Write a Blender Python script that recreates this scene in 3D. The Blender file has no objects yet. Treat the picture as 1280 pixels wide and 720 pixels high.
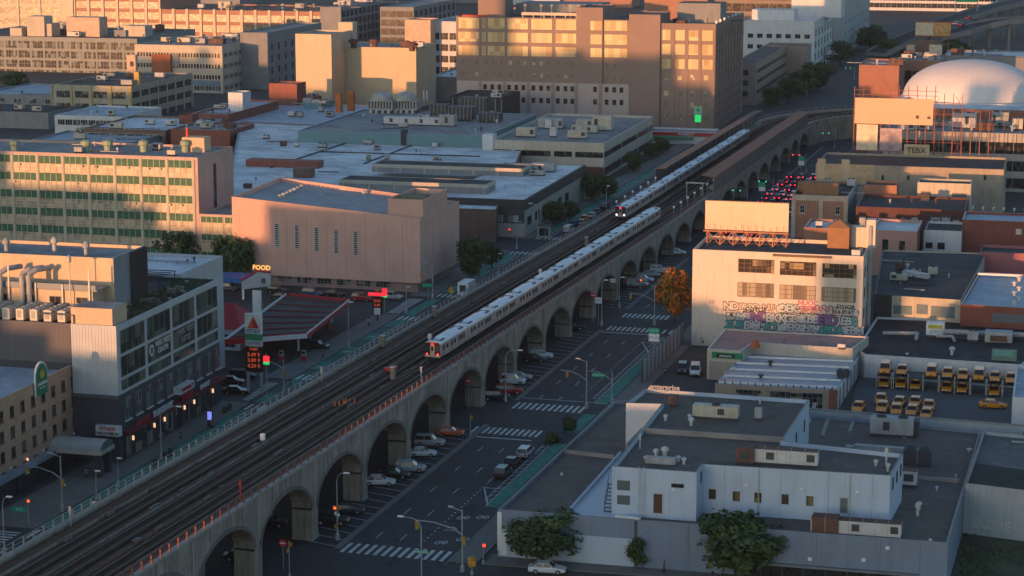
import bpy, bmesh, math, random
from mathutils import Vector, Matrix
R = math.radians
random.seed(7)
C = bpy.context.scene
COL = C.collection
# ------------------------------------------------ camera
CH, CF, CT = 89.0, 2700.0, math.atan(510 / 2700)
cam = bpy.data.cameras.new('camera'); cam.sensor_width = 36; cam.lens = CF / 1280 * 36
cam.clip_start = 1; cam.clip_end = 6000
cob = bpy.data.objects.new('camera', cam); COL.objects.link(cob)
cob.location = (0, 0, CH); cob.rotation_euler = (R(90) - CT, 0, 0); C.camera = cob
# ------------------------------------------------ sky, sun, exposure
SUN_AZ, SUN_EL = R(35), R(2.5)          # the sun stands behind the camera, to its left
wd = bpy.data.worlds.new('World'); C.world = wd; wd.use_nodes = True
nt = wd.node_tree; bg = nt.nodes['Background']
sky = nt.nodes.new('ShaderNodeTexSky'); sky.sky_type = 'NISHITA'; sky.sun_disc = False
sky.sun_elevation = SUN_EL + R(4); sky.sun_rotation = R(180) + SUN_AZ; sky.air_density = 1.0; sky.dust_density = 0.7; sky.ozone_density = 2.2
nt.links.new(sky.outputs[0], bg.inputs[0]); bg.inputs[1].default_value = 0.15
sl = bpy.data.lights.new('sun', 'SUN'); sl.energy = 3.3; sl.angle = R(0.32); sl.color = (1.0, 0.43, 0.17)
so = bpy.data.objects.new('sun', sl); COL.objects.link(so)
sv = Vector((-math.sin(SUN_AZ) * math.cos(SUN_EL), -math.cos(SUN_AZ) * math.cos(SUN_EL), math.sin(SUN_EL)))
so.rotation_euler = sv.to_track_quat('Z', 'Y').to_euler(); so.location = (0, 0, 300)
vs = C.view_settings; vs.view_transform = 'Standard'; vs.look = 'None'; vs.gamma = 1; vs.use_curve_mapping = False
vs.exposure = 0.8
C.cycles.use_denoising = True
C.cycles.max_bounces = 5; C.cycles.diffuse_bounces = 2; C.cycles.glossy_bounces = 3; C.cycles.transmission_bounces = 2; C.cycles.transparent_max_bounces = 6
# ------------------------------------------------ survey helpers: a sight line meets the plane z
_c, _s = math.cos(CT), math.sin(CT)
def at(x, y, z=0.0):
    X = (x - 640) / CF; v = (y - 360) / CF
    t = (z - CH) / (-_s - v * _c)
    return (X * t, (_c - v * _s) * t, z)
def hof(x, yt, yb):
    b = at(x, yb); v = (yt - 360) / CF
    return CH + (-_s - v * _c) * b[1] / (_c - v * _s)
def kscreen(p):
    zc = p[1] * _c - (p[2] - CH) * _s
    return (640 + CF * p[0] / zc, 360 - CF * (p[1] * _s + (p[2] - CH) * _c) / zc)
AV, AG = R(16.1), R(14.4)
V0 = at(397, 671)
def V(q, s, z=0.0, A=AV):
    return (V0[0] + q * math.cos(A) + s * math.sin(A), V0[1] - q * math.sin(A) + s * math.cos(A), z)
# ------------------------------------------------ materials
MATS = {}
def mat(key, col=(.5, .5, .5), rough=.85, var=.18, scale=.6, metal=0.0, emit=None, es=1.0, streak=0.0, kind=None, col2=None, rnd=0.0, spec=.3, bump=0.0):
    if key in MATS: return MATS[key]
    m = bpy.data.materials.new(key); m.use_nodes = True; MATS[key] = m
    n = m.node_tree.nodes; l = m.node_tree.links; b = n['Principled BSDF']
    b.inputs['Roughness'].default_value = rough; b.inputs['Metallic'].default_value = metal
    b.inputs['Specular IOR Level'].default_value = spec
    if emit:
        b.inputs['Base Color'].default_value = (*[c * .5 for c in emit], 1)
        b.inputs['Emission Color'].default_value = (*emit, 1); b.inputs['Emission Strength'].default_value = es
        return m
    tc = n.new('ShaderNodeTexCoord'); 
    def noise(sc, det=4, vec=None, ro=.6):
        t = n.new('ShaderNodeTexNoise'); t.inputs['Scale'].default_value = sc; t.inputs['Detail'].default_value = det; t.inputs['Roughness'].default_value = ro
        l.new(vec or tc.outputs['Object'], t.inputs['Vector']); return t.outputs['Fac']
    def mapr(x, a, b_, c, d):
        t = n.new('ShaderNodeMapRange'); l.new(x, t.inputs[0])
        for i, q in enumerate((a, b_, c, d)): t.inputs[i + 1].default_value = q
        return t.outputs[0]
    def mix(f, a, b_):
        t = n.new('ShaderNodeMix'); t.data_type = 'RGBA'
        if isinstance(f, float): t.inputs[0].default_value = f
        else: l.new(f, t.inputs[0])
        for sock, q in ((t.inputs[6], a), (t.inputs[7], b_)):
            if isinstance(q, tuple): sock.default_value = (*q[:3], 1)
            else: l.new(q, sock)
        return t.outputs[2]
    def scaled(sx, sy, sz):
        t = n.new('ShaderNodeMapping'); t.inputs['Scale'].default_value = (sx, sy, sz); l.new(tc.outputs['Object'], t.inputs['Vector']); return t.outputs[0]
    lo = tuple(c * (1 - var) for c in col); hi = tuple(min(1, c * (1 + var)) for c in col)
    out = mix(mapr(noise(scale), .3, .7, 0, 1), lo, hi)
    if kind == 'roof':       # felt rolls, ponding stains, patches
        br = n.new('ShaderNodeTexBrick'); br.inputs['Scale'].default_value = 1; br.inputs['Brick Width'].default_value = 11; br.inputs['Row Height'].default_value = 1.6; br.inputs['Mortar Size'].default_value = .10
        mp = n.new('ShaderNodeMapping'); mp.inputs['Rotation'].default_value = (0, 0, AG); l.new(tc.outputs['Object'], mp.inputs['Vector']); l.new(mp.outputs[0], br.inputs['Vector'])
        out = mix(mapr(br.outputs['Fac'], 0, 1, 0, .45), out, tuple(c * .55 for c in col))
        out = mix(mapr(noise(.09, 6, ro=.75), .46, .60, 0, .75), out, col2 or tuple(c * .5 for c in col))
        out = mix(mapr(noise(.35, 6, ro=.75), .53, .68, 0, .6), out, tuple(min(1, c * 1.45 + .02) for c in col))
        out = mix(mapr(noise(.16, 2), .60, .64, 0, .4), out, tuple(c * .55 for c in col))
    elif kind == 'asphalt':
        out = mix(mapr(noise(.05, 3), .45, .6, 0, .5), out, tuple(c * .72 for c in col))
        out = mix(mapr(noise(7, 3), .45, .75, 0, .35), out, tuple(c * 1.7 for c in col))
        vo = n.new('ShaderNodeTexVoronoi'); vo.feature = 'DISTANCE_TO_EDGE'; vo.inputs['Scale'].default_value = .14; l.new(tc.outputs['Object'], vo.inputs['Vector'])
        out = mix(mapr(vo.outputs[0], 0, .012, .4, 0), out, tuple(c * .5 for c in col))
        out = mix(mapr(noise(1, 4, scaled(.9, .05, 1)), .5, .7, 0, .4), out, tuple(c * .7 for c in col))
    elif kind == 'walk':
        br = n.new('ShaderNodeTexBrick'); br.offset = 0; br.inputs['Scale'].default_value = 1; br.inputs['Brick Width'].default_value = 1.5; br.inputs['Row Height'].default_value = 1.5; br.inputs['Mortar Size'].default_value = .05
        mp = n.new('ShaderNodeMapping'); mp.inputs['Rotation'].default_value = (0, 0, AV); l.new(tc.outputs['Object'], mp.inputs['Vector']); l.new(mp.outputs[0], br.inputs['Vector'])
        out = mix(mapr(br.outputs['Fac'], 0, 1, 0, .4), out, tuple(c * .5 for c in col))
        out = mix(mapr(noise(.2, 5), .5, .7, 0, .4), out, tuple(c * .65 for c in col))
    elif kind == 'ties':     # sleepers and walkway boards across the deck
        pass
    elif kind == 'brick':
        br = n.new('ShaderNodeTexBrick'); br.inputs['Scale'].default_value = 1; br.inputs['Brick Width'].default_value = .5; br.inputs['Row Height'].default_value = .2; br.inputs['Mortar Size'].default_value = .02
        mp = n.new('ShaderNodeMapping'); mp.inputs['Rotation'].default_value = (R(90), 0, 0); l.new(tc.outputs['Object'], mp.inputs['Vector']); l.new(mp.outputs[0], br.inputs['Vector'])
        out = mix(mapr(br.outputs['Fac'], 0, 1, 0, .5), out, tuple(min(1, c * 1.6 + .03) for c in col))
        out = mix(mapr(noise(.25, 5), .5, .7, 0, .45), out, tuple(c * .68 for c in col))
    if streak:
        out = mix(mapr(noise(1, 5, scaled(1.6, 1.6, .12)), .48, .70, 0, streak), out, tuple(c * .45 for c in col))
        out = mix(mapr(noise(.22, 5, ro=.7), .52, .66, 0, streak * .7), out, tuple(c * .68 for c in col))
    if rnd:
        oi = n.new('ShaderNodeObjectInfo')
        out = mix(mapr(oi.outputs['Random'], 0, 1, 0, rnd), out, col2 or tuple(c * .4 for c in col))
    l.new(out, b.inputs['Base Color'])
    l.new(mapr(noise(scale * 2, 3), .3, .7, max(0.02, rough - .12), min(1, rough + .1)), b.inputs['Roughness'])
    if bump:
        bu = n.new('ShaderNodeBump'); bu.inputs['Strength'].default_value = .5; bu.inputs['Distance'].default_value = bump
        l.new(noise(3, 5), bu.inputs['Height']); l.new(bu.outputs[0], b.inputs['Normal'])
    return m
def paint_mat(key='car_paint', rough=.28):
    if key in MATS: return MATS[key]
    m = bpy.data.materials.new(key); m.use_nodes = True; MATS[key] = m
    n = m.node_tree.nodes; b = n['Principled BSDF']; oi = n.new('ShaderNodeObjectInfo')
    m.node_tree.links.new(oi.outputs['Color'], b.inputs['Base Color']); b.inputs['Roughness'].default_value = rough
    b.inputs['Coat Weight'].default_value = .22; b.inputs['Coat Roughness'].default_value = .1
    return m
def glass_mat(key, dark=(.03, .035, .04), light=(.3, .28, .22), amount=.5, rough=.12, cell=(.9, 1.2), spec=.5):
    """window panes: dark glass with blinds drawn behind some of them"""
    if key in MATS: return MATS[key]
    m = bpy.data.materials.new(key); m.use_nodes = True; MATS[key] = m
    n = m.node_tree.nodes; l = m.node_tree.links; b = n['Principled BSDF']
    tc = n.new('ShaderNodeTexCoord'); oi = n.new('ShaderNodeObjectInfo')
    mp = n.new('ShaderNodeVectorMath'); mp.operation = 'MULTIPLY'; mp.inputs[1].default_value = (1 / cell[0], 1 / cell[0], 1 / cell[1]); l.new(tc.outputs['Object'], mp.inputs[0])
    ad = n.new('ShaderNodeVectorMath'); ad.operation = 'ADD'; l.new(mp.outputs[0], ad.inputs[0])
    ml = n.new('ShaderNodeMath'); ml.operation = 'MULTIPLY'; ml.inputs[1].default_value = 97; l.new(oi.outputs['Random'], ml.inputs[0])
    cb = n.new('ShaderNodeCombineXYZ'); l.new(ml.outputs[0], cb.inputs[0]); l.new(ml.outputs[0], cb.inputs[1]); l.new(ml.outputs[0], cb.inputs[2]); l.new(cb.outputs[0], ad.inputs[1])
    fl = n.new('ShaderNodeVectorMath'); fl.operation = 'FLOOR'; l.new(ad.outputs[0], fl.inputs[0])
    wn = n.new('ShaderNodeTexWhiteNoise'); l.new(fl.outputs[0], wn.inputs['Vector'])
    mr = n.new('ShaderNodeMapRange'); l.new(wn.outputs['Value'], mr.inputs[0]); mr.inputs[1].default_value = 1 - amount - .1; mr.inputs[2].default_value = 1 - amount * .3
    mx = n.new('ShaderNodeMix'); mx.data_type = 'RGBA'; l.new(mr.outputs[0], mx.inputs[0]); mx.inputs[6].default_value = (*dark, 1); mx.inputs[7].default_value = (*light, 1)
    l.new(mx.outputs[2], b.inputs['Base Color']); b.inputs['Roughness'].default_value = rough; b.inputs['Specular IOR Level'].default_value = spec
    return m
# ------------------------------------------------ mesh builder
class MB:
    def __init__(s, o=(0, 0, 0)):
        s.v = []; s.f = []; s.m = []; s.org = o; s.set()
    def set(s, x=0, y=0, z=0, az=0.0):
        s.t = (x - s.org[0], y - s.org[1], z - s.org[2], math.cos(az), math.sin(az)); return s
    def P(s, p):
        tx, ty, tz, c, d = s.t
        return (tx + p[0] * c + p[1] * d, ty - p[0] * d + p[1] * c, tz + p[2])
    def face(s, pts, m=0):
        k = len(s.v); s.v += [s.P(p) for p in pts]; s.f.append(tuple(range(k, k + len(pts)))); s.m.append(m); return s
    def box(s, x0, x1, y0, y1, z0, z1, m=0, mt=None, skip=''):
        k = len(s.v)
        s.v += [s.P(p) for p in ((x0, y0, z0), (x1, y0, z0), (x1, y1, z0), (x0, y1, z0), (x0, y0, z1), (x1, y0, z1), (x1, y1, z1), (x0, y1, z1))]
        for nme, q in (('b', (3, 2, 1, 0)), ('t', (4, 5, 6, 7)), ('f', (0, 1, 5, 4)), ('r', (1, 2, 6, 5)), ('k', (2, 3, 7, 6)), ('l', (3, 0, 4, 7))):
            if nme in skip: continue
            s.f.append(tuple(k + i for i in q)); s.m.append(mt if (nme == 't' and mt is not None) else m)
        return s
    def cbox(s, cx, cy, cz, w, d, h, m=0, mt=None):   # centred in x,y; sits on cz
        return s.box(cx - w / 2, cx + w / 2, cy - d / 2, cy + d / 2, cz, cz + h, m, mt)
    def prism(s, poly, z0, z1, m=0, mt=None, top=True, bot=True):
        n = len(poly); k = len(s.v)
        a = sum(poly[i][0] * poly[(i + 1) % n][1] - poly[(i + 1) % n][0] * poly[i][1] for i in range(n))
        if a < 0: poly = poly[::-1]
        s.v += [s.P((p[0], p[1], z0)) for p in poly] + [s.P((p[0], p[1], z1)) for p in poly]
        for i in range(n):
            j = (i + 1) % n; s.f.append((k + i, k + j, k + n + j, k + n + i)); s.m.append(m)
        if top: s.f.append(tuple(k + n + i for i in range(n))); s.m.append(m if mt is None else mt)
        if bot: s.f.append(tuple(k + n - 1 - i for i in range(n))); s.m.append(m)
        return s
    def tube(s, a, b, r, n=6, m=0, r2=None, caps=True):
        a = Vector(s.P(a)); b = Vector(s.P(b)); d = (b - a)
        if d.length < 1e-6: return s
        d.normalize(); u = d.orthogonal().normalized(); w = d.cross(u); k = len(s.v); r2 = r if r2 is None else r2
        for c, rr in ((a, r), (b, r2)):
            for i in range(n):
                t = 2 * math.pi * i / n; p = c + u * (math.cos(t) * rr) + w * (math.sin(t) * rr); s.v.append(tuple(p))
        for i in range(n):
            j = (i + 1) % n; s.f.append((k + i, k + j, k + n + j, k + n + i)); s.m.append(m)
        if caps:
            s.f.append(tuple(k + n - 1 - i for i in range(n))); s.m.append(m); s.f.append(tuple(k + n + i for i in range(n))); s.m.append(m)
        return s
    def path(s, pts, r, n=6, m=0):
        for a, b in zip(pts, pts[1:]): s.tube(a, b, r, n, m)
        return s
    def lathe(s, cx, cy, prof, n=12, m=0):
        k = len(s.v)
        for r, z in prof:
            for i in range(n):
                t = 2 * math.pi * i / n; s.v.append(s.P((cx + r * math.cos(t), cy + r * math.sin(t), z)))
        for j in range(len(prof) - 1):
            for i in range(n):
                q = (i + 1) % n; s.f.append((k + j * n + i, k + j * n + q, k + (j + 1) * n + q, k + (j + 1) * n + i)); s.m.append(m)
        s.f.append(tuple(k + (len(prof) - 1) * n + i for i in range(n))); s.m.append(m)
        s.f.append(tuple(k + n - 1 - i for i in range(n))); s.m.append(m)
        return s
    def mesh(s, name, mats):
        me = bpy.data.meshes.new(name); me.from_pydata(s.v, [], s.f)
        for q in (mats if isinstance(mats, (list, tuple)) else [mats]): me.materials.append(q)
        me.polygons.foreach_set('material_index', s.m); me.update(); return me
    def build(s, name, mats, parent=None, loc=(0, 0, 0), rz=0, smooth=False):
        me = s.mesh(name, mats)
        if smooth: me.polygons.foreach_set('use_smooth', [True] * len(me.polygons))
        return link(name, me, parent, loc, rz)
def link(name, me, parent=None, loc=(0, 0, 0), rz=0):
    o = bpy.data.objects.new(name, me); COL.objects.link(o); o.parent = parent; o.location = loc; o.rotation_euler = (0, 0, rz); return o
def tag(o, label=None, cat=None, group=None, kind=None):
    if label: o['label'] = label
    if cat: o['category'] = cat
    if group: o['group'] = group
    if kind: o['kind'] = kind
    return o
def thing(name, label, cat, loc, az=0, group=None):
    o = bpy.data.objects.new(name, None); COL.objects.link(o); o.location = loc; o.rotation_euler = (0, 0, -az); o.empty_display_size = .5
    return tag(o, label, cat, group)
KIDS = {}
def kids(o): return [c for c in COL.objects if c.parent is o]
def snap(root):       # remember a finished thing so copies are quick
    d = {}
    for o in COL.objects:
        if o.parent: d.setdefault(o.parent.name, []).append(o)
    KIDS[root.name] = (root, d); return root
def dup(proto, loc, az=0, label=None, group=None, cat=None, color=None, scale=None, name=None):
    root, d = KIDS[proto.name]
    def rec(o, par):
        c = o.copy(); COL.objects.link(c); c.parent = par
        if color and c.get('painted'): c.color = (*color, 1)
        for k in d.get(o.name, []): rec(k, c)
        return c
    r = rec(root, None); r.location = loc; r.rotation_euler = (0, 0, -az)
    if scale: r.scale = (scale, scale, scale) if not isinstance(scale, tuple) else scale
    if label: r['label'] = label
    if group: r['group'] = group
    if cat: r['category'] = cat
    if name: r.name = name
    return r
def drop(proto):       # a prototype that is only a pattern is removed again
    root, d = KIDS[proto.name]
    def rec(o):
        for k in d.get(o.name, []): rec(k)
        bpy.data.objects.remove(o)
    rec(root)
def text_mesh(txt, size, mat_, depth=.06, bold=False, align='CENTER', space=1.0):
    """lettering stood up in the local xz plane, facing -y"""
    cu = bpy.data.curves.new('lettering', 'FONT'); cu.body = txt; cu.size = size; cu.extrude = depth / 2; cu.align_x = align; cu.align_y = 'CENTER'; cu.space_character = space
    if bold: cu.offset = size * .025
    cu.resolution_u = 2
    t = bpy.data.objects.new('lettering', cu); COL.objects.link(t)
    me = bpy.data.meshes.new_from_object(t); bpy.data.objects.remove(t); bpy.data.curves.remove(cu)
    me.transform(Matrix.Rotation(R(90), 4, 'X')); me.materials.clear(); me.materials.append(mat_); return me
def letters(name, txt, size, mat_, parent, loc, az=0, **k):
    return link(name, text_mesh(txt, size, mat_, **k), parent, loc, -az)
# ------------------------------------------------ buildings
class Bld:
    def __init__(s, name, label, cat, pts, h, wall, roof, par=.7, z0=0.0, thick=.3, coping=None, group=None, root=None, wname='wall', rname='roof'):
        """pts: plan corners, the front edge first (left to right), then anticlockwise"""
        s.pts = [(p[0], p[1]) for p in pts]; s.h = h; s.z0 = z0; s.par = par
        cx = s.pts[0][0]; cy = s.pts[0][1]
        if root is None: s.root = thing(name, label, cat, (cx, cy, 0), 0, group); s.O = (cx, cy, 0)
        else: s.root = root; s.O = tuple(root.location)
        n = len(s.pts); cop = coping or wall
        inner = s.inset(thick)
        mb = MB(s.O)
        for i in range(n):
            j = (i + 1) % n; a, b = s.pts[i], s.pts[j]; ia, ib = inner[i], inner[j]
            mb.face([(*a, z0), (*b, z0), (*b, h), (*a, h)], 0)
            mb.face([(*ib, h - par - .2), (*ia, h - par - .2), (*ia, h), (*ib, h)], 0)
            mb.face([(*a, h), (*b, h), (*ib, h), (*ia, h)], 1)
        s.wall = mb.build(wname, [wall, cop], s.root)
        rb = MB(s.O); rb.face([(*p, h - par) for p in s.inset(thick * .9)], 0); s.roof = rb.build(rname, roof, s.root)
    def inset(s, d):
        n = len(s.pts); out = []
        for i in range(n):
            p0, p1, p2 = Vector(s.pts[i - 1]), Vector(s.pts[i]), Vector(s.pts[(i + 1) % n])
            a = (p1 - p0).normalized(); b = (p2 - p1).normalized(); na = Vector((-a.y, a.x)); nb = Vector((-b.y, b.x))
            k = (na + nb); kk = k.length_squared
            k = k * (2 / kk) if kk > 1e-6 else na
            out.append(tuple(p1 + k * d))
        return out
    def edge(s, i):
        a = s.pts[i]; b = s.pts[(i + 1) % len(s.pts)]; L = math.dist(a, b); u = ((b[0] - a[0]) / L, (b[1] - a[1]) / L)
        az = math.atan2(-u[1], u[0])        # local x runs along the edge
        return a, L, u, az
    def on(s, i, u, z, out=0.0):            # point on facade i, u metres along, z up, 'out' metres proud
        a, L, d, az = s.edge(i)
        return (a[0] + d[0] * u + d[1] * out, a[1] + d[1] * u - d[0] * out, z)
    def put(s, i, me, u, z, name='window', out=0.0, parent=None):
        p = s.on(i, u, z, out); _, _, _, az = s.edge(i)
        return link(name, me, parent or s.root, (p[0] - s.O[0], p[1] - s.O[1], p[2] - s.O[2]), -az)
    def grid(s, i, me, us, zs, name='window', cap=100, out=0.0, me_stuff=True):
        """windows one by one; past 100 of them the rest is one part"""
        s.cnt = getattr(s, 'cnt', {}); k = s.cnt.get(name, 0); rest = []
        for z in zs:
            for u in us:
                if k < cap: s.put(i, me, u, z, name, out); k += 1
                else: rest.append((u, z))
        s.cnt[name] = k
        if rest:
            _, _, _, az = s.edge(i); V_ = []; F_ = []; M_ = []
            mv = [tuple(v.co) for v in me.vertices]; mf = [(tuple(p.vertices), p.material_index) for p in me.polygons]
            mb = MB(s.O)
            for u, z in rest:
                p = s.on(i, u, z, out); mb.set(*p, az); b0 = len(mb.v); mb.v += [mb.P(v) for v in mv]
                for fv, mi in mf: mb.f.append(tuple(b0 + q for q in fv)); mb.m.append(mi)
            o = mb.build(name + '_rows', [q for q in me.materials], s.root); o['kind'] = 'stuff'
    def part(s, name, mb, mats, parent=None, smooth=False):
        return mb.build(name, mats, parent or s.root, smooth=smooth)
    def mb(s): return MB(s.O)
    def local(s, p): return (p[0] - s.O[0], p[1] - s.O[1], p[2] - s.O[2])
def rect(corner, w, d, az, right=False):
    """corner = front-left (or front-right) plan point"""
    u = (math.cos(az), -math.sin(az)); v = (math.sin(az), math.cos(az)); x, y = corner[0], corner[1]
    if right: x -= u[0] * w; y -= u[1] * w
    return [(x, y), (x + u[0] * w, y + u[1] * w), (x + u[0] * w + v[0] * d, y + u[1] * w + v[1] * d), (x + v[0] * d, y + v[1] * d)]
def width_to(corner, x1, z, az, sgn=1):
    """metres along azimuth direction from corner until it shows at image column x1"""
    u = (math.cos(az) * sgn, -math.sin(az) * sgn); lo, hi = 0, 600
    f = lambda w: (kscreen((corner[0] + u[0] * w, corner[1] + u[1] * w, z))[0] - x1) * sgn
    for _ in range(50):
        m = (lo + hi) / 2
        if f(m) < 0: lo = m
        else: hi = m
    return lo
def depth_to(corner, y1, z, az):
    v = (math.sin(az), math.cos(az)); lo, hi = 0, 900
    f = lambda w: y1 - kscreen((corner[0] + v[0] * w, corner[1] + v[1] * w, z))[1]
    for _ in range(50):
        m = (lo + hi) / 2
        if f(m) < 0: lo = m
        else: hi = m
    return lo
def prect(cx, cy, z, x_other, d, az=AG, side='R', y_back=None, zb=None):
    """plan rectangle: its front corner (side R or L) shows at (cx,cy) at height z, the other front corner in column x_other"""
    c = at(cx, cy, z)
    if side == 'R': w = width_to(c, x_other, z, az, -1)
    else: w = width_to(c, x_other, z, az, 1)
    if y_back is not None: d = depth_to(c, y_back, z, az)
    return rect(c, w, d, az, side == 'R')
WC = {}
def win(w, h, nx=2, ny=2, frame=None, glass=None, t=.06, bar=.05, sill=0.0, key=None, fr=.08):
    """window mesh in the xz plane, facing -y: frame, bars, panes; origin at its lower left"""
    k = (w, h, nx, ny, frame.name, glass.name, t, bar, sill)
    if k in WC: return WC[k]
    mb = MB()
    mb.face([(0, -.012, 0), (w, -.012, 0), (w, -.012, h), (0, -.012, h)], 1)
    if fr:
        mb.box(0, w, -t, -.013, 0, fr, 0); mb.box(0, w, -t, -.013, h - fr, h, 0); mb.box(0, fr, -t, -.013, fr, h - fr, 0); mb.box(w - fr, w, -t, -.013, fr, h - fr, 0)
    for i in range(1, nx): x = w * i / nx; mb.box(x - bar / 2, x + bar / 2, -t * .8, -.013, fr, h - fr, 0)
    for i in range(1, ny): z = h * i / ny; mb.box(fr, w - fr, -t * .7, -.013, z - bar / 2, z + bar / 2, 0)
    if sill: mb.box(-.1, w + .1, -sill, -.004, -.16, -.002, 0)
    WC[k] = mb.mesh('window', [frame, glass]); return WC[k]
# ================================================= palette
asphalt = mat('asphalt', (.052, .054, .058), .85, .2, .5, kind='asphalt')
asphalt_dark = mat('asphalt_dark', (.036, .037, .040), .85, .2, .5, kind='asphalt')
lot_asphalt = mat('lot_asphalt', (.065, .064, .062), .9, .25, .25, kind='asphalt')
walk = mat('sidewalk_concrete', (.17, .165, .155), .9, .15, .3, kind='walk')
kerb_m = mat('kerb_granite', (.16, .155, .15), .85, .15)
white_line = mat('road_paint', (.5, .5, .48), .7, .35, 1.5)
green_lane = mat('bike_lane_green', (.05, .20, .155), .85, .35, .8)
concrete = mat('viaduct_concrete', (.285, .248, .208), .9, .28, .25, streak=.95)
concrete_pale = mat('viaduct_concrete_pale', (.30, .28, .255), .9, .15, .4, streak=.4)
ballast = mat('track_timber', (.095, .052, .032), .95, .35, .5)
ballast2 = mat('track_timber_dark', (.052, .028, .018), .95, .3, .8)
board = mat('walkway_boards', (.105, .06, .039), .95, .3, 1.2)
rail_m = mat('rail_steel', (.15, .125, .11), .6, .2, 1, metal=.3)
steel = mat('galvanised_steel', (.38, .39, .39), .55, .15, 2, metal=.4)
steel_dark = mat('dark_steel', (.055, .055, .06), .6, .2, 2)
black = mat('black_paint', (.012, .012, .014), .6, .2, 2)
white_p = mat('white_paint', (.72, .72, .70), .6, .1, 1)
red_p = mat('red_paint', (.42, .035, .03), .55, .15, 1)
orange_rail = mat('orange_guard_paint', (.19, .07, .055), .7, .2, 1)
yellow_p = mat('signal_yellow', (.55, .30, .03), .5, .15, 2)
green_sign = mat('sign_green', (.01, .28, .15), .5, .1, 1)
leaf = [mat('leaf_dark', (.034, .066, .022), .8, .35, 1.5), mat('leaf_mid', (.052, .09, .029), .8, .35, 1.5), mat('leaf_light', (.078, .12, .038), .8, .35, 1.5)]
leaf_orange = [mat('leaf_orange', (.52, .15, .025), .8, .35, 1.5), mat('leaf_rust', (.42, .17, .03), .8, .3, 1.5), mat('leaf_olive', (.16, .13, .03), .8, .3, 1.5)]
bark = mat('bark', (.09, .07, .055), .95, .3, 3)
lens = {'red': mat('lens_red', emit=(1, .03, .02), es=2.2), 'green': mat('lens_green', emit=(.03, .8, .35), es=.9), 'hand': mat('lens_orange', emit=(1, .10, .03), es=1.3), 'warm': mat('lamp_warm', emit=(1, .62, .36), es=.6), 'white': mat('lamp_white', emit=(1, .93, .85), es=4)}
# ================================================= ground and roads
def struct(name, mb, mats, **k):
    o = mb.build(name, mats, **k); return tag(o, kind='structure')
g = MB(); g.face([(-1500, 60, -.05), (1500, 60, -.05), (3200, 4200, -.05), (-3200, 4200, -.05)]); struct('ground', g, mat('ground_asphalt', (.075, .073, .07), .95, .3, .03, kind='asphalt'))
S0, S1 = -160, 455
mb = MB()
mb.face([V(-39.4, S0, 0.0), V(20.9, S0, 0), V(20.9, 900, 0), V(-39.4, 900, 0)]); struct('boulevard_road', mb, asphalt)
def vbox(mb, q0, q1, s0, s1, z0, z1, m=0, mt=None):
    mb.set(*V0[:2], 0, AV); mb.box(q0, q1, s0, s1, z0, z1, m, mt); mb.set()
# cross streets
CROSS = [(-24, -7.5), (68.6, 77.8), (147, 163)]
mb = MB()
for a, b in ((-24, -7.5), (69, 88), (149, 170), (232, 250)):
    mb.face([V(-140, a + 3, .004), V(-39.39, a, .004), V(-39.39, b, .004), V(-140, b + 3, .004)])
mb.face([V(20.9, -24, .004), V(140, -26, .004), V(140, -10.5, .004), V(20.9, -7.5, .004)])
mb.face([V(20.9, 158, .004), V(60, 157, .004), V(60, 170, .004), V(20.9, 171, .004)])
struct('cross_street_road', mb, asphalt)
# sidewalks with kerbs
mb = MB()
for a, b in ((-5.5, 158), (171, 520)):
    vbox(mb, 20.9, 24.6, a, b, -.02, .14, 0)
for a, b in ((-150, -24), (-7.5, 69), (88, 149), (170, 232), (250, 520)):
    vbox(mb, -48 if a < 60 and a > -10 else -44.5, -39.4, a, b, -.02, .14, 0)
mb.prism([at(*p)[:2] for p in ((616, 694), (640, 692), (1250, 735), (1250, 751), (605, 706))], -.02, .136)
for a, b in ((-150, -24), ): vbox(mb, 20.9, 26, a, b, -.02, .14)
struct('sidewalk', mb, walk)
mb = MB()
for a, b in ((-7.5, 158), (171, 520)): vbox(mb, 20.72, 20.9, a, b, -.02, .145)
for a, b in ((-150, -24), (-7.5, 69), (88, 149), (170, 232), (250, 520)): vbox(mb, -39.4, -39.22, a, b, -.02, .145)
for a, b in ((-150, -24), (-4.3, 66), (84, 146), (168, 232), (250, 460)):
    vbox(mb, 4.0, 4.9, a, b, -.02, .16); vbox(mb, -23.4, -22.5, a, b, -.02, .16)
struct('kerb', mb, kerb_m)
# parking surface below the viaduct
mb = MB()
for a, b in ((-150, -24), (-4.3, 66), (84, 146), (168, 232), (250, 460)): mb.face([V(-22.5, a, .006), V(4.0, a, .006), V(4.0, b, .006), V(-22.5, b, .006)])
struct('parking_ground', mb, asphalt_dark)
# markings
mk = MB(); Z = .010
def mquad(q0, q1, s0, s1, skew=0.0, m=0): mk.face([V(q0, s0, Z), V(q1, s0 , Z), V(q1, s1, Z), V(q0, s1, Z)], m)
def stripes(q0, q1, s0, s1, n, w=.55):
    for i in range(n):
        q = q0 + (q1 - q0) * (i + .5) / n; mquad(q - w / 2, q + w / 2, s0, s1)
def dash(q, s0, s1, L=3.0, gap=9.0, w=.13):
    s = s0
    while s < s1: mquad(q - w / 2, q + w / 2, s, min(s + L, s1)); s += L + gap
for q in (7.95, 11.45):
    for a, b in ((1.5, 57), (86, 144), (172, 500)): dash(q, a, b)
for a, b in ((0.5, 30), (90, 143)): dash(14.75, a, b, .45, 1.1, .2)
dash(14.75, 32, 56, 5, 6); dash(14.75, 175, 500, 5, 6)
stripes(4.95, 22.6, -5.6, -1.3, 15); stripes(2.9, 14.8, 60.6, 64.8, 12, .5); stripes(4.9, 17.6, 78.2, 82.8, 12, .5); stripes(5, 15, 146.5, 150.5, 10, .5); stripes(5, 15, 160, 164.3, 10, .5); stripes(16.2, 20.4, 146, 150, 3, .5)
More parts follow.
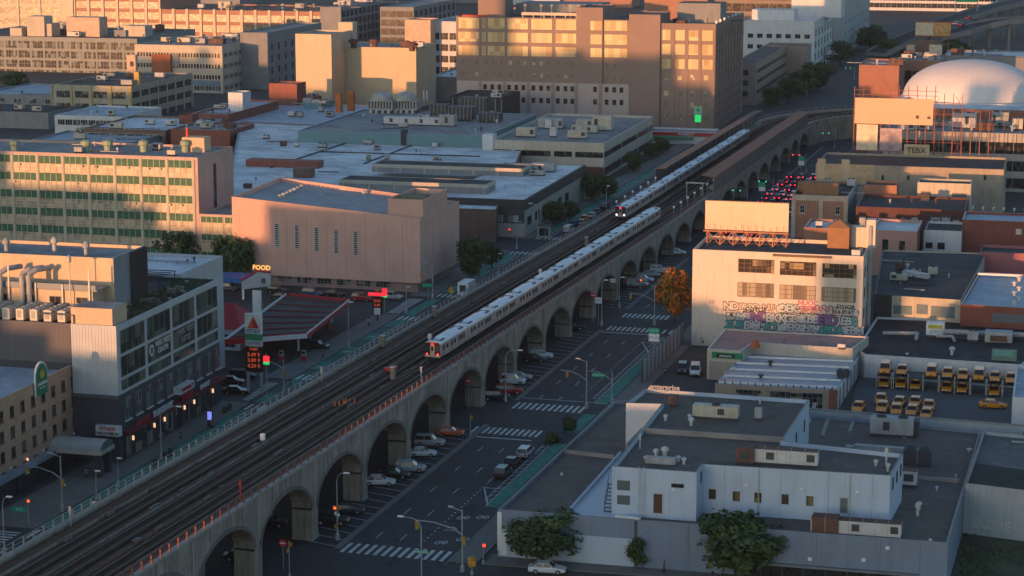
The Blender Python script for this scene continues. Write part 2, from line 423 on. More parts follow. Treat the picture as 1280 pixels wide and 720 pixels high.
mquad(5, 14.4, 58.0, 58.5); mquad(5, 14.6, 144.2, 144.7); mquad(5, 20, 86, 86.25)
for a, b in ((20.5, 56), (86, 143)):        # edge lines of the bike lane
    mquad(17.9, 18.03, a, b); mquad(16.9, 17.03, a + 3, b)
    s = a + 3
    while s < b - 1: mk.face([V(16.95, s, Z), V(17.95, s + 1.0, Z), V(17.95, s + 1.2, Z), V(16.95, s + .2, Z)]); s += 2.2
for base in (21, 128):
    mk.face([V(14.8, base + 9, Z), V(15, base + 9, Z), V(18.3, base + .2, Z), V(18.1, base, Z)]); mk.face([V(14.8, base + 9, Z), V(14.8, base + 8.8, Z), V(18.0, base + 8.8, Z), V(18.0, base + 9, Z)])
def bike(q, s, k=1.0):                    # bicycle mark and chevrons
    for dq, ds in ((-.45, 0), (.45, .35)):
        for t in range(8):
            a0, a1 = t * math.pi / 4, (t + 1) * math.pi / 4
            mk.face([V(q + (dq + .42 * math.cos(a0)) * k, s + (ds + .8 * math.sin(a0)) * k, Z), V(q + (dq + .42 * math.cos(a1)) * k, s + (ds + .8 * math.sin(a1)) * k, Z), V(q + (dq + .26 * math.cos(a1)) * k, s + (ds + .55 * math.sin(a1)) * k, Z), V(q + (dq + .26 * math.cos(a0)) * k, s + (ds + .55 * math.sin(a0)) * k, Z)])
    mk.face([V(q - .45 * k, s + .8 * k, Z), V(q - .2 * k, s + .8 * k, Z), V(q + .5 * k, s + .3 * k, Z), V(q + .3 * k, s + .1 * k, Z)])
for q, s in ((17.2, 2.0), (19.6, 4.2), (16.6, 14), (19.2, 15)): bike(q, s, 1.0)
for q, s in ((16.6, 7.5),):
    for e in (0, 1.2): mk.face([V(q - .8, s + e, Z), V(q, s + e + .7, Z), V(q + .8, s + e, Z), V(q + .8, s + e + .25, Z), V(q, s + e + .95, Z), V(q - .8, s + e + .25, Z)])
# left carriageway
stripes(-39, -23.6, -21, -16.6, 13); stripes(-39, -23.6, -11.5, -7.6, 13); stripes(-39, -23.6, 64.6, 68.6, 13); stripes(-39, -23.6, 88.5, 92.5, 13); stripes(-39, -23.6, 144.5, 148.5, 13); stripes(-39, -23.6, 170.5, 174.5, 13); stripes(-39, -23.6, 227.5, 231.5, 13); stripes(-39, -23.6, 250.5, 254.5, 13)
for (a, b) in ((-20, -9), (71, 86), (151, 168)):
    for i in range(int((b - a) / 1.1)): mquad(-43.6, -40.2, a + i * 1.1, a + i * 1.1 + .5)
for q in (-27.2, -30.7):
    for a, b in ((0, 62), (95, 142), (176, 226), (256, 500)): dash(q, a, b)
for a, b in ((-5, 63), (93, 143), (176, 226), (256, 430)):
    mquad(-36.5, -36.37, a, b); mquad(-35.4, -35.27, a, b); s = a
    while s < b - 1: mk.face([V(-36.4, s, Z), V(-35.4, s + 1, Z), V(-35.4, s + 1.2, Z), V(-36.4, s + .2, Z)]); s += 2.2
    if a > 90:
        for k in range(int((b - a) / 14)): bike(-37.7, a + 6 + 14 * k, .8)
# streets on the right of the picture and stall lines under the arches
for a, b in ((-4, 66), (84, 146), (168, 232)):
    s = a + 2
    while s < b: mk.face([V(-1.2, s, .012), V(3.8, s - 1.4, .012), V(3.8, s - 1.25, .012), V(-1.2, s + .15, .012)]); s += 3.1
struct('road_markings', mk, white_line)
mb = MB(); Z = .008
for a, b in ((20.5, 57.5), (65, 77.8), (85, 143.5), (173, 420)): mb.face([V(18.05, a, Z), V(19.9, a, Z), V(20.4, b, Z), V(18.3, b, Z)] if a == 20.5 else [V(18.2, a, Z), V(20.3, a, Z), V(20.3, b, Z), V(18.2, b, Z)])
for a, b in ((-7, 64), (150, 168), (176, 227), (254, 430)): mb.face([V(-39.1, a, Z), V(-36.5, a, Z), V(-36.5, b, Z), V(-39.1, b, Z)])
s = 70
while s < 146:                                # broken green blocks past the side street
    mb.face([V(-39.1, s, Z), V(-36.3, s, Z), V(-36.3, s + 7, Z), V(-39.1, s + 7, Z)])
    for k in range(5): mb.face([V(-39.1, s + 7.6 + k * 1.1, Z), V(-36.3, s + 7.6 + k * 1.1, Z), V(-36.3, s + 8.1 + k * 1.1, Z), V(-39.1, s + 8.1 + k * 1.1, Z)])
    s += 13.5
struct('bike_lane', mb, green_lane)

# utility cuts and covers in the carriageway
rg_ = random.Random(12); mb = MB(); Z = .007
for k in range(46):
    q = rg_.choice((rg_.uniform(5, 17.5), rg_.uniform(-36, -24))); s = rg_.uniform(-20, 330); w_ = rg_.uniform(.5, 1.9); l_ = rg_.uniform(1, 9)
    mb.face([V(q, s, Z), V(q + w_, s, Z), V(q + w_, s + l_, Z), V(q, s + l_, Z)], k % 2)
struct('road_patches', mb, [asphalt_dark, mat('asphalt_pale', (.068, .068, .070), .9, .2, .5, kind='asphalt')])
mb = MB()
for k in range(26):
    q = rg_.uniform(5.5, 17); s = rg_.uniform(-18, 260); p_ = V(q, s); mb.set(p_[0], p_[1], 0); mb.lathe(0, 0, [(.38, .0), (.38, .016)], 12)
struct('road_covers', mb, mat('iron_cover', (.03, .03, .03), .6))
# ================================================= unseen blocks added behind the viewer, heights shaped for the shadows they cast
sk = MB(); T_ = -200
for c0, c1, h in ((-720, -636, 53), (-636, -630, 57), (-630, -612, 50), (-612, -590, 49), (-590, -560, 45.5), (-560, -484, 45), (-484, -468, 63.5), (-468, -454, 84), (-454, -436, 64.5), (-436, -428, 66), (-428, -418, 63.5), (-418, -403, 64.5), (-403, -397, 66), (-397, -385, 55),
                  (-385, -357, 42.6), (-357, -350, 39.5), (-350, -317, 34.5), (-317, -282, 43), (-282, -272, 62), (-272, -262, 35), (-262, -253, 43.5), (-253, -246, 39), (-246, -228, 36), (-228, -211, 35.5), (-211, -203, 33.2), (-203, -190, 30.6), (-190, -184.5, 32), (-184.5, -176.5, 42.5), (-176.5, -169, 25.5), (-169, -160, 33), (-160, 160, 37)):
    ca, sa = math.cos(SUN_AZ), math.sin(SUN_AZ); a = [(c0, T_), (c1, T_), (c1, T_ - 25), (c0, T_ - 25)]
    sk.prism([(c * ca + t * sa, -c * sa + t * ca) for c, t in a], 0, h)
tag(sk.build('shadow_blocks', mat('shadow_block_grey', (.25, .24, .23), .9)), 'unseen blocks added behind the camera, shaped to cast shadows over the district', 'shadow casters', kind='stuff')
# ================================================= elevated viaduct
SP = 19.9
def zc(s): return 11.35 - .0128 * min(max(s, -100), 245)      # coping height; the deck falls away from the camera
RC, SC = 62.0, 458.0                                            # radius and start of the bend
QC = -9.2
def cpath(t):
    """centre line: (x, y, azimuth)"""
    if t <= SC: p = V(QC, t); return p[0], p[1], AV
    a = (t - SC) / RC; a = min(a, R(88)); ex = t - SC - a * RC
    q = QC + RC * (1 - math.cos(a)) + ex * math.sin(a); s = SC + RC * math.sin(a) + ex * math.cos(a)
    p = V(q, s); return p[0], p[1], AV + a
def sweep(mb, sec, t0, t1, step=10.0, m=0, closed=True, zf=zc, caps=True):
    """sec: [(q from centre, dz from coping)] swept along the line"""
    n = max(1, int(round((t1 - t0) / step))); ring = []; k = len(mb.v)
    for i in range(n + 1):
        t = t0 + (t1 - t0) * i / n; x, y, a = cpath(t)
        for q, dz in sec: mb.v.append((x + q * math.cos(a) - mb.org[0], y - q * math.sin(a) - mb.org[1], zf(t) + dz))
    c = len(sec)
    for i in range(n):
        for j in range(c if closed else c - 1):
            e = (j + 1) % c; mb.f.append((k + i * c + j, k + i * c + e, k + (i + 1) * c + e, k + (i + 1) * c + j)); mb.m.append(m)
    if caps and closed:
        mb.f.append(tuple(k + j for j in range(c))); mb.m.append(m); mb.f.append(tuple(k + n * c + j for j in range(c))[::-1]); mb.m.append(m)
def secbox(q0, q1, z0, z1): return [(q0, z0), (q1, z0), (q1, z1), (q0, z1)]
HALF = 8.9
T0, T1 = -100.0, 640.0
vroot = thing('railway_viaduct', 'long concrete arched viaduct carrying three railway tracks over the boulevard', 'viaduct', (V0[0], V0[1], 0))
VO = (V0[0], V0[1], 0)
def vpart(name, mb, mats, parent=None): return mb.build(name, mats, parent or vroot)
# deck slab
mb = MB(VO); sweep(mb, secbox(-HALF + .35, HALF - .35, -1.5, -.75), T0, T1, 8); vpart('deck', mb, ballast)
# edge girder and coping, both sides
for sg in (-1, 1):
    mb = MB(VO)
    a, b = sorted((sg * (HALF - .35), sg * HALF)); sweep(mb, secbox(a, b, -2.0, -.06), T0, T1, 8)
    a, b = sorted((sg * (HALF - .55), sg * (HALF + .22))); sweep(mb, secbox(a, b, -.30, 0), T0, T1, 8, 1)
    vpart('coping', mb, [concrete, concrete_pale])
# arcades
def arcade(qa, qb, t0, t1, face_out):
    mb = MB(VO); k0 = math.ceil((t0) / SP); pts = []
    mb.set(*V0[:2], 0, AV)
    k = k0
    pw = 1.15
    while k * SP < t1:
        s0 = k * SP; s1 = s0 + SP; a = s0 + pw - .9; b = s1 - pw - .9; mid = (a + b) / 2; half = (b - a) / 2
        zt0 = zc(mid) - .3; zs = zt0 - 6.6; zcr = zt0 - 2.0; N = 18
        arch = [(mid - half * math.cos(math.pi * i / N), zs + (zcr - zs) * math.sin(math.pi * i / N)) for i in range(N + 1)]
        # pier below and beside the springing (centred on s0)
        pa, pb = s0 - pw - .9, s0 + pw - .9
        mb.box(qa, qb, pa, pb, 0, zs, 0, skip='t')
        for q, flip in ((qa, 1), (qb, 0)):
            # spandrel strips
            for i in range(N):
                (sa, za), (sb, zb) = arch[i], arch[i + 1]
                f = [(q, sa, za), (q, sb, zb), (q, sb, zc(sb) - .29), (q, sa, zc(sa) - .29)]
                mb.face(f[::-1] if flip else f, 0)
            f = [(q, pa, zs), (q, pb, zs), (q, pb, zc(pb) - .29), (q, pa, zc(pa) - .29)]; mb.face(f[::-1] if flip else f, 0)
        for i in range(N):
            (sa, za), (sb, zb) = arch[i], arch[i + 1]; mb.face([(qa, sa, za), (qa, sb, zb), (qb, sb, zb), (qb, sa, za)], 0)
        if face_out:
            q, sg = (qb, 1) if face_out > 0 else (qa, -1)
            def slab(s_0, s_1, z_0, z_1, d, m):
                x0, x1 = sorted((q, q + sg * d)); mb.box(x0, x1, s_0, s_1, z_0, z_1, m)
            pc = s0 - .9
            slab(pc - .28, pc + .28, zs + 1.2, zc(pc) - .31, .16, 1)         # pilaster strip
            slab(pa - .02, pb + .02, 0.0, .5, .14, 1); slab(pc + .55, pc + 1.02, .5, zs, .07, 1)
            # arch ring standing a little proud
            for i in range(N):
                (sa, za), (sb, zb) = arch[i], arch[i + 1]
                na = math.atan2(za - zs, sa - mid); nb = math.atan2(zb - zs, sb - mid); w = .55
                A = (q + sg * .09, sa, za); B_ = (q + sg * .09, sb, zb); Cc = (q + sg * .09, sb + w * math.cos(nb), zb + w * math.sin(nb)); D = (q + sg * .09, sa + w * math.cos(na), za + w * math.sin(na))
                mb.face([A, B_, Cc, D], 2); mb.face([D, Cc, (q, *Cc[1:]), (q, *D[1:])], 2)
            for f_ in (.25, .5, .75):                                         # panel joints in the parapet band
                sj = s0 + SP * f_ - .9; slab(sj - .05, sj + .05, zc(sj) - 1.9, zc(sj) - .32, .03, 3)
        k += 1
    return mb
ring = mat('arch_ring_concrete', (.155, .145, .13), .9, .2, .3, streak=.3); joint = mat('joint_dark', (.09, .085, .08), .95)
vpart('arcade_wall', arcade(-2.9, 0, -80, 452, 1), [concrete, concrete_pale, ring, joint])
vpart('arcade_wall', arcade(-10.6, -8.0, -80, 452, 0), [concrete, concrete_pale, ring, joint])
vpart('arcade_wall', arcade(-18.2, -15.4, -80, 452, -1), [concrete, concrete_pale, ring, joint])
# the bend: plain wall with shallow pilasters
mb = MB(VO)
for sg in (-1, 1):
    a, b = sorted((sg * (HALF - .9), sg * (HALF - .3))); sweep(mb, secbox(a, b, -9, -.3), 462, T1, 6)
    t = 466
    while t < T1: a, b = sorted((sg * (HALF - .35), sg * (HALF - .05))); sweep(mb, secbox(a, b, -8.2, -.3), t, t + 1.2, 1.2, 1); t += 12
vpart('bend_wall', mb, [concrete, concrete_pale])
# tracks
TR = (-13.4, -9.1, -4.7)
tie = MB(VO); rl = MB(VO); t3 = MB(VO)
for q in TR:
    d = q - QC
    t = T0
    for r in (-.72, .72): sweep(rl, secbox(d + r - .05, d + r + .05, -.62, -.42), T0, T1, 10)
    sweep(t3, secbox(d + 1.15, d + 1.3, -.6, -.35), T0, T1, 10); sweep(t3, secbox(d + 1.08, d + 1.38, -.33, -.28), T0, T1, 10)
    mbq = tie
    t = T0
    while t < 520:
        x, y, a = cpath(t); tie.set(x, y, 0, a); z = zc(t); tie.box(d - 1.25, d + 1.25, -.16, .16, z - .75, z - .61, 0, skip='b'); t += .62 if t < 200 else 1.0
tie.set()
vpart('sleepers', tie, ballast2)['kind'] = 'stuff'
for i in range(1): vpart('running_rails', rl, rail_m)
vpart('third_rail', t3, mat('third_rail_cover', (.06, .045, .036), .9))
# board walks between tracks
mb = MB(VO)
for q0, q1, z in ((-17.4, -15.6, -.62), (-11.85, -10.75, -.66), (-7.35, -6.3, -.66), (-2.75, -1.0, -.60)):
    sweep(mb, secbox(q0 - QC, q1 - QC, -.74, z), T0, 458, 10)
vpart('walkway', mb, board)
rng = random.Random(3)
pc = MB(VO)
for i in range(70):
    s = rng.uniform(-45, 250); q = rng.choice((-11.3, -6.9, -11.3, -6.9, -15.2)) + rng.uniform(-.3, .3); L = rng.uniform(.8, 3.2); w = rng.uniform(.3, .8); x, y, a = cpath(s); pc.set(x, y, 0, a); z = zc(s); pc.box(q - QC - w / 2, q - QC + w / 2, -L / 2, L / 2, z - .66, z - .5 + rng.uniform(0, .12), rng.choice((0, 0, 1)))
pc.set(); vpart('track_plank', pc, [mat('pale_timber', (.11, .088, .07), .9, .3, 2), mat('cable_cover_grey', (.13, .12, .115), .9, .2, 2)])['kind'] = 'stuff'
# hand rails: posts and rails each side, the right hand one painted orange red
for sg, mt, nm in ((1, orange_rail, 'guard_rail'), (-1, mat('guard_rail_grey', (.26, .25, .245), .8), 'guard_rail')):
    mb = MB(VO); q = sg * (HALF - .1)
    for dz in (.55, 1.05): sweep(mb, secbox(q - .035, q + .035, dz - .035, dz + .035), T0, 285 if sg > 0 else 300, 10)
    t = T0
    while t < 285:
        x, y, a = cpath(t); mb.set(x, y, 0, a); z = zc(t); mb.box(q - .09, q + .09, -.09, .09, z, z + 1.08); t += 2.45
    mb.set(); vpart(nm, mb, mt)
    mb = MB(VO); sweep(mb, secbox(q - .05, q + .05, 1.0, 1.1), 462, T1, 6); t = 462
    while t < T1: x, y, a = cpath(t); mb.set(x, y, 0, a); z = zc(t); mb.box(q - .06, q + .06, -.06, .06, z, z + 1.05); t += 3
    mb.set(); vpart('guard_rail', mb, mat('guard_rail_grey'))
# signal and equipment on the deck: each a thing
def deck_thing(name, label, cat, s, q, fn, mats, group=None):
    x, y, a = cpath(s); z = zc(s) - .62; r = thing(name, label, cat, (x + (q - QC) * math.cos(a), y - (q - QC) * math.sin(a), z), a, group)
    for pn, f in fn: b = MB(); f(b); b.build(pn, mats, r)
    return r
eq = [steel, white_p, steel_dark, yellow_p, red_p, mat('tan_cabinet', (.22, .19, .15), .8)]
cab = [(37, 'tall tan relay cabinet on viaduct deck by the left guard rail', 105.0, -17.3), ('x', 'squat yellowish relay cabinet on left viaduct walkway', 76.0, -17.2), ('x', 'tan relay cabinet standing between two tracks near red train tail', 52.0, -7.0), ('x', 'tan relay cabinet between tracks beside the trains further up the line', 196, -11.2)]
for n_, lb, s, q in cab:
    deck_thing('relay_cabinet', lb, 'cabinet', s, q, [('housing', lambda b: b.box(-.35, .35, -.4, .4, .2, 2.1, 5)), ('cap', lambda b: b.box(-.42, .42, -.47, .47, 2.1, 2.2, 0)), ('plinth', lambda b: b.box(-.3, .3, -.3, .3, 0, .2, 2))], eq, 'relay cabinets on the viaduct')
for lb, s, q in (('round white signal box between tracks behind the lower train', 84, -11.3), ('small white equipment drum on deck near bottom of the picture', 8, -11.2), ('white equipment drum between the middle tracks beside the curve of cones', 156, -11.0)):
    deck_thing('equipment_drum', lb, 'equipment drum', s, q, [('drum', lambda b: b.lathe(0, 0, [(.36, .3), (.4, .5), (.4, 1.1), (.3, 1.25)], 10, 1)), ('stand', lambda b: b.tube((0, 0, 0), (0, 0, .32), .07, 6, 0))], eq, 'equipment drums on the viaduct')
rr = random.Random(5)
for k, (s, q) in enumerate([(32.5, -9.6), (33.1, -9.1), (34, -8.7), (34.6, -8.0), (35.2, -7.4), (33.4, -8.2), (35.0, -8.7)]):
    deck_thing('traffic_cone', 'orange cone among a heap of cones on the viaduct tracks', 'cone', s, q, [('cone', lambda b: b.lathe(0, 0, [(.25, 0), (.25, .05), (.17, .06), (.04, .7)], 8, 0))], [mat('cone_orange', (.75, .16, .05), .6)], 'orange cones heaped on the deck')
for k, (s, q) in enumerate([(58, -9.9), (59.5, -9.5)]):
    deck_thing('tool_box', ['red tool crate lying on the viaduct tracks', 'second red tool crate just beyond, on the viaduct tracks'][k], 'crate', s, q, [('crate', lambda b: b.box(-.6, .6, -.4, .4, 0, .55, 4)), ('lid', lambda b: b.box(-.63, .63, -.43, .43, .55, .62, 4))], eq, 'red crates on the deck')
# lamp standards along the platform approach and signals
def post_lamp(s, q, h, lb):
    deck_thing('deck_lamp', lb, 'lamp post', s, q, [('post', lambda b: b.tube((0, 0, 0), (0, 0, h), .07, 6, 0)), ('lamp', lambda b: b.lathe(0, 0, [(.12, h), (.3, h + .15), (.3, h + .5), (.1, h + .65)], 8, 1))], eq, 'lamp posts on the viaduct')
for i in range(7): post_lamp(246 + i * 8.5, -1.6 - .25, 2.4, 'short lamp post on viaduct edge before the station platform, number %s from the train tail' % ['one', 'two', 'three', 'four', 'five', 'six', 'seven'][i])
for i in range(6): post_lamp(250 + i * 9, -17.2, 2.6, 'deck lamp post beside the oncoming train on the far walkway, %s from the train front' % ['first', 'second', 'third', 'fourth', 'fifth', 'sixth'][i])
for s, q, lb in ((-21, -2.2, 'red-painted signal post on right edge of the deck at lower left'), (52, -2.2, 'slim grey signal post on right edge of the deck by the red-lit train tail'), (-38, -17.4, 'grey post on left deck edge in the corner of the view'), (47, -17.3, 'grey post on left deck edge above the green bike lane')):
    red = 'red' in lb and 'painted' in lb
    deck_thing('signal_post', lb, 'post', s, q, [('post', (lambda b: b.box(-.1, .1, -.1, .1, 0, 2.6, 4)) if red else (lambda b: b.box(-.08, .08, -.08, .08, 0, 2.5, 0))), ('sign_plate', lambda b: b.box(-.16, .16, -.13, -.1, 1.6, 2.5, 4 if red else 0))], eq, 'posts on the deck edge')
# station: platforms, canopies, windscreens
brownroof = mat('canopy_felt', (.17, .12, .095), .9, .25, .4); brownroof2 = mat('canopy_rust', (.30, .13, .08), .85, .25, .4)
for sg, mt in ((-1, brownroof), (1, brownroof2)):
    st = thing('station_platform', ['grey roofed station platform on left side of viaduct', 'rust red roofed station platform on right side of viaduct'][sg > 0], 'platform', V(QC + sg * 7.5, 300), AV)
    so_ = (st.location[0], st.location[1], 0)
    def vp(name, q0, q1, z0, z1, m, s0=296, s1=455, mats=None):
        b = MB(); 
        z = 8.2
        b.box(q0, q1, s0 - 300, s1 - 300, z + z0, z + z1, 0); return b.build(name, m, st)
    qo = sg * 1.55; a, b_ = sorted((-sg * 1.2, qo))
    vp('platform', a, b_, -.5, .45, concrete_pale)
    r_ = MB(); z = 8.2 + 4.1
    x0, x1 = sorted((-sg * 1.5, sg * 1.9)); xi, xo = -sg * 1.5, sg * 1.9
    k0 = 0 if sg < 0 else -12
    r_.v += [(xi, k0, z + .5), (xo, k0, z), (xo, 155, z), (xi, 155, z + .5), (xi, k0, z + .32), (xo, k0, z - .18), (xo, 155, z - .18), (xi, 155, z + .32)]
    r_.f += [(0, 1, 2, 3), (7, 6, 5, 4), (0, 4, 5, 1), (2, 6, 7, 3), (1, 5, 6, 2), (3, 7, 4, 0)]; r_.m += [0] * 6
    r_.build('canopy', mt, st)
    w = MB(); xw = sg * 1.62; w.box(min(xw, xw + sg * .12), max(xw, xw + sg * .12), k0, 155, 8.2, 12.1)
    i = k0
    while i < 155: w.box(min(xw + sg * .12, xw + sg * .22), max(xw + sg * .12, xw + sg * .22), i, i + .18, 8.25, 12.05, 1); i += 2.2
    w.build('windscreen', [mat('windscreen_panel', (.18, .165, .145), .85, .2, .3, streak=.5), mat('windscreen_rib', (.10, .09, .085), .8)], st)
    i = k0 + 2
    while i < 155: w = MB(); w.box(-.1, .1, i - .1, i + .1, 8.2, 12.35); i += 8; w.build('column', steel_dark, st)
# pale gantry at the near end of the right platform
x, y, a = cpath(276); gr = thing('gantry', 'pale steel gantry frame at the near end of the right hand platform', 'gantry', (x, y, zc(276) - .6), a)
b = MB(); b.tube((8.6, 0, 0), (8.6, 0, 4.6), .12); b.build('post', steel, gr); b = MB(); b.tube((4.4, 0, 0), (4.4, 0, 4.6), .12); b.build('post', steel, gr); b = MB(); b.box(4.1, 9, -.15, .15, 4.5, 4.8); b.build('beam', steel, gr)
# ================================================= trains
alu = mat('train_stainless', (.40, .335, .32), .5, .12, .3, metal=.1); alu_roof = mat('train_roof', (.66, .69, .73), .5, .14, .3, streak=.2)
tglass = mat('train_window', (.045, .045, .05), .15, .1); tdark = mat('train_black', (.010, .010, .012), .8); tvent = mat('train_vent', (.055, .065, .08), .7); tdoor = mat('train_door', (.36, .30, .275), .5, .1, .5, metal=.2)
def car_section(w=1.33, zb=1.0, zt=3.15):
    return [(-w, zb), (w, zb), (w, zt), (w * .93, zt + .27), (w * .66, zt + .42), (0, zt + .5), (-w * .66, zt + .42), (-w * .93, zt + .27), (-w, zt)]
CL = 15.35
bm_ = MB(); sec = car_section()
k = len(sec); bm_.v += [(x, 0, z) for x, z in sec] + [(x, CL, z) for x, z in sec]
for i in range(k):
    j = (i + 1) % k; bm_.f.append((i, j, k + j, k + i)); bm_.m.append(1 if i in (2, 3, 4, 5, 6, 7) and i >= 2 and j != 0 and i != 8 and i > 1 and not (i == 8) else 0)
bm_.f.append(tuple(range(k))); bm_.m.append(0); bm_.f.append(tuple(range(2 * k - 1, k - 1, -1))); bm_.m.append(0)
for z in (1.25, 1.4, 1.55, 1.7): 
    for sx in (-1, 1): bm_.box(*sorted((sx * 1.33, sx * 1.345)), .3, CL - .3, z, z + .05, 0)
ME_BODY = bm_.mesh('car_body', [alu, alu_roof])
b = MB()
for y in (2.2, CL - 2.2):
    for dy in (-.95, .95): b.box(-1.0, 1.0, y + dy - .4, y + dy + .4, .35, 1.0)
    for dy in (-.95, .95):
        for sx in (-.75, .75): b.tube((sx - .07, y + dy, .43), (sx + .07, y + dy, .43), .43, 12)
b.box(-1.15, 1.15, 4.5, CL - 4.5, .45, 1.0); ME_TRUCK = b.mesh('undercarriage', [black])
b = MB()       # roof hatch of the air conditioner: a dark C shaped grille
b.box(-1.0, 1.0, .2, .62, -.15, .05); b.box(-1.0, -.68, .62, 2.4, -.15, .04); b.box(.68, 1.0, .62, 2.4, -.15, .04); ME_VENT = b.mesh('roof_vent', [tvent])
b = MB(); b.box(-.02, .0, 0, 1.25, 1.1, 3.0, 0); b.face([(-.023, .12, 1.95), (-.023, .56, 1.95), (-.023, .56, 2.75), (-.023, .12, 2.75)][::-1], 1); b.face([(-.023, .69, 1.95), (-.023, 1.13, 1.95), (-.023, 1.13, 2.75), (-.023, .69, 2.75)][::-1], 1); b.face([(-.0235, .61, 1.1), (-.0235, .64, 1.1), (-.0235, .64, 3), (-.0235, .61, 3)][::-1], 2)
ME_DOOR = b.mesh('door', [tdoor, tglass, tdark])
b = MB(); b.box(-.03, 0, 0, 1.3, 1.95, 2.8, 0); b.face([(-.033, .06, 2.0), (-.033, 1.24, 2.0), (-.033, 1.24, 2.75), (-.033, .06, 2.75)][::-1], 1); ME_WIN = b.mesh('window', [steel, tglass])
def train(label, s0, q, n, head, front_col):
    p = V(q, s0); root = thing('subway_train', label, 'train', (p[0], p[1], zc(s0) - .42), AV)
    for i in range(n):
        dz = (zc(s0 + i * 15.66) - zc(s0)); car = link('train_car', ME_BODY, root, (0, i * 15.66, dz - .0))
        car.rotation_euler = (math.atan2(zc(s0 + (i + 1) * 15.66) - zc(s0 + i * 15.66), 15.66), 0, 0)
        link('undercarriage', ME_TRUCK, car)
        for y, ry in ((1.2, 0), (CL - 1.2, math.pi)): link('roof_vent', ME_VENT, car, (0, y, 3.62), ry)
        for sx, ry in ((1, math.pi), (-1, 0)):
            for d in (1.35, 5.6, 9.9 - .1, 13.0 - .5):
                link('door', ME_DOOR, car, (sx * 1.347, d + (1.25 if sx > 0 else 0), 0), ry)
            for d in (3.1, 7.3, 10.98 - .0):
                link('window', ME_WIN, car, (sx * 1.35, d + (1.3 if sx > 0 else 0), 0), ry)
        if i: b = MB(); b.box(-.6, .6, -.34, 0, 1.1, 3.1); b.build('gangway', tdark, car)
    car = kids(root)[0]
    b = MB(); b.box(-1.28, 1.28, -.1, 0, 1.05, 3.3, 0); b.box(-1.1, 1.1, -.1, -.0, 3.3, 3.5, 0); b.build('cab_front', tdark, root)
    b = MB(); b.box(-.38, .38, -.16, -.1, 1.1, 3.05, 0); b.build('cab_door', tdoor, root); b = MB(); b.box(-.2, .2, -.18, -.16, 2.1, 2.85, 0); b.build('door_window', tdark, root)
    for sx in (-1, 1):
        b = MB(); b.box(sx * .85 - .36, sx * .85 + .36, -.13, -.1, 2.0, 2.95, 0); b.build('cab_window', tglass, root)
        b = MB(); b.tube((sx * .93, -.16, 1.55), (sx * .93, -.1, 1.55), .17, 10); b.build('tail_light' if head == 'red' else 'headlight', lens['red'] if head == 'red' else lens['white'], root)
    b = MB(); b.box(-1.3, 1.3, -.13, -.1, 1.05, 1.4, 0); b.build('bumper_panel', alu, root)
    b = MB(); b.box(-.3, .3, -.15, -.1, 3.12, 3.38, 0); b.build('route_sign', mat('route_light', emit=(1, .02, .1), es=1.6) if head != 'red' else mat('marker_light', emit=(.8, .03, .03), es=1.0), root)
    return root
train('silver subway train with red tail lights, nearest the camera on the right track', 65.4, -4.7, 11, 'red', 0)
train('silver subway train with lit white headlights coming along the left track', 236.0, -12.9, 11, 'white', 0)
# ================================================= facade helpers
def uz(B, i, px, py):
    """where the sight line of a surveyed point meets facade i: (metres along, height)"""
    a, L, u, az = B.edge(i); dx, dy, dz = (px - 640) / CF, _c - (py - 360) / CF * _s, -_s - (py - 360) / CF * _c
    # a + u*t = k*(dx,dy)
    det = u[0] * -dy + dx * u[1]
    t = (-a[0] * -dy - dx * a[1]) / det
    k = (a[0] + u[0] * t) / dx if abs(dx) > 1e-6 else (a[1] + u[1] * t) / dy
    return t, CH + dz * k
def depth_tox(corner, x1, z, az):
    v = (math.sin(az), math.cos(az)); lo, hi = 0, 900; f = lambda w: kscreen((corner[0] + v[0] * w, corner[1] + v[1] * w, z))[0] - x1
    s0 = 1 if f(500) > 0 else -1
    for _ in range(50):
        m = (lo + hi) / 2
        if f(m) * s0 < 0: lo = m
        else: hi = m
    return lo
def gridr(a, b, n): return [a + (b - a) * i / n for i in range(n)]
def box_at(B, i, u0, u1, z0, z1, out, name, m, inset=0.0, parent=None):
    """a flat box standing proud of facade i"""
    mb = B.mb(); p = B.on(i, u0, 0); az = B.edge(i)[3]; mb.set(p[0], p[1], 0, az); mb.box(0, u1 - u0, -out, inset, z0, z1); return B.part(name, mb, m, parent)
def sign_on(B, i, txt, u, z, size, m, parent=None, name='lettering', out=.1, **k):
    p = B.on(i, u, z, out); az = B.edge(i)[3]; return letters(name, txt, size, m, parent or B.root, B.local(p), az, **k)
hv = [mat('unit_cream', (.48, .44, .36), .6, .15, .6, streak=.4), mat('unit_grey', (.34, .35, .35), .6, .2, .6, streak=.3), mat('unit_dark', (.06, .06, .065), .7), mat('unit_white', (.50, .51, .51), .55, .12, .6, streak=.3), mat('unit_rust', (.13, .065, .05), .8, .3, .8)]
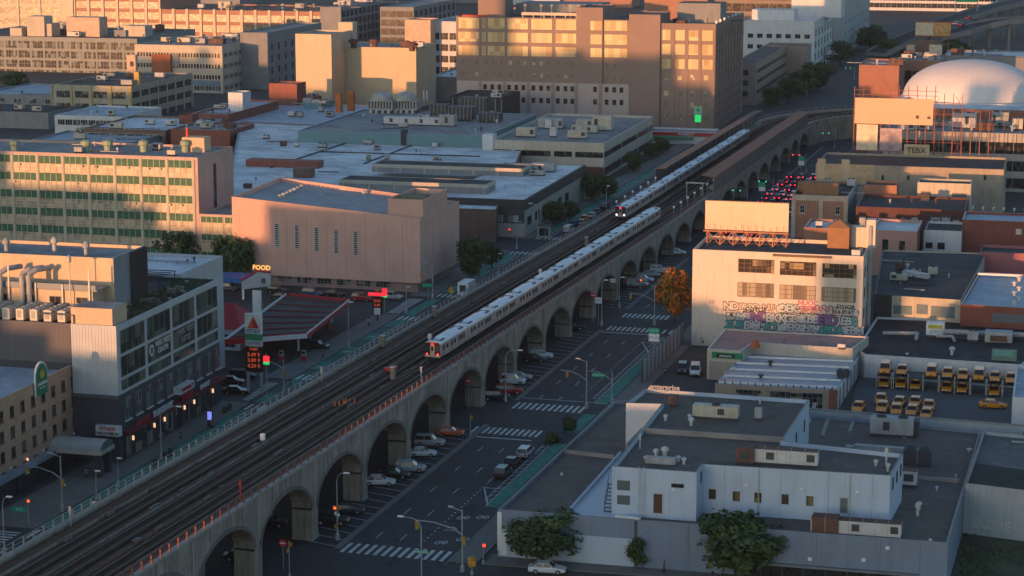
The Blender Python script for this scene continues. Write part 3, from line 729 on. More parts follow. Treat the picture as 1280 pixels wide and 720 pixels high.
def hvac(B, x, y, z, w, d, h, az=AG, body=1, name='rooftop_unit', legs=.4, fans=2, top=None):
    """air handler: cabinet on a curb, seams, side louvres, fan cowls"""
    mb = B.mb(); mb.set(x, y, z, az); mb.box(-w / 2 + .1, w / 2 - .1, -d / 2 + .1, d / 2 - .1, 0, legs, 2)
    mb.box(-w / 2, w / 2, -d / 2, d / 2, legs, legs + h, body, body if top is None else top)
    n = max(1, int(w / 1.6))
    for i in range(1, n): xx = -w / 2 + w * i / n; mb.box(xx - .03, xx + .03, -d / 2 - .03, d / 2 + .03, legs, legs + h + .03, 1)
    for i in range(n):
        if (i * 7 + int(x * 3)) % 3 == 0: xx = -w / 2 + w * (i + .2) / n; mb.box(xx, xx + w / n * .6, -d / 2 - .04, -d / 2, legs + .25 * h, legs + .8 * h, 2)
    for i in range(fans): xx = -w / 2 + w * (i + .5) / fans; r = min(w / fans, d) * .32; mb.lathe(xx, 0, [(r, legs + h), (r, legs + h + .25), (r * .8, legs + h + .25), (r * .8, legs + h + .1)], 10, 2)
    return B.part(name, mb, hv)
def rvent(B, x, y, z, h=.9, r=.25, m=3):
    mb = B.mb(); mb.set(x, y, z, 0); mb.lathe(0, 0, [(r * .6, 0), (r * .6, h * .6), (r * 1.1, h * .62), (r * 1.1, h * .85), (r * .3, h)], 8, m); return B.part('roof_vent', mb, hv)
def roof_clutter(B, n, seed, zr=None, size=1.0, region=None, rails=True):
    """vents, small units, hatches and pipe runs scattered over a roof"""
    rg = random.Random(seed); z = B.h - B.par if zr is None else zr
    if region: P0, ex, ey = region
    else: p = B.pts; P0 = p[0]; ex = (p[1][0] - p[0][0], p[1][1] - p[0][1]); ey = (p[-1][0] - p[0][0], p[-1][1] - p[0][1])
    az = math.atan2(-ex[1], ex[0])
    for k in range(n):
        a, b = rg.uniform(.08, .92), rg.uniform(.08, .92); x = P0[0] + ex[0] * a + ey[0] * b; y = P0[1] + ex[1] * a + ey[1] * b; t = rg.random()
        if t < .42: rvent(B, x, y, z, rg.uniform(.6, 1.4) * size, rg.uniform(.2, .4) * size, rg.choice((1, 3, 4, 2)))
        elif t < .78: hvac(B, x, y, z, rg.uniform(1.2, 3.4) * size, rg.uniform(1, 2) * size, rg.uniform(.7, 1.5) * size, az, rg.choice((0, 1, 1, 3, 4)), fans=rg.choice((0, 1, 2)))
        else:
            mb = B.mb(); mb.set(x, y, z, az); L = rg.uniform(4, 12) * size; mb.box(-L / 2, L / 2, -.12, .12, .15, .35, rg.choice((1, 2))); 
            for q in range(int(L / 2)): mb.box(-L / 2 + q * 2, -L / 2 + q * 2 + .15, -.2, .2, 0, .15, 2)
            B.part('pipe_run', mb, hv)
roof_white = mat('roof_white', (.68, .70, .72), .85, .12, .15, kind='roof', col2=(.34, .37, .40))
roof_grey = mat('roof_grey', (.29, .295, .30), .9, .15, .15, kind='roof')
roof_dark = mat('roof_dark', (.060, .060, .065), .9, .25, .2, kind='roof')
roof_brown = mat('roof_brown', (.13, .115, .105), .95, .15, .15, kind='roof')
roof_blue = mat('roof_blue', (.38, .45, .52), .8, .12, .15, kind='roof', col2=(.24, .3, .36))
frame_w = mat('frame_white', (.55, .55, .53), .6, .1); frame_d = mat('frame_dark', (.07, .07, .07), .6); frame_g = mat('frame_grey', (.25, .25, .25), .6); frame_b = mat('frame_brown', (.16, .10, .07), .7)
gl = glass_mat('glass_office', (.025, .03, .035), (.22, .21, .18), .35)
gl_blind = glass_mat('glass_blinds', (.05, .05, .045), (.55, .48, .33), .6, cell=(1.1, 1.9))
gl_dark = glass_mat('glass_dark', (.018, .02, .024), (.09, .09, .085), .3)
# ================================================= hotel
hot = mat('hotel_brick', (.42, .26, .175), .9, .12, .4, kind='brick', streak=.2); cream = mat('cream_trim', (.46, .42, .34), .85, .1, .5, streak=.25)
c = at(98, 452, 15.3); gx, gy = math.sin(AG), math.cos(AG)
pf = (c[0] - gx * 60, c[1] - gy * 60)
B = Bld('hotel', 'tan brick hotel with a green shield sign on its roof edge, lower left', 'hotel', rect(pf, 45, 60, AG, True), 15.3, hot, roof_blue, .9, coping=cream)
wm = win(1.25, 1.75, 2, 1, frame_b, gl_dark, .05, .05, .12)
for j in range(4): B.grid(1, wm, [60 - 2.9 - 3.35 * k for k in range(17)], [13.55 - 1.75 - 3.05 * j + 0.0])
box_at(B, 1, 0, 60.2, 3.4, 4.1, 1.3, 'ledge', mat('ledge_blue_grey', (.22, .25, .29), .7)); box_at(B, 1, 0, 60.1, 0, 3.39, .06, 'shop_front', mat('ground_floor_dark', (.045, .045, .05), .7))
for k in range(8): box_at(B, 1, 3 + k * 7, 3.5 + k * 7, 0, 3.4, .5, 'pier', steel_dark)
for k in range(6):
    p = B.on(1, 57 - k * 5.2, 4.6, .25); mb = B.mb(); mb.set(*p[:2], 4.3); mb.lathe(0, 0, [(.05, 0), (.16, .1), (.16, .3), (.05, .42)], 8); B.part('wall_lamp', mb, lens['warm'] if k % 2 else white_p)
# entrance canopy
p = B.on(1, 51, 0, .1); az = B.edge(1)[3]; mb = B.mb(); mb.set(p[0], p[1], 0, az)
N = 10; prof = [(math.cos(math.pi * i / N), math.sin(math.pi * i / N)) for i in range(N + 1)]
for i in range(N):
    (a0, b0), (a1, b1) = prof[i], prof[i + 1]; mb.face([(a0 * 2.3, 0, 4.3 + b0 * 1.3), (a0 * 2.3, -8.5, 4.3 + b0 * 1.3), (a1 * 2.3, -8.5, 4.3 + b1 * 1.3), (a1 * 2.3, 0, 4.3 + b1 * 1.3)], 0)
mb.face([(q[0] * 2.3, -8.5, 4.3 + q[1] * 1.3) for q in prof][::-1], 1); mb.box(-2.4, 2.4, -8.6, 0, 3.7, 4.29, 2)
B.part('entrance_canopy', mb, [mat('canopy_sheet', (.33, .34, .33), .6, .15, .5), mat('canopy_green', (.10, .15, .12), .6), cream])
for x in (-1.7, 1.7): mb = B.mb(); mb.set(p[0], p[1], 0, az); mb.box(x - .45, x + .45, -8.2, -7.3, .1, 3.7); B.part('canopy_pillar', mb, steel_dark)
# shield sign on the roof edge
u, z = uz(B, 1, 50, 488); shield = mat('shield_green', (.02, .16, .09), .5); p = B.on(1, u, 14.6, .35); sg_ = thing('hotel_sign', 'green arched shield sign with yellow sun flower on the hotel roof edge', 'sign', p, az)
mb = MB(); N = 14; out = [(1.75 * math.cos(math.pi * i / N), 1.4 + 1.9 * math.sin(math.pi * i / N)) for i in range(N + 1)]; out = [(-1.75, -1.4)] + out[::-1] + [(1.75, -1.4)]
def plate(mb, poly, y0, y1, m=0):
    n = len(poly)
    mb.face([(x, y0, z) for x, z in poly], m); mb.face([(x, y1, z) for x, z in poly][::-1], m)
    for i in range(n): (xa, za), (xb, zb) = poly[i], poly[(i + 1) % n]; mb.face([(xa, y0, za), (xa, y1, za), (xb, y1, zb), (xb, y0, zb)], m)
plate(mb, [(x * 1.14, z * 1.08 + .05) for x, z in out], .02, .25); mb.build('surround', white_p, sg_); mb = MB(); plate(mb, out, -.08, .02); mb.build('shield', shield, sg_)
mb = MB()
for i in range(10):
    a = i * math.pi / 5; mb.face([(0, -.13, 1.75), (.62 * math.cos(a - .2), -.13, 1.75 + .62 * math.sin(a - .2)), (.8 * math.cos(a), -.13, 1.75 + .8 * math.sin(a)), (.62 * math.cos(a + .2), -.13, 1.75 + .62 * math.sin(a + .2))])
mb.build('sun_flower', mat('sun_yellow', (.72, .50, .06), .5), sg_)
letters('lettering', 'LAQUINTA', .62, white_p, sg_, (0, -.12, .3), 0, depth=.04, bold=True); letters('lettering', 'INNS & SUITES', .3, white_p, sg_, (0, -.12, -.35), 0, depth=.04)
roof_clutter(B, 10, 11, region=(B.pts[3], (B.pts[2][0] - B.pts[3][0], B.pts[2][1] - B.pts[3][1]), ((B.pts[0][0] - B.pts[3][0]) * .6, (B.pts[0][1] - B.pts[3][1]) * .6)))
# ================================================= white and charcoal office block with the roof garden
wpan = mat('white_panel', (.43, .455, .48), .6, .08, .4, streak=.15); char = mat('charcoal_brick', (.060, .064, .074), .85, .15, .4, streak=.15); tan = mat('tan_stucco', (.55, .42, .29), .9, .1, .3, streak=.2)
HL = 21.8; c = at(145, 408, HL); dL = depth_tox(c, 272, HL, AG)
B = Bld('office_block', 'white framed office block above charcoal shop floors, green planted roof, beside the hotel', 'office block', rect(c, 62, dL, AG, True), HL, char, roof_dark, .6, coping=wpan); LB = B
W = 62
box_at(B, 0, 0, W - 7.6, HL - 6.2, HL + .05, .10, 'parapet_band', mat('slate_panel', (.12, .115, .125), .8, .1, .4, streak=.3))
mbp = B.mb(); p = B.on(0, W - 7.5, 0); mbp.set(p[0], p[1], 0, AG); mbp.box(0, 7.55, -.16, 0, 10.9, HL + .06)
for k in range(14): mbp.box(.25 + k * .53, .33 + k * .53, -.2, -.16, 11, HL)
B.part('panel_wall', mbp, wpan)
box_at(B, 0, W - 7.8, W + .12, 10.35, 10.85, .45, 'ledge', mat('ledge_dark', (.09, .09, .10), .8))
# glazed bays on the boulevard side
ys = [(20.9, 17.2), (16.8, 13.5), (13.1, 11.4)]; zt = HL + .05
box_at(B, 1, .0, dL, 10.9, HL + .06, .10, 'white_frame', wpan)
nb = 4; bw = (dL - .8) / nb
gg = glass_mat('glass_green', (.035, .05, .045), (.13, .15, .12), .5, cell=(2.2, 3.0), rough=.08)
for k in range(nb):
    for (z1, z0) in ys:
        me = win(round(bw - 1.0, 2), round(z1 - z0, 2), 4, 1, frame_g, gg, .06, .05); B.put(1, me, .6 + k * bw + .4, z0, out=.12)
sign_on(B, 1, 'PARK WEST', .6 + bw * 1.62, 16.0, 1.15, frame_w, depth=.05, bold=True, out=.22); sign_on(B, 1, 'CENTER', .6 + bw * 1.62, 14.8, 1.15, frame_w, depth=.05, bold=True, out=.22)
mb = B.mb(); p = B.on(1, .6 + bw * 1.18, 15.4, .2); mb.set(*p, B.edge(1)[3]); plate(mb, [(.9 * math.cos(i * math.pi / 8), .95 * math.sin(i * math.pi / 8)) for i in range(16)], -.02, .02, 0); plate(mb, [(.5 * math.cos(i * math.pi / 8), .6 * math.sin(i * math.pi / 8)) for i in range(16)], -.05, -.03, 1); B.part('round_logo', mb, [frame_w, frame_d])
sign_on(B, 1, 'PARK WEST', .6 + bw * 2.55, 16.0, 1.3, frame_g, depth=.05, bold=True, out=.22); sign_on(B, 1, 'SUITES', .6 + bw * 2.55, 14.6, 1.3, frame_g, depth=.05, bold=True, out=.22)
# charcoal floors with narrow upright windows, sills and signs
nw = win(1.0, 3.4, 2, 2, frame_g, gl, .05, .05)
for k in range(int(dL / 4.1)):
    for o in (0, 1.1): B.put(1, nw, 2.2 + k * 4.1 + o, 6.6)
    box_at(B, 1, 2.0 + k * 4.1, 4.5 + k * 4.1, 6.2, 6.4, .25, 'sill', frame_w)
mb = B.mb(); p = B.on(1, 1.5, 0, 0); mb.set(p[0], p[1], 0, B.edge(1)[3]); mb.box(0, dL - 2, -1.4, 0, 4.5, 5.0); B.part('shop_awning', mb, mat('awning_maroon', (.16, .03, .035), .7))
for k in range(9):
    me = win(3.2, 3.6, 3, 1, frame_d, glass_mat('glass_shop', (.03, .03, .035), (.35, .3, .22), .45, cell=(1.1, 3)), .08, .06); B.put(1, me, 1 + k * 4.1, .3)
    if k % 3 != 1: box_at(B, 1, 4.5 + k * 4.1, 4.66 + k * 4.1, 2.7, 3.4, .3, 'wall_lamp', lens['warm'])
shopw = mat('sign_white_face', (.6, .6, .6), .5)
for u, t, s_, m in ((6, 'POPEYES', 1.25, red_p), (13.5, 'DUNKIN FIT', 1.4, shopw), (23.5, 'STUDIO', 1.3, red_p), (31, 'MARKET', 1.1, shopw)):
    sign_on(B, 1, t, u, 5.6, s_, m, depth=.12, bold=True, out=1.45 if s_ else 0)
box_at(B, 1, 21, 27, 6.15, 7.35, 1.2, 'sign_board', shopw); sign_on(B, 1, 'PHARMACY', 24, 6.75, .95, red_p, depth=.06, bold=True, out=1.26)
box_at(B, 0, W - 3.6, W + .4, 4.6, 6.2, .9, 'sign_board', shopw); sign_on(B, 0, 'FITNESS', W - 1.6, 5.75, .75, red_p, depth=.06, bold=True, out=.96); sign_on(B, 0, 'WELCOME IN', W - 1.6, 5.0, .6, frame_d, depth=.06, bold=True, out=.96)
# corner box, units and penthouse
mb = B.mb(); p = B.on(0, W - 7.6, 0); mb.set(p[0], p[1], 0, AG); mb.box(0, 6.9, .3, 5.6, HL - .6, HL + 2.6, 0, 1); B.part('stair_box', mb, [tan, roof_grey])
for k in range(22):
    for j in range(5):
        mb = B.mb(); q = B.on(0, W - 9.6 - k * 2.35, 0, -1.5 - j * 1.45); mb.set(q[0], q[1], HL - .6, AG)
        mb.box(-.62, .62, -.5, .5, .5, 2.3, 3); mb.box(-.45, .3, -.53, -.5, .9, 2.1, 1); mb.lathe(0, 0, [(.42, 2.3), (.42, 2.45), (.3, 2.45), (.3, 2.35)], 8, 1); mb.box(-.5, .5, -.45, .45, 0, .5, 2)
        B.part('condenser', mb, [mat('unit_white'), hv[1], steel_dark, mat('unit_ivory', (.58, .54, .46), .6, .1)])
HP = 30.2; c2 = at(141, 323, HP); d2 = depth_tox(c2, 181, HP, AG)
pr = rect(c2, 48, d2, AG, True)
PB = Bld('x', '', '', pr, HP, tan, roof_grey, .5, z0=HL - .7, coping=cream, root=B.root, wname='penthouse_wall', rname='penthouse_roof')
gp = mat('grey_metal_panel', (.22, .25, .28), .6, .1, .4)
box_at(PB, 1, 0, d2, HL - .6, HP + .05, .08, 'side_cladding', gp)
mb = B.mb(); p = PB.on(1, d2 * .5, 0); mb.set(p[0], p[1], 0, PB.edge(1)[3]); 
for k in range(16): mb.box(k * d2 * .5 / 16, k * d2 * .5 / 16 + .16, -.5, -.1, HL - .6, HP)
B.part('slat_screen', mb, steel_dark)
mb = B.mb(); p = PB.on(0, 0, 0); mb.set(p[0], p[1], 0, AG); mb.box(0, 48 - .8, -4.5, 0, HP - 4.6, HP - 4.4); mb.box(0, 47, -4.6, -4.4, HP - 4.4, HP - 3.6)
mb.box(0, 46.4, -4.4, -.05, HL - .6, HP - 4.65, 1); B.part('lower_penthouse', mb, [gp, tan])
for k in range(9):
    mb = B.mb(); p = PB.on(0, 46 - k * 4.6, 0, 4.65); mb.set(p[0], p[1], 0, AG); mb.box(-.12, .12, -.12, .0, HL - .6, HP - 1.0 if k % 3 == 0 else HP - 3.6); B.part('post', mb, steel)
    me = win(2.0, 2.6, 2, 1, frame_g, gl_dark, .05); q = PB.on(0, 43.6 - k * 4.6, HL + .2, 4.47); link('window', me, B.root, B.local(q), -AG)
for k, (x, zz) in enumerate(((36, 5), (34.8, 5), (31, 3))):
    mb = B.mb(); p = PB.on(0, x, 0, 5.3); mb.set(p[0], p[1], HL - .6, AG); mb.path([(0, 0, 0), (0, 0, 6.8), (.8, 1, 7.4), (2, 3.5, 7.4)], .42, 10); B.part('duct', mb, hv[1], smooth=False)
for k in range(5):
    mb = B.mb(); p = PB.on(0, 14 + k * 7, 0, -3 - (k % 2) * 3); mb.set(p[0], p[1], HP - .5, AG); mb.lathe(0, 0, [(.35, 0), (.35, 1.4), (.6, 1.5), (.6, 2.1), (.2, 2.5)], 10); B.part('exhaust', mb, hv[1])
# thin pole on the penthouse terrace
mb = B.mb(); p = PB.on(0, 43, 0, 5.2); mb.set(p[0], p[1], HL - .6, 0); mb.tube((0, 0, 0), (0, 0, 9.6), .1); mb.lathe(0, 0, [(.1, 9.0), (.35, 9.1), (.35, 9.9), (.15, 10.2)], 8); B.part('lamp_pole', mb, steel)
# second white roofed wing behind
c3 = at(225, 343, 21.0); d3 = depth_tox(c3, 273, 21.0, AG)
WB = Bld('white_block', 'plain white flat roofed block just behind the planted office roof', 'building', rect(c3, 22, d3 + 2, AG, True), 21.0, wpan, roof_white, .6); roof_clutter(WB, 4, 5)
# ================================================= school-like block with green spandrels
green_p = mat('spandrel_green', (.03, .12, .07), .6, .2, 1.2, rnd=.2, col2=(.09, .14, .06)); mull = mat('mullion_white', (.50, .47, .41), .7, .1); pale_b = mat('pale_brick', (.44, .32, .28), .9, .1, .4, kind='brick')
HG = 26.6; c = at(247, 197, HG); dG = depth_tox(c, 291, HG, AG); wG = width_to(c, -95, HG, AG, -1)
B = Bld('school_building', 'long six storey school block with cream windows and green spandrel panels', 'building', rect(c, wG, dG, AG, True), HG, pale_b, roof_grey, .5, coping=cream)
gl_c = glass_mat('glass_cream', (.26, .22, .15), (.46, .39, .27), .9, cell=(.95, 1.3), rough=.4)
fl = 4.12; bayw = uz(B, 0, 210, 240)[0] - uz(B, 0, 177.3, 240)[0]; u0 = uz(B, 0, 242.5, 240)[0]
k = 0; wgl = []; wsp = []
mbp = {}
def curtain(bw, cols, zl, zh, green):
    key = ('cur', round(bw, 2), cols, round(zh - zl, 2), green)
    if key in WC: return WC[key]
    mb = MB(); h = zh - zl; w = bw
    mb.face([(0, -.02, 0), (w, -.02, 0), (w, -.02, h), (0, -.02, h)], 1)
    for i in range(cols + 1): x = w * i / cols; mb.box(x - .05, x + .05, -.10, -.02, 0, h, 0)
    for z in ([0, h] if green else [0, h * .33, h * .66, h]): mb.box(0, w, -.08, -.021, z - .045, z + .045, 0)
    WC[key] = mb.mesh('window' if not green else 'panel', [mull, green_p if green else gl_c]); return WC[key]
nbay = int(wG / bayw)
for fi in range(6):
    zt = HG - .7 - fi * fl
    for k in range(nbay):
        u = u0 - (k + 1) * bayw + .35
        if u < 0: continue
        B.cnt = getattr(B, 'cnt', {})
        if u * 0 + k < 9: B.put(0, curtain(bayw - .7, 4, 0, 1.8, True), u, zt - 1.8, 'spandrel_panel'); B.put(0, curtain(bayw - .7, 4, 0, fl - 1.8, False), u, zt - fl, 'window')
rgw = random.Random(4); acm = mat('window_ac', (.45, .44, .42), .6)
for k in range(26):
    u = u0 - rgw.randint(0, 8) * bayw - rgw.randint(1, 4) * (bayw - .7) / 4 - .2; fi = rgw.randint(0, 4); zt = HG - .7 - fi * fl - 1.45
    mb = B.mb(); p = B.on(0, u, 0, 0); mb.set(p[0], p[1], 0, AG); mb.box(-.35, .35, -.5, -.1, zt - .95, zt - .5); B.part('air_conditioner', mb, acm)
for k in range(9):
    u = u0 - k * bayw; mb = B.mb(); p = B.on(0, u, 0); mb.set(p[0], p[1], 0, AG); mb.box(-.28, .28, -.22, 0, 0, HG - .5); B.part('pilaster', mb, cream)
me = win(1.8, 20, 1, 12, frame_d, gl_dark, .05); B.put(1, me, dG * .42, 4)
sage = mat('sage_metal', (.26, .33, .24), .6, .15, .8)
for k, px in enumerate((18, 108, 135, 180, 232)):
    mb = B.mb(); q = at(px, 190, HG - .5); mb.set(q[0], q[1], HG - .5, AG); mb.lathe(0, 0, [(.9, 0), (.9, 1.5), (1.25, 1.7), (1.25, 2.6), (.5, 2.9)], 10); B.part('roof_fan', mb, sage)
mb = B.mb(); q = at(247, 190, HG - .5); mb.set(q[0] - 1, q[1], HG - .5, AG); mb.box(-2.8, 2.8, 0, 4, 0, 3.4); mb.box(-2.2, -1.7, 1, 1.5, 3.4, 5.6, 1); B.part('stair_head', mb, [tan, red_p])
roof_clutter(B, 14, 8, region=(B.on(0, wG - 45, 0, -3), (40 * math.cos(AG), -40 * math.sin(AG)), (math.sin(AG) * dG * .8, math.cos(AG) * dG * .8)))
# lower wing of the school
H2 = uz(B, 0, 249, 267)[1]; p0 = B.on(0, wG + .05, 0, .3); w2 = width_to((*p0[:2],), 313, H2, AG, 1)
B2 = Bld('school_wing', 'low green panelled wing between the school block and pink hall', 'building', rect(p0, w2, 16, AG), H2, pale_b, roof_grey, .4, coping=cream)
for fi in range(3):
    zt = H2 - .5 - fi * fl
    for k in range(2): bw = (w2 - .8) / 2; B2.put(0, curtain(bw - .5, 4, 0, 1.45, True), .5 + k * bw, zt - 1.45, 'spandrel_panel'); B2.put(0, curtain(bw - .5, 4, 0, fl - 1.45, False), .5 + k * bw, zt - fl, 'window')
# ================================================= pink hall
pink = mat('pink_stucco', (.60, .37, .30), .9, .07, .2, streak=.15); pink2 = mat('pink_stucco_base', (.33, .22, .19), .9, .1, .3)
HK = hof(525, 273, 367); c = at(525, 273, HK); dK = depth_tox(c, 574, HK, AV); wK = width_to(c, 290, HK, AV, -1)
K = rect(c, wK, dK, AV, True); HKL = HK + 3.0
root = thing('assembly_hall', 'windowless pink hall with five narrow slit windows beside the gas station', 'hall', (K[0][0], K[0][1], 0))
class HallB(Bld):
    def __init__(s): s.pts = K; s.h = HK; s.par = .5; s.z0 = 0; s.root = root; s.O = tuple(root.location)
B = HallB(); PK = B
mb = B.mb(); hs = [HKL, HK, HK - .3, HKL + .6]
zl = 2.6
for i in range(4):
    j = (i + 1) % 4; a, b = K[i], K[j]; mb.face([(*a, zl), (*b, zl), (*b, hs[j]), (*a, hs[i])])
ins = B.inset(.5); 
for i in range(4):
    j = (i + 1) % 4; a, b, ia, ib = K[i], K[j], ins[i], ins[j]; mb.face([(*a, hs[i]), (*b, hs[j]), (*ib, hs[j]), (*ia, hs[i])]); mb.face([(*ib, hs[j] - 1), (*ia, hs[i] - 1), (*ia, hs[i]), (*ib, hs[j])])
B.part('wall', mb, pink); mb = B.mb(); mb.face([(*ins[i], hs[i] - .9) for i in range(4)]); B.part('roof', mb, mat('roof_hall', (.34, .35, .37), .85, .1, .1, kind='roof', col2=(.26, .26, .27)))
lo = B.inset(1.0); mb = B.mb(); mb.prism(lo, 0, zl - .002); mb.prism(K, zl - .35, zl - .003, 1); B.part('base_wall', mb, [pink2, pink])
slit_m = win(.9, 6.2, 1, 12, frame_w, gl_dark, .12, .16, fr=.12)
for px, yt, yb in ((346, 279, 308), (371, 281, 311), (395.5, 284, 314), (420, 287, 317), (444.5, 289, 319)):
    u, zt = uz(B, 0, px, yt); zb_ = uz(B, 0, px, yb)[1]; B.put(0, win(1.1, round(zt - zb_, 1), 1, 11, frame_w, gl_dark, .12, .16, fr=.12), u - .55, zb_, out=.02)
for k in range(6):
    u = uz(B, 0, 345 + k * 24.6, 345)[0]; p = B.on(0, u, .75, -.93); link('window', win(3.4, 1.7, 4, 3, frame_g, gl, .05), B.root, B.local(p), -AV)
for px in (300, 332, 358, 383, 408, 432, 457, 480, 503): u = uz(B, 0, px, 300)[0]; box_at(B, 0, u, u + .06, zl + .1, HK - .6, .03, 'wall_joint', mat('joint_pink', (.40, .25, .20), .9))
for u in (4, 9, 14): box_at(B, 1, u, u + .06, zl + .1, HK - .6, .03, 'wall_joint', MATS['joint_pink'])
cb = at(528.5, 250, HK + 3.6); wq = width_to(cb, 485, HK + 3.6, AV, -1); rb = rect(cb, wq, depth_tox(cb, 559, HK + 3.6, AV), AV, True)
Bld('x', '', '', rb, HK + 3.6, pink, roof_grey, 1.2, z0=HK - 1.4, root=root, wname='corner_block_wall', rname='corner_block_roof')
mb = B.mb(); mb.set(cb[0] - 2.5, cb[1] + 4, HK + 2, AV); mb.box(-3, 3, 0, 4, 0, 1.9); B.part('rooftop_unit', mb, mat('olive_unit', (.14, .14, .10), .8))
rvent(B, *at(455, 247, HK)[:2], HK + .2, 1.6, .5); 
for k in range(9): q = at(350 + k * 4.5, 249 - k * 2.1, HK + 1.5); rvent(B, q[0], q[1], HK + 1.3, 1.3, .45, (0, 3, 1)[k % 3])
# left shoulder of the hall
q = at(316, 241, HK + 3.5)
# ================================================= middle distance and background, left of the viaduct
def Bx(name, label, cat, x, y, xl, xr, wall, roof, yb=None, h=None, az=AG, par=.6, coping=None, group=None, d=None, zroot=None, side='R', z0=0.0, root=None, base=None, **kw):
    """front right corner of the roof seen at (x, y); left end in column xl; right hand flank reaches column xr"""
    h = h if h is not None else hof(x, y, yb)
    c = at(x, y, h) if base is None else at(x, base, 0)
    d = d or depth_tox(c, xr, 0 if base else h, az)
    w = width_to(c, xl, h, az, -1)
    return Bld(name, label, cat, rect(c, w, d, az, True), h, wall, roof, par, coping=coping, group=group, z0=z0, root=root, **kw)
def even(B, i, n, ww, rows, frame, glass, nx=2, ny=2, m=1.0, name='window', u0=0, u1=None, sill=0.0, t=.06, bar=.06, cap=100):
    a, L, u, az = B.edge(i); u1 = u1 or L; L = u1 - u0; st = (L - 2 * m) / n
    for z0_, z1_ in rows:
        me = win(round(min(ww, st - .1), 2), round(z1_ - z0_, 2), nx, ny, frame, glass, t, bar, sill); w = round(min(ww, st - .1), 2)
        B.grid(i, me, [u0 + m + (k + .5) * st - w / 2 for k in range(n)], [z0_], name, cap)
def rows(h, top, fl, wh, n): return [(h - top - k * fl - wh, h - top - k * fl) for k in range(n)]
stone = mat('limestone', (.42, .39, .34), .9, .1, .3, streak=.25); grey_wall = mat('grey_render', (.24, .25, .26), .9, .12, .3, streak=.3); beige = mat('beige_brick', (.40, .34, .26), .9, .12, .3, kind='brick', streak=.25)
cream_w = mat('cream_concrete', (.50, .45, .37), .9, .1, .2, streak=.3); yel = mat('yellow_render', (.56, .47, .33), .9, .06, .2, streak=.15); redb = mat('red_brick', (.24, .09, .065), .9, .15, .4, kind='brick', streak=.2)
brownb = mat('brown_brick', (.17, .105, .08), .9, .15, .4, kind='brick', streak=.25); teal = mat('teal_metal', (.13, .25, .28), .6, .08, .3, streak=.15); whitew = mat('white_render', (.58, .60, .61), .85, .08, .3, streak=.25)
dark_band = mat('dark_fascia_and_shadow', (.055, .052, .052), .7)
# stone and glass shop block with the white roof
HM = hof(655.5, 250, 297); B = Bx('retail_block', 'two storey stone block with dark glazed band and white roof by the bike lane', 'building', 655.5, 250, 545, 731, stone, roof_white, h=HM, coping=dark_band, par=.3); MB7 = B
L0 = B.edge(0)[1]; dd = B.edge(1)[1]
box_at(B, 0, 0, L0 + .3, HM - 2.6, HM + .02, .35, 'fascia', dark_band, inset=.0); box_at(B, 1, -.3, dd, HM - 2.6, HM + .02, .35, 'fascia', dark_band)
box_at(B, 0, 0, L0, 2.2 + 1.4, HM - 2.62, .12, 'window_band', frame_d)
glb = glass_mat('glass_band', (.08, .1, .12), (.45, .5, .52), .75, cell=(1.3, 2.5))
for k in range(7):
    p = B.on(0, L0 - 4.3 - k * 5.0, 3.8, .13); link('window', win(3.9, 1.9, 4, 1, frame_d, glb, .05), B.root, B.local(p), -AG)
for k in range(3): B.put(0, win(3.4, 2.6, 5, 1, frame_d, gl, .06), L0 - 14.5 - k * 9, .4)
for k in range(6): B.put(1, win(4.4, 2.2, 4, 1, frame_d, gl_dark, .06), 3 + k * 8.5, 2.6)
hvac(B, *at(680, 213, HM)[:2], HM - .3, 6.5, 3.6, 1.9, AG, 1, fans=0); hvac(B, *at(672, 218, HM)[:2], HM - .3, 4, 2.4, 1.2, AG, 1); rvent(B, *at(632, 236, HM)[:2], HM - .3, 1.2, .5); rvent(B, *at(655, 234, HM)[:2], HM - .3, .8, .5)
# skylight monitors: long dark roofed strips
for (x0, x1, y1, hh, dp) in ((465, 654, 211, 1.9, 9), (424, 608, 231, 2.2, 9)):
    z = HM + hh; c = at(x1, y1, z); w = width_to(c, x0, z, AG, -1); M = Bld('x', '', '', rect(c, w, dp, AG, True), z, grey_wall, roof_dark, .15, z0=HM - .4, coping=cream, root=B.root, wname='monitor_wall', rname='monitor_roof')
    box_at(M, 0, 0, w, z - .9, z + .03, .15, 'fascia', cream); box_at(M, 1, 0, dp, z - .9, z + .03, .15, 'fascia', cream)
    for k in range(int(w / 7)): box_at(M, 0, 1 + k * 7, 1.4 + k * 7, HM - .3, z - .9, .12, 'mullion', cream)
# broad white roofed warehouse behind it
W1 = Bld('warehouse', 'broad low warehouse with pale seamed roof behind pink hall', 'warehouse', [at(*p, 8.2)[:2] for p in ((280, 250), (620, 262), (655, 180), (640, 166), (300, 152))], 8.2, brownb, roof_white, .35, coping=mat('coping_grey', (.3, .31, .32)))
roof_clutter(W1, 46, 21, size=.9)
for (xa, ya, xb, yb_) in ((338, 210, 455, 172), (455, 205, 520, 180), (400, 190, 600, 196)):
    a, b = at(xa, ya, 7.9), at(xb, yb_, 7.9); mb = W1.mb(); mb.tube((a[0], a[1], 8.05), (b[0], b[1], 8.05), .18, 6); W1.part('roof_pipe', mb, roof_dark)
for (x, y, w_, d_, h_, m) in ((352, 208, 22, 5, 2.0, redb), (377, 221, 5, 4, 2.6, brownb)):
    mb = W1.mb(); p = at(x, y, 8.2); mb.set(p[0], p[1], 7.8, AG); mb.box(-w_ / 2, w_ / 2, 0, d_, 0, h_); W1.part('roof_house', mb, m)
HT = 11.6
W2 = Bx('warehouse', 'warehouse with long teal front wall and grey roof carrying cooling towers', 'warehouse', 606, 170, 372, 640, teal, roof_grey, h=HT, d=66, coping=whitew, par=.4)
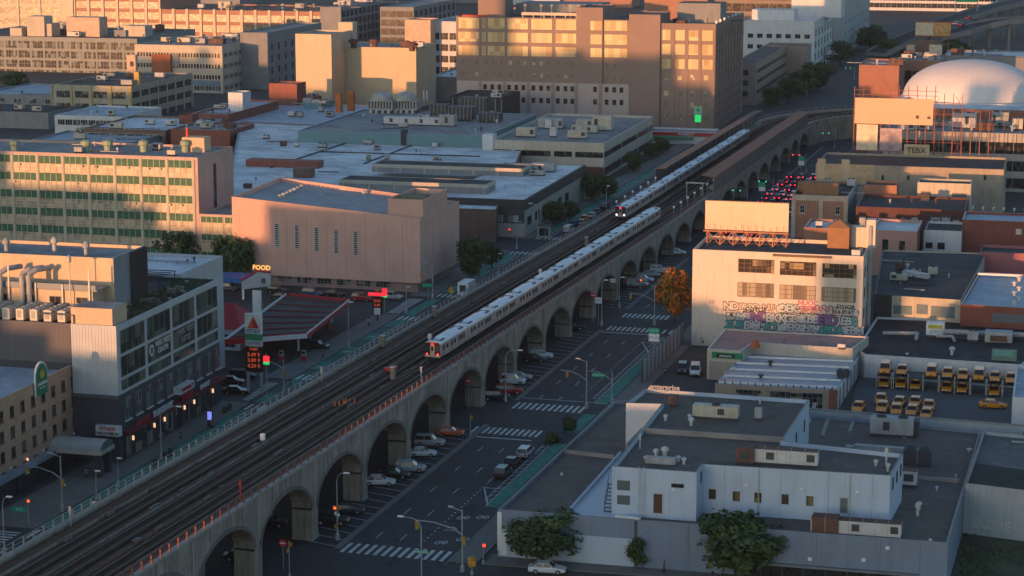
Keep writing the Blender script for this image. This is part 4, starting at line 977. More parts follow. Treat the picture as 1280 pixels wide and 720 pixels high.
# paired cooling towers
for k, px in enumerate((478, 508)):
    mb = W2.mb(); p = at(px, 139, HT); mb.set(p[0], p[1], HT - .4, AG); mb.box(-4.3, 4.3, -2.4, 2.4, 1.0, 4.2, 1); mb.box(-4.0, 4.0, -2.2, 2.2, 0, 1.0, 2); mb.lathe(0, 0, [(3.7, 4.2), (3.5, 5.6), (2.6, 6.6), (1.0, 7.0)], 16, 1)
    for i in range(8): mb.box(-4.1 + i * 1.05, -3.5 + i * 1.05, -2.45, -2.4, 1.5, 3.9, 2)
    for i in range(4): mb.lathe(-3.2 + i * 2.1, -2.7, [(.5, -.1), (.5, .9), (.2, 1.1)], 8, 3)
    W2.part('cooling_tower', mb, hv)
hvac(W2, *at(522, 155, HT)[:2], HT - .4, 22, 3, 2.2, AG, 3, fans=0); hvac(W2, *at(560, 156, HT)[:2], HT - .4, 5, 4, 3.4, AG, 1)
for px, py, hh, r, m in ((424, 139, 6.0, .9, mat('chimney_orange_brick', (.45, .14, .05), .9)), (439, 137, 6.4, 1.1, mat('chimney_orange_brick'))):
    mb = W2.mb(); p = at(px, py, HT); mb.set(p[0], p[1], HT - .4, AG); mb.box(-r, r, -r, r, 0, hh, 0, 0); mb.box(-r - .1, r + .1, -r - .1, r + .1, hh, hh + .3); W2.part('chimney', mb, m)
for px in (530, 534): mb = W2.mb(); p = at(px, 124, HT); mb.set(p[0], p[1], HT - .4, 0); mb.tube((0, 0, 0), (0, 0, 3.4), .3); W2.part('flue', mb, hv[3])
p = at(505.5, 181, 8); mb = W1.mb(); mb.set(p[0], p[1], 7.8, AG); mb.box(-.9, .9, -.9, .9, 0, 4.9); W1.part('chimney', mb, roof_dark)
roof_clutter(W2, 24, 5, size=1.2)
for px, py, w_, d_, h_ in ((575, 150, 8, 5, 4.5), (592, 142, 9, 5, 5.5), (611, 152, 7, 5, 3), (548, 143, 6, 5, 3.5)): mb = W2.mb(); p = at(px, py, HT); mb.set(p[0], p[1], HT - .4, AG); mb.box(-w_ / 2, w_ / 2, 0, d_, .4, h_, 2); [mb.box(-w_ / 2 + i * 1.3, -w_ / 2 + i * 1.3 + .12, -.06, d_ + .06, .0, h_ + .3, 1) for i in range(int(w_ / 1.3) + 1)]; W2.part('louvred_plant', mb, hv)
# gantry and dark plant at the right end, in front of the big block
W3 = Bx('plant_building', 'black framed plant building beside cooling towers, below the big brick block', 'building', 628, 122, 562, 650, dark_band, roof_dark, h=14.5); roof_clutter(W3, 8, 9, size=1.4)
for k in range(9): box_at(W3, 0, 1 + k * 2.2, 1.4 + k * 2.2, 6, 14.0, .3, 'rib', grey_wall)
# white banded office near the boulevard
HO = hof(755, 179, 224); B = Bx('office_building', 'three storey white office with black ribbon windows and sunlit rooftop units', 'office building', 755, 179, 612, 816, cream_w, roof_grey, h=HO, coping=whitew, par=.8); OB = B
L0, L1 = B.edge(0)[1], B.edge(1)[1]
z1 = uz(B, 0, 750, 190.5)[1]; z0_ = uz(B, 0, 750, 197.5)[1]; z2 = uz(B, 0, 750, 209)[1]
for a, b in ((617, 639), (643.5, 688), (692.5, 715), (719, 754)): ua = uz(B, 0, a, 190)[0]; ub = uz(B, 0, b, 193)[0]; B.put(0, win(round(ub - ua, 1), round(z1 - z0_, 1), 6, 1, frame_d, gl_dark, .05, .06), ua, z0_, out=.02)
box_at(B, 0, 0, L0 - .02, 0, z2, .03, 'ground_floor', mat('dark_red_brick', (.11, .05, .045), .9))
for zz in ((z0_, z1), (z2 - 2.6, z2 - .3)):
    for k in range(3): B.put(1, win(round(L1 / 3 - 1.2, 1), round(zz[1] - zz[0], 1), 9, 1, frame_d, gl_dark, .05, .06), .8 + k * L1 / 3, zz[0], out=.03)
for x, y, w_, d_, hh, m in ((658, 168, 6, 2.6, 2.6, 0), (722, 170, 6, 2.6, 2.2, 0), (731, 163, 8, 3, 2.0, 0), (738, 156, 9, 3, 2.2, 0), (754, 160, 6, 4, 4.4, 0), (690, 157, 8, 5, 2.8, 1), (692, 168, 2, 2, 2.6, 3), (686, 158, 2.2, 2, 2.6, 3)): hvac(B, *at(x, y, HO)[:2], HO - .8, w_, d_, hh, AG, m, fans=0)
mb = B.mb(); p = at(612, 200, HO); p = B.on(0, 0, 0); mb.set(p[0], p[1], 0, AG); mb.box(-2.2, 1.2, -.4, 4, 0, HO + 1.6); B.part('corner_tower', mb, whitew)
# big brick block ---------------------------------------------------------
HB = hof(895, 30, 165); bb = mat('umber_brick', (.265, .195, .17), .9, .06, .2, streak=.08)
B = Bx('loft_building', 'huge umber brick loft block with rows of large gold lit windows', 'loft building', 895, 30, 826, 930, bb, roof_brown, h=HB, par=1.2); BIG = B
L0, L1 = B.edge(0)[1], B.edge(1)[1]
glw = glass_mat('glass_loft', (.40, .28, .12), (.66, .53, .29), .85, cell=(2.1, 6), rough=.35, spec=.3); gls = glass_mat('glass_loft_small', (.16, .14, .10), (.5, .42, .25), .35, cell=(3, 3), rough=.3)  # loft panes: gold of reflected sunny sky and lit blinds put into the colour
def loft_rows(B, i, cols, yrows, xref, nx, ny, gl_, fr_=frame_b):
    for ya, yb_ in yrows:
        zt = uz(B, i, xref, ya)[1]; zb = uz(B, i, xref, yb_)[1]
        for xa, xb in cols:
            ua = uz(B, i, xa, ya)[0]; ub = uz(B, i, xb, ya)[0]; B.put(i, win(round(ub - ua, 1), round(zt - zb, 1), nx, ny, fr_, gl_, .06, .05, fr=.06), ua, zb)
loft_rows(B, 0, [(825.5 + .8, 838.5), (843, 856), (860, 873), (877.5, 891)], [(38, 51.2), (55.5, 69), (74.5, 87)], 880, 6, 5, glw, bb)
loft_rows(B, 0, [(829.5, 835.5), (847, 852.5), (863, 868.5), (880, 885.5)], [(94, 101), (114.5, 121), (128.5, 135), (144, 151)], 880, 2, 2, gls, bb)
for k in range(9):
    for r_ in range(4): B.put(1, win(2.6, 3.4, 3, 3, frame_d, gls, .06), 3 + k * (L1 - 4) / 9, HB - 7.2 - r_ * 4.9, out=.0)
    for r_ in range(4): B.put(1, win(1.5, 1.9, 2, 2, frame_d, gl_dark, .06), 3.4 + k * (L1 - 4) / 9, HB - 27 - r_ * 3.4, out=.0)
    box_at(B, 1, 1.4 + k * (L1 - 4) / 9, 2.0 + k * (L1 - 4) / 9, 0, HB - 1.5, .35, 'pier', bb)
for k in range(5): box_at(B, 0, .3 + k * (L0 - .8) / 4.0 - (0 if k < 4 else .1), .55 + k * (L0 - .8) / 4.0, 0, HB - 2, .2, 'pier', bb)
# left wing and towers, same plane
pL = B.pts[0]; h2 = HB + 1.6
wA = width_to(pL, 570, HB, AG, -1)
def along(x, z=HB): return -width_to(pL, x, z, AG, -1)
def wing(xa, xb, h, fwd, dp, nm, wall=bb, roof=roof_brown, z0=0.0, par=1.0):
    ua, ub = along(xa), along(xb) if xb < 826 else 0.0; ca, sa = math.cos(AG), math.sin(AG)
    o = (pL[0] + ca * ua - sa * fwd, pL[1] - sa * ua - ca * fwd); return Bld('x', '', '', rect(o, ub - ua - .02, dp, AG), h, wall, roof, par, z0=z0, root=BIG.root, wname=nm + '_wall', rname=nm + '_roof')
LW = wing(570, 721, HB + 1.2, 0, 62, 'left_wing'); T1_ = wing(721, 754, HB + 5.2, .7, 22, 'stair_tower', par=.3); MW = wing(754, 787, HB + .9, 0, 60, 'middle_wing'); T2_ = wing(787, 826, HB + 3.0, .9, 20, 'lift_tower', par=.3); 
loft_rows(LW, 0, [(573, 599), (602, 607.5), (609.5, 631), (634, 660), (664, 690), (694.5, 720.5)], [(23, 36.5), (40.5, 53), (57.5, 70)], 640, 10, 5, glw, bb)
loft_rows(LW, 0, [(x, x + 4.2) for x in (576.5, 585, 594, 605.5, 614.5, 623.5, 636, 645, 654, 665.5, 674.5, 683.5, 696, 705, 713)], [(75.5, 81), (91, 96.5)], 640, 2, 2, gls, bb)
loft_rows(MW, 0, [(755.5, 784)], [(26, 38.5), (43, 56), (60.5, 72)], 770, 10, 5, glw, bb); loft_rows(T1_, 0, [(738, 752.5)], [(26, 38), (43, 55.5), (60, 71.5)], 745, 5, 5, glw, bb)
loft_rows(MW, 0, [(757, 761), (766, 770), (775, 779)], [(79.5, 85.5), (95.5, 101.5)], 770, 2, 2, gls, bb)
# pale clad lower floors, standing forward
pinkc = mat('pale_pink_cladding', (.44, .37, .35), .85, .08, .3, streak=.15)
zt = uz(LW, 0, 680, 103)[1]
PW = wing(572, 787.5, zt, 1.0, .98, 'pale_cladding', pinkc, pinkc, par=.1)
loft_rows(PW, 0, [(x, x + 4.6) for x in (604, 613, 622, 634, 643, 652, 664.5, 674, 683, 695, 704.5, 713, 741.5, 756, 765.5, 774.5)], [(107, 113.5), (122.5, 129)], 680, 2, 2, gl_dark, frame_b)
for x in (600.5, 630.5, 660.5, 691, 720, 750.5): u = uz(PW, 0, x, 110)[0]; box_at(PW, 0, u - .6, u + .6, 0, zt - .1, .2, 'pilaster', mat('mauve_pier', (.33, .24, .22), .9))
# rooftop: sign rail, red flash, tower, sheds
mb = B.mb(); o = LW.on(0, 24, 0, -3); mb.set(o[0], o[1], HB + .3, AG); mb.box(0, 24.5, 0, .6, 1.6, 2.6); [mb.box(i * 4 + .3, i * 4 + .6, .1, .5, 0, 1.6) for i in range(6)]; B.part('roof_rail', mb, mat('pale_coping', (.62, .5, .4), .8))
mb = B.mb(); o = LW.on(0, 2, 0, -1); mb.set(o[0], o[1], HB + .3, AG); mb.box(0, 9.5, 0, .4, 0, 1.5); B.part('red_panel', mb, red_p)
mb = B.mb(); o = LW.on(0, 4, 0, -16); mb.set(o[0], o[1], HB, AG); mb.box(0, 10.5, 0, 12, 0, 14); B.part('water_tower_house', mb, bb)
mb = B.mb(); o = LW.on(0, 15, 0, -30); mb.set(o[0], o[1], HB, AG); mb.box(0, 32, 0, 20, 0, 4.5); B.part('roof_shed', mb, grey_wall)
for k, u in enumerate((25, 31, 35, 42, 45)):
    mb = B.mb(); o = LW.on(0, u, 0, -4.5); mb.set(o[0], o[1], HB, 0); mb.tube((0, 0, 0), (0, 0, 6), .09); mb.box(-.6, .6, -.1, .1, 5.2, 5.5); mb.box(-.1, .1, -.6, .6, 5.8, 6.1); B.part('antenna', mb, steel)
roof_clutter(B, 22, 31, size=1.5)
for k in range(7):
    mb = B.mb(); o = B.on(1, 6 + k * (L1 - 12) / 6, 0, -.8); mb.set(o[0], o[1], HB - .2, AG); mb.box(-.35, .35, -.6, .6, 0, 1.0); B.part('parapet_lamp_box', mb, white_p)
mb = B.mb(); o = B.on(0, 2, 0, -22); mb.set(o[0], o[1], HB - 1, AG); mb.box(0, 16, 0, 14, 0, 7, 0, 1); B.part('roof_house', mb, [grey_wall, roof_brown])
# shop strip at its foot: green and white awning, red sign band, lit cross sign
SB = Bx('shop_row', 'low shop row with green and white fascia and red signs at the big block foot', 'shops', 892, 166, 808, 899, whitew, roof_grey, h=4.2)
box_at(SB, 0, 0, SB.edge(0)[1], 2.9, 4.0, .5, 'fascia', red_p); box_at(SB, 0, 0, SB.edge(0)[1] * .7, 1.9, 2.5, 1.2, 'awning', green_sign); sign_on(SB, 0, 'PHARMACY', 14, 3.45, 1.1, shopw, depth=.1, bold=True, out=.6)
r = thing('pharmacy_sign', 'lit green cross sign on a post at the big block corner', 'sign', at(872, 168), AG)
mb = MB(); mb.tube((0, 0, 0), (0, 0, 5.5), .12); mb.build('post', steel_dark, r); mb = MB(); mb.box(-1.1, 1.1, -.15, .15, 4.4, 7.0); mb.build('lower_panel', mat('neon_green', emit=(.03, .8, .2), es=.4), r); mb = MB(); mb.box(-1.4, 1.4, -.15, .15, 7.3, 10.0); mb.box(-.9, .9, -.17, -.15, 8.4, 8.9, 1); mb.box(-.25, .25, -.172, -.15, 7.7, 9.6, 1); mb.build('upper_panel', [mat('pale_green_sign', (.25, .5, .35), .5), green_sign], r)
# yellow warehouse group ---------------------------------------------------
HY = hof(413, 44, 112)
B = Bx('warehouse', 'tall windowless yellow warehouse with two joined boxes and sunlit walls', 'warehouse', 414, 43, 369, 438, yel, roof_grey, h=30, par=.6)
hw = 24.0; c = at(520, 60, hw); Bld('x', '', '', rect(c, width_to(c, 415, hw, AG, -1), depth_tox(c, 545, hw, AG), AG, True), hw, yel, roof_grey, .6, root=B.root, wname='long_wall', rname='long_roof')
for (x, y, xl, xr, h_, dp) in ((398, 84, 370, 412, 16, 8), (508, 88, 473, 530, 15, 8), (475, 104, 405, 500, 9, 20)):
    c = at(x, y, h_); Bld('x', '', '', rect(c, width_to(c, xl, h_, AG, -1), dp, AG, True), h_, yel if h_ > 10 else beige, roof_grey, .4, root=B.root, wname='annex_wall', rname='annex_roof')
mb = B.mb(); o = at(432, 53, 25); mb.set(o[0], o[1], 24, AG); mb.box(-3, 3, 0, 6, 0, 9); B.part('stair_tower', mb, yel)
for px, py in ((442, 57), (468, 57), (515, 61)): o = at(px, py, 24.5); mb = B.mb(); mb.set(o[0], o[1], 23.6, 0); mb.lathe(0, 0, [(1.2, 0), (1.2, 2), (2.0, 2.1), (2.0, 3.2), (.6, 3.6)], 10, 0); B.part('roof_fan', mb, hv[4])
roof_clutter(B, 8, 3, zr=23.4, size=1.6, region=(at(420, 60, 24), (38, -10), (5, 22)))
# cream office with triple windows, grey neighbour
hc = hof(277.5, 57.5, 117); B = Bx('office_building', 'cream six storey office with groups of small windows, left of yellow warehouse', 'office building', 277.5, 57.5, 168, 334, cream_w, roof_grey, h=hc, par=.6); L0, L1 = B.edge(0)[1], B.edge(1)[1]
even(B, 0, 7, 5.2, rows(hc, 3.2, 4.6, 1.9, 5), cream_w, gl_dark, 4, 1, bar=.5); even(B, 1, 9, 4.2, rows(hc, 3.2, 4.6, 1.9, 5), cream_w, gl_dark, 3, 1, bar=.4, cap=70); even(B, 0, 7, 7.6, [(1, 5.5)], frame_g, mat('pale_blue_shutter', (.16, .24, .30), .7), 1, 1, cap=150)
mb = B.mb(); p = B.on(0, L0 * .21, 0); mb.set(p[0], p[1], 0, AG); mb.box(0, 8.6, -1.6, 0, hc - 14, hc - 4, 0); B.part('billboard_panel', mb, mat('rust_panel', (.34, .12, .06), .9, .2, .3)); roof_clutter(B, 22, 6, size=2.0)
mb = B.mb(); p = B.on(0, L0 * .42, 0); mb.set(p[0], p[1], 0, AG); mb.box(0, 3.6, -.4, 0, hc - 9, hc - 3.6); B.part('grey_panel', mb, grey_wall)
B = Bx('office_building', 'blue grey office block squeezed between cream office and yellow warehouse', 'office building', 334, 41, 300, 372, grey_wall, roof_grey, h=hof(334, 41, 112), d=70); L1 = B.edge(1)[1]
even(B, 1, 8, 2.4, rows(B.h, 5, 5, 3, 5), frame_g, gl_dark, 2, 2)
# dark glazed factory grid on the left
hd = hof(170, 48, 92); B = Bx('factory', 'wide dark glazed factory with concrete grid front, upper left', 'factory', 171, 48.5, -60, 215, mat('grid_concrete', (.25, .27, .26), .9, .1, .3), roof_brown, h=hd, d=70, coping=cream); L0 = B.edge(0)[1]
even(B, 0, 14, (L0 - .8) / 14 - .75, rows(hd, 1.9, 4.5, 3.5, 4), frame_g, glass_mat('glass_factory', (.02, .025, .03), (.2, .24, .24), .4, cell=(1.2, 3.4)), 4, 2, m=.4, bar=.12, cap=100)
for px, w_, hh, m in ((45, 9, 9.5, cream_w), (104, 17, 9, mat('peach_render', (.55, .40, .30), .9)), (168, 11, 5, cream_w), (20, 6, 4, cream_w), (150, 6, 3, grey_wall), (60, 4, 6, cream_w)):
    o = at(px, 44, hd); mb = B.mb(); mb.set(o[0], o[1], hd - .6, AG); mb.box(-w_ / 2, w_ / 2, 0, 9, 0, hh); B.part('roof_house', mb, m)
roof_clutter(B, 30, 12, size=2.2)
# low block with ochre pilasters
hl = hof(163, 107, 152); B = Bx('workshop', 'low dark roofed workshop with ochre pilasters, upper left middle', 'workshop', 163, 108, 64, 240, mat('olive_concrete', (.36, .35, .28), .9, .1, .3, streak=.3), roof_brown, h=hl); L0, L1 = B.edge(0)[1], B.edge(1)[1]
even(B, 0, 4, 5.6, rows(hl, 2.2, 4.6, 2.6, 2), frame_g, gl, 5, 2); even(B, 1, 7, 7.2, rows(hl, 2.2, 4.6, 2.4, 3), frame_g, gl_dark, 5, 2)
for k in range(5): box_at(B, 0, L0 * k / 4 - .5 * (k == 4) , L0 * k / 4 + .5, 0, hl + .1, .35, 'pilaster', mat('ochre_pilaster', (.42, .31, .10), .85))
for k in range(8): box_at(B, 1, L1 * k / 7 - .35, L1 * k / 7 + .1, 0, hl - .2, .3, 'pilaster', cream)
mb = B.mb(); o = at(172, 104, hl); mb.set(o[0], o[1], hl - .6, AG); mb.box(-1, 1, -1, 1, 0, 5); B.part('chimney', mb, mat('ochre_pilaster')); roof_clutter(B, 16, 14, size=1.4)
B = Bx('gate_tower', 'slim pale tower with two dark openings beside cream office', 'tower', 169, 69, 158, 172, mat('peach_render'), roof_grey, h=21); B.put(0, win(1.6, 2, 1, 1, frame_d, gl_dark), 1.4, 16.5); B.put(0, win(2.4, 4, 1, 1, frame_d, gl_dark), 1, 9)
# low jumble between
lows = [('low roofed shed with glazed clerestory, left edge behind school block', 133, 121, -30, 165, 7.5, grey_wall, roof_blue, 44), ('long low dark roofed shed at left edge', 60, 141, -60, 90, 6, grey_wall, roof_dark, 30),
        ('white topped low workshop with blue lit sign board', 152, 146, 68, 168, 9, whitew, roof_blue, 34), ('pale low workshop beside red roof house behind the school', 207, 163, 105, 238, 8.5, brownb, roof_white, 40),
        ('wide stained grey roofed depot behind white warehouse', 392, 168, 165, 420, 6.5, stone, roof_blue, 95), ('low red brick depot with white rooftop tank house', 285, 143, 240, 330, 9, redb, roof_blue, 50), ('brick wing with pale parapet behind school stair', 287, 163, 213, 320, 9.5, redb, roof_grey, 22),
        ('small beige shed before yellow warehouse', 384, 124, 350, 396, 7, beige, roof_grey, 16), ('low teal grey store between red box and chimneys', 402, 129, 380, 425, 8, teal, roof_grey, 14), ('grey low shed right of yellow warehouse', 570, 96, 536, 600, 10, grey_wall, roof_white, 60),
        ('dark roofed low shed left of banded office roof', 606, 150, 580, 625, 9, grey_wall, roof_dark, 22), ('flat grey shed roof between school and workshop row', 165, 178, 40, 205, 7, grey_wall, roof_blue, 26)]
for k, (lb, x, y, xl, xr, h_, wl, rf, dp) in enumerate(lows):
    B = Bx('shed', lb, 'shed', x, y, xl, xr, wl, rf, h=h_, d=dp, coping=(whitew, cream)[k % 2]); roof_clutter(B, 9, 40 + k, size=1.3)
    if k in (0, 2, 3): even(B, 0, 8, 3.0, [(h_ - 3.4, h_ - 1.4)], frame_w, gl, 3, 1)
for (lb, x, y, xl, xr, z0_, h_, m, dp) in (('red brick lift house standing on the grey depot roof', 240, 144, 223.5, 252, 6, 11, redb, 6), ('red cube stair house with bright roof rail', 371, 105, 336, 384, 6, 14, redb, 10), ('white tank house on red brick depot', 303, 116, 285, 312, 8, 15, whitew, 8)):
    B = Bx('roof_house', lb, 'roof house', x, y, xl, xr, m, roof_grey, h=h_, d=dp); 
# ---------------- far skyline on the left: sunlit factories
orb = mat('orange_factory_brick', (.38, .20, .14), .9, .1, .3); whc = mat('factory_cream', (.60, .50, .38), .9, .06, .3)
glf = glass_mat('glass_far', (.06, .06, .055), (.42, .33, .19), .5, cell=(1.3, 1.2), rough=.3)
def factory(lb, x, y, xl, h, m, n, nr, col, dp=60, fl=6.0, wn=None, xr=None):
    B = Bx('factory', lb, 'factory', x, y, xl, (xr or x + 30), m, roof_brown, h=h, d=dp, par=.8, coping=whc); L0 = B.edge(0)[1]; st = L0 / n
    even(B, 0, n, st - 2.2, rows(h, 2.6, fl, fl - 2.0, nr), frame_g, glf, 6, 3, m=.2, bar=.14)
    for k in range(n + 1): box_at(B, 0, max(0, k * st - .75), min(L0, k * st + .75), 0, h + .4, .6, 'pier', col)
    return B
F1 = factory('cream gridded factory far off at upper left corner', 76, -22, -60, 30, whc, 5, 5, whc); mbx = None
box_at(F1, 0, F1.edge(0)[1] - 1, F1.edge(0)[1] + 7.4, 0, 38, .5, 'end_wall', whc)
F2 = factory('orange brick factory with tall cream piers, top left skyline', 200, -16, 92, 28, orb, 6, 4, whc)
F3 = factory('long low orange factory glowing in sun across top left', 424, 15, 200, 16, orb, 13, 2, whc, xr=450); roof_clutter(F3, 30, 77, size=2.6)
F4 = Bx('office_building', 'dark grid fronted office receding behind the orange factory', 'office building', 426, 9, 400, 474, grey_wall, roof_grey, h=24, d=85); even(F4, 1, 12, 5, rows(24, 2, 4.6, 3.4, 5), grey_wall, gl_dark, 1, 1, m=.4); roof_clutter(F4, 12, 5, size=3)
F5 = Bx('office_building', 'dark glazed office with pale grid, left of the umber loft block', 'office building', 517, 9, 475, 541, grey_wall, roof_grey, h=24, d=80); even(F5, 0, 4, 8.5, rows(24, 2, 4.6, 3.4, 5), grey_wall, gl_dark, 1, 1, m=.3); even(F5, 1, 9, 5, rows(24, 2, 4.6, 3.4, 5), grey_wall, gl_dark, 1, 1, m=.3, cap=60)
F6 = Bx('apartment_building', 'pale house with sunlit orange gable beside the loft block', 'building', 573, 27, 538, 600, whitew, roof_grey, h=28, d=40); even(F6, 0, 3, 3.4, rows(28, 5, 5, 3, 4), frame_g, gl_dark, 2, 2, m=.4)
B = Bx('gable_block', 'sunlit blank orange gable block left of pale house', 'building', 538, 25, 506, 541, mat('peach_render'), roof_grey, h=29, d=14)
far = [(60, -40, -80, 44, 160), (300, -25, 180, 30, 80), (470, -10, 430, 34, 60), (600, -12, 540, 40, 60), (700, -18, 610, 36, 50), (790, -20, 705, 46, 60)]
for k, (x, y, xl, h_, dp) in enumerate(far):
    m = (orb, grey_wall, grey_wall, grey_wall, whitew, orb)[k]; lb = ['brick block on the far skyline at top left', 'grey far block above the long orange factory', 'grey block beyond the dark grid office', 'dark far block behind loft block roof, left', 'pale far block behind loft roof antennas', 'orange far block behind loft block towers'][k]
    B = Bx('far_building', lb, 'building', x, y, xl, x + 30, m, roof_brown, h=h_ - 6, d=dp * .5, base=4 + (k % 3) * 3); even(B, 0, 8, 4, rows(h_, 3, 5, 3, 5), frame_g, glf if k in (0, 5) else gl_dark, 2, 2)
# ================================================= right of the boulevard
def poly(pxs, z): return [at(x, y, z)[:2] for x, y in pxs]
def pbox(B, x, y, z, w, d, h, m, name, az=AG, dz=0.0, mats=None):
    mb = B.mb(); p = at(x, y, z); mb.set(p[0], p[1], z + dz, az); mb.box(-w / 2, w / 2, 0, d, 0, h, 0); return B.part(name, mb, m)
def pxwin(B, i, rects, xref_pairs=None, nx=2, ny=2, fr=None, gl_=None, name='window', t=.06, bar=.05, sill=0.0):
    for xa, ya, xb, yb_ in rects:
        ua, zt = uz(B, i, xa, ya); ub, _ = uz(B, i, xb, ya + (xb - xa) * .06); zb = uz(B, i, xa, yb_)[1]
        B.put(i, win(round(abs(ub - ua), 2), round(zt - zb, 2), nx, ny, fr or frame_d, gl_ or gl_dark, t, bar, sill), min(ua, ub), zb, name)
ZM = 6.55; ZU = 12.75
blue_w = mat('pale_blue_render', (.43, .52, .64), .85, .07, .2, streak=.2); slate_w = mat('slate_blue_render', (.19, .24, .31), .85, .09, .15, streak=.25); white_b = mat('blue_white_render', (.42, .49, .57), .85, .08, .2, streak=.15)
roof_w = mat('roof_worn', (.125, .108, .096), .95, .12, .12, kind='roof', col2=(.10, .09, .085)); cop_w = mat('coping_worn', (.26, .245, .23), .9, .2, .3)
B = Bld('commercial_building', 'slate blue corner building with broad brown flat roof and pale blue upper storey', 'building', poly([(622, 637), (1185, 678.5), (1227, 538), (1012, 517), (783, 500), (767, 502)], ZM), ZM, slate_w, roof_w, .55, coping=cop_w); CB = B
L0 = B.edge(0)[1]; us = uz(B, 0, 795, 660)[0]
box_at(B, 0, .1, us, 0, 3.9, .10, 'lower_wall', white_b); box_at(B, 0, us - .2, us + .1, 0, ZM - .1, .16, 'downpipe', frame_d); box_at(B, 0, 0, .6, 1, ZM - .3, .2, 'corner_strip', white_p)
box_at(B, 0, L0 * .54, L0 * .93, 0, 1.9, .05, 'shop_glazing', mat('shop_dark', (.02, .022, .026), .3)); box_at(B, 0, L0 * .54, L0 * .94, 1.9, 2.2, .6, 'canopy', mat('canopy_steel', (.16, .18, .2), .6))
for k in range(8): box_at(B, 0, L0 * .55 + k * L0 * .047, L0 * .55 + k * L0 * .047 + .2, 0, 1.9, .12, 'mullion', steel_dark)
for x, y in ((1010, 704), (1077, 705), (1107, 690)): u, z = uz(B, 0, x, y - 4); box_at(B, 0, u, u + .5, z, z + .4, .3, 'wall_lamp', white_p)
mb = B.mb(); mb.set(*B.on(0, .4, 0, .12)[:2], 0, B.edge(0)[3]); mb.box(0, .9, -.05, 0, .4, 3.4); B.part('street_poster', mb, white_p)
# long parapet walls that cross the roof
def rwall(pa, pb, z0, z1, m, name='roof_wall', t=.35):
    a, b = at(*pa, z0)[:2], at(*pb, z0)[:2]; L = math.dist(a, b); az = math.atan2(-(b[1] - a[1]), b[0] - a[0]); mb = B.mb(); mb.set(a[0], a[1], 0, az); mb.box(0, L, -t / 2, t / 2, z0 - .1, z1); return B.part(name, mb, m)
mb = B.mb(); mb.face([(*p, ZM - .35) for p in poly([(709, 644), (800, 650), (812, 600), (776, 568)], ZM - .35)]); B.part('white_deck', mb, mat('deck_white', (.52, .56, .62), .8, .06, .2, streak=0))
rwall((709, 643.5), (776, 568), ZM - .35, ZM + .1, white_b); rwall((704, 566), (768, 573), ZM - .5, ZM + .0, cop_w); rwall((1170, 600), (1200, 602), ZM - .5, ZM - .1, cop_w); rwall((1133, 597), (1198, 603), ZM - .5, ZM - .1, cop_w)
rwall((800, 652), (770, 648), ZM - .35, ZM + .15, white_p, t=.8)
for k, (x, y) in enumerate(((1028, 545), (1062, 540), (1130, 548), (1010, 530))): rwall((x, y), (x + 9, y - 26), ZM - .52, ZM - .4, cop_w, 'roof_seam', .6)
UB = Bld('x', '', '', poly([(765, 583), (871, 590.5), (879, 580.5), (1113, 594.5), (1129, 567), (978, 551), (1012, 499.5), (806, 485.5), (782.5, 504), (827, 505)], ZU), ZU, blue_w, roof_w, .6, z0=ZM - .5, coping=cop_w, root=B.root, wname='upper_wall', rname='upper_roof')
def urw(pa, pb, m=cop_w, h=.5): return rwall(pa, pb, ZU - .6, ZU - .6 + h, m)
urw((801, 541), (980, 553), cop_w, .75); urw((783, 560), (801, 541), cop_w, .5)
box_at(UB, 8, -.0, UB.edge(8)[1], ZM, ZU + .02, .04, 'front_panel', mat('panel_white', (.62, .62, .62), .85, .05, .3))
sh = mat('shutter_grey', (.11, .14, .16), .7, .1, .5)
pxwin(UB, 0, [(771.5, 600, 787.5, 612), (771.5, 618.5, 787.5, 630)], nx=1, ny=8, fr=sh, gl_=sh, t=.08); pxwin(UB, 0, [(839, 604, 855, 609)], nx=2, ny=1)
pxwin(UB, 0, [(817, 617, 828, 641)], nx=1, ny=1, fr=frame_b, gl_=mat('door_brown', (.09, .045, .035), .7), name='door')
pxwin(UB, 2, [(886, 611, 895, 623.5), (916, 614, 925, 626), (943, 615.5, 952, 628), (977, 617.5, 986, 630), (1008, 620, 1017, 632)], nx=2, ny=1, fr=frame_d, gl_=glass_mat('glass_warm', (.06, .05, .03), (.28, .21, .09), .5, cell=(.6, 3)))
pxwin(UB, 2, [(1050, 622, 1060, 641)], nx=1, ny=1, fr=frame_g, gl_=mat('door_slate', (.12, .14, .16), .7), name='door'); UB.put(1, win(.6, 1.6, 1, 1, frame_d, gl_dark), 2.4, 10.6)
for u in (2, 5.5, 9): UB.put(3, win(1.0, 1.6, 1, 1, frame_d, gl_dark), u, 10.2); UB.put(5, win(1.0, 1.8, 1, 1, frame_d, gl_dark), u * 2.2, 9.0)
for x, y in ((1000, 611), (931, 607), (840, 612), (1069, 615)): u, z = uz(UB, 2 if x > 880 else 0, x, y); box_at(UB, 2 if x > 880 else 0, u, u + .5, z, z + .25, .35, 'wall_lamp', white_p)
for px in (905, 975, 1035, 1090): u = uz(UB, 2, px, 620)[0]; box_at(UB, 2, u, u + .05, ZM - .3, ZU - .05, .03, 'wall_joint', mat('joint_blue', (.22, .28, .36), .9))
for px in (860, 940, 1020, 1100, 1150): u = uz(CB, 0, px, 690)[0]; box_at(CB, 0, u, u + .05, 0, ZM - .1, .03, 'wall_joint', mat('joint_slate', (.10, .13, .17), .9))
for px, pm_ in ((1062, 2), (948, 2)): u = uz(UB, 2, px, 600)[0]; box_at(UB, 2, u, u + .14, ZM - .3, ZU - .2, .14, 'downpipe', steel)
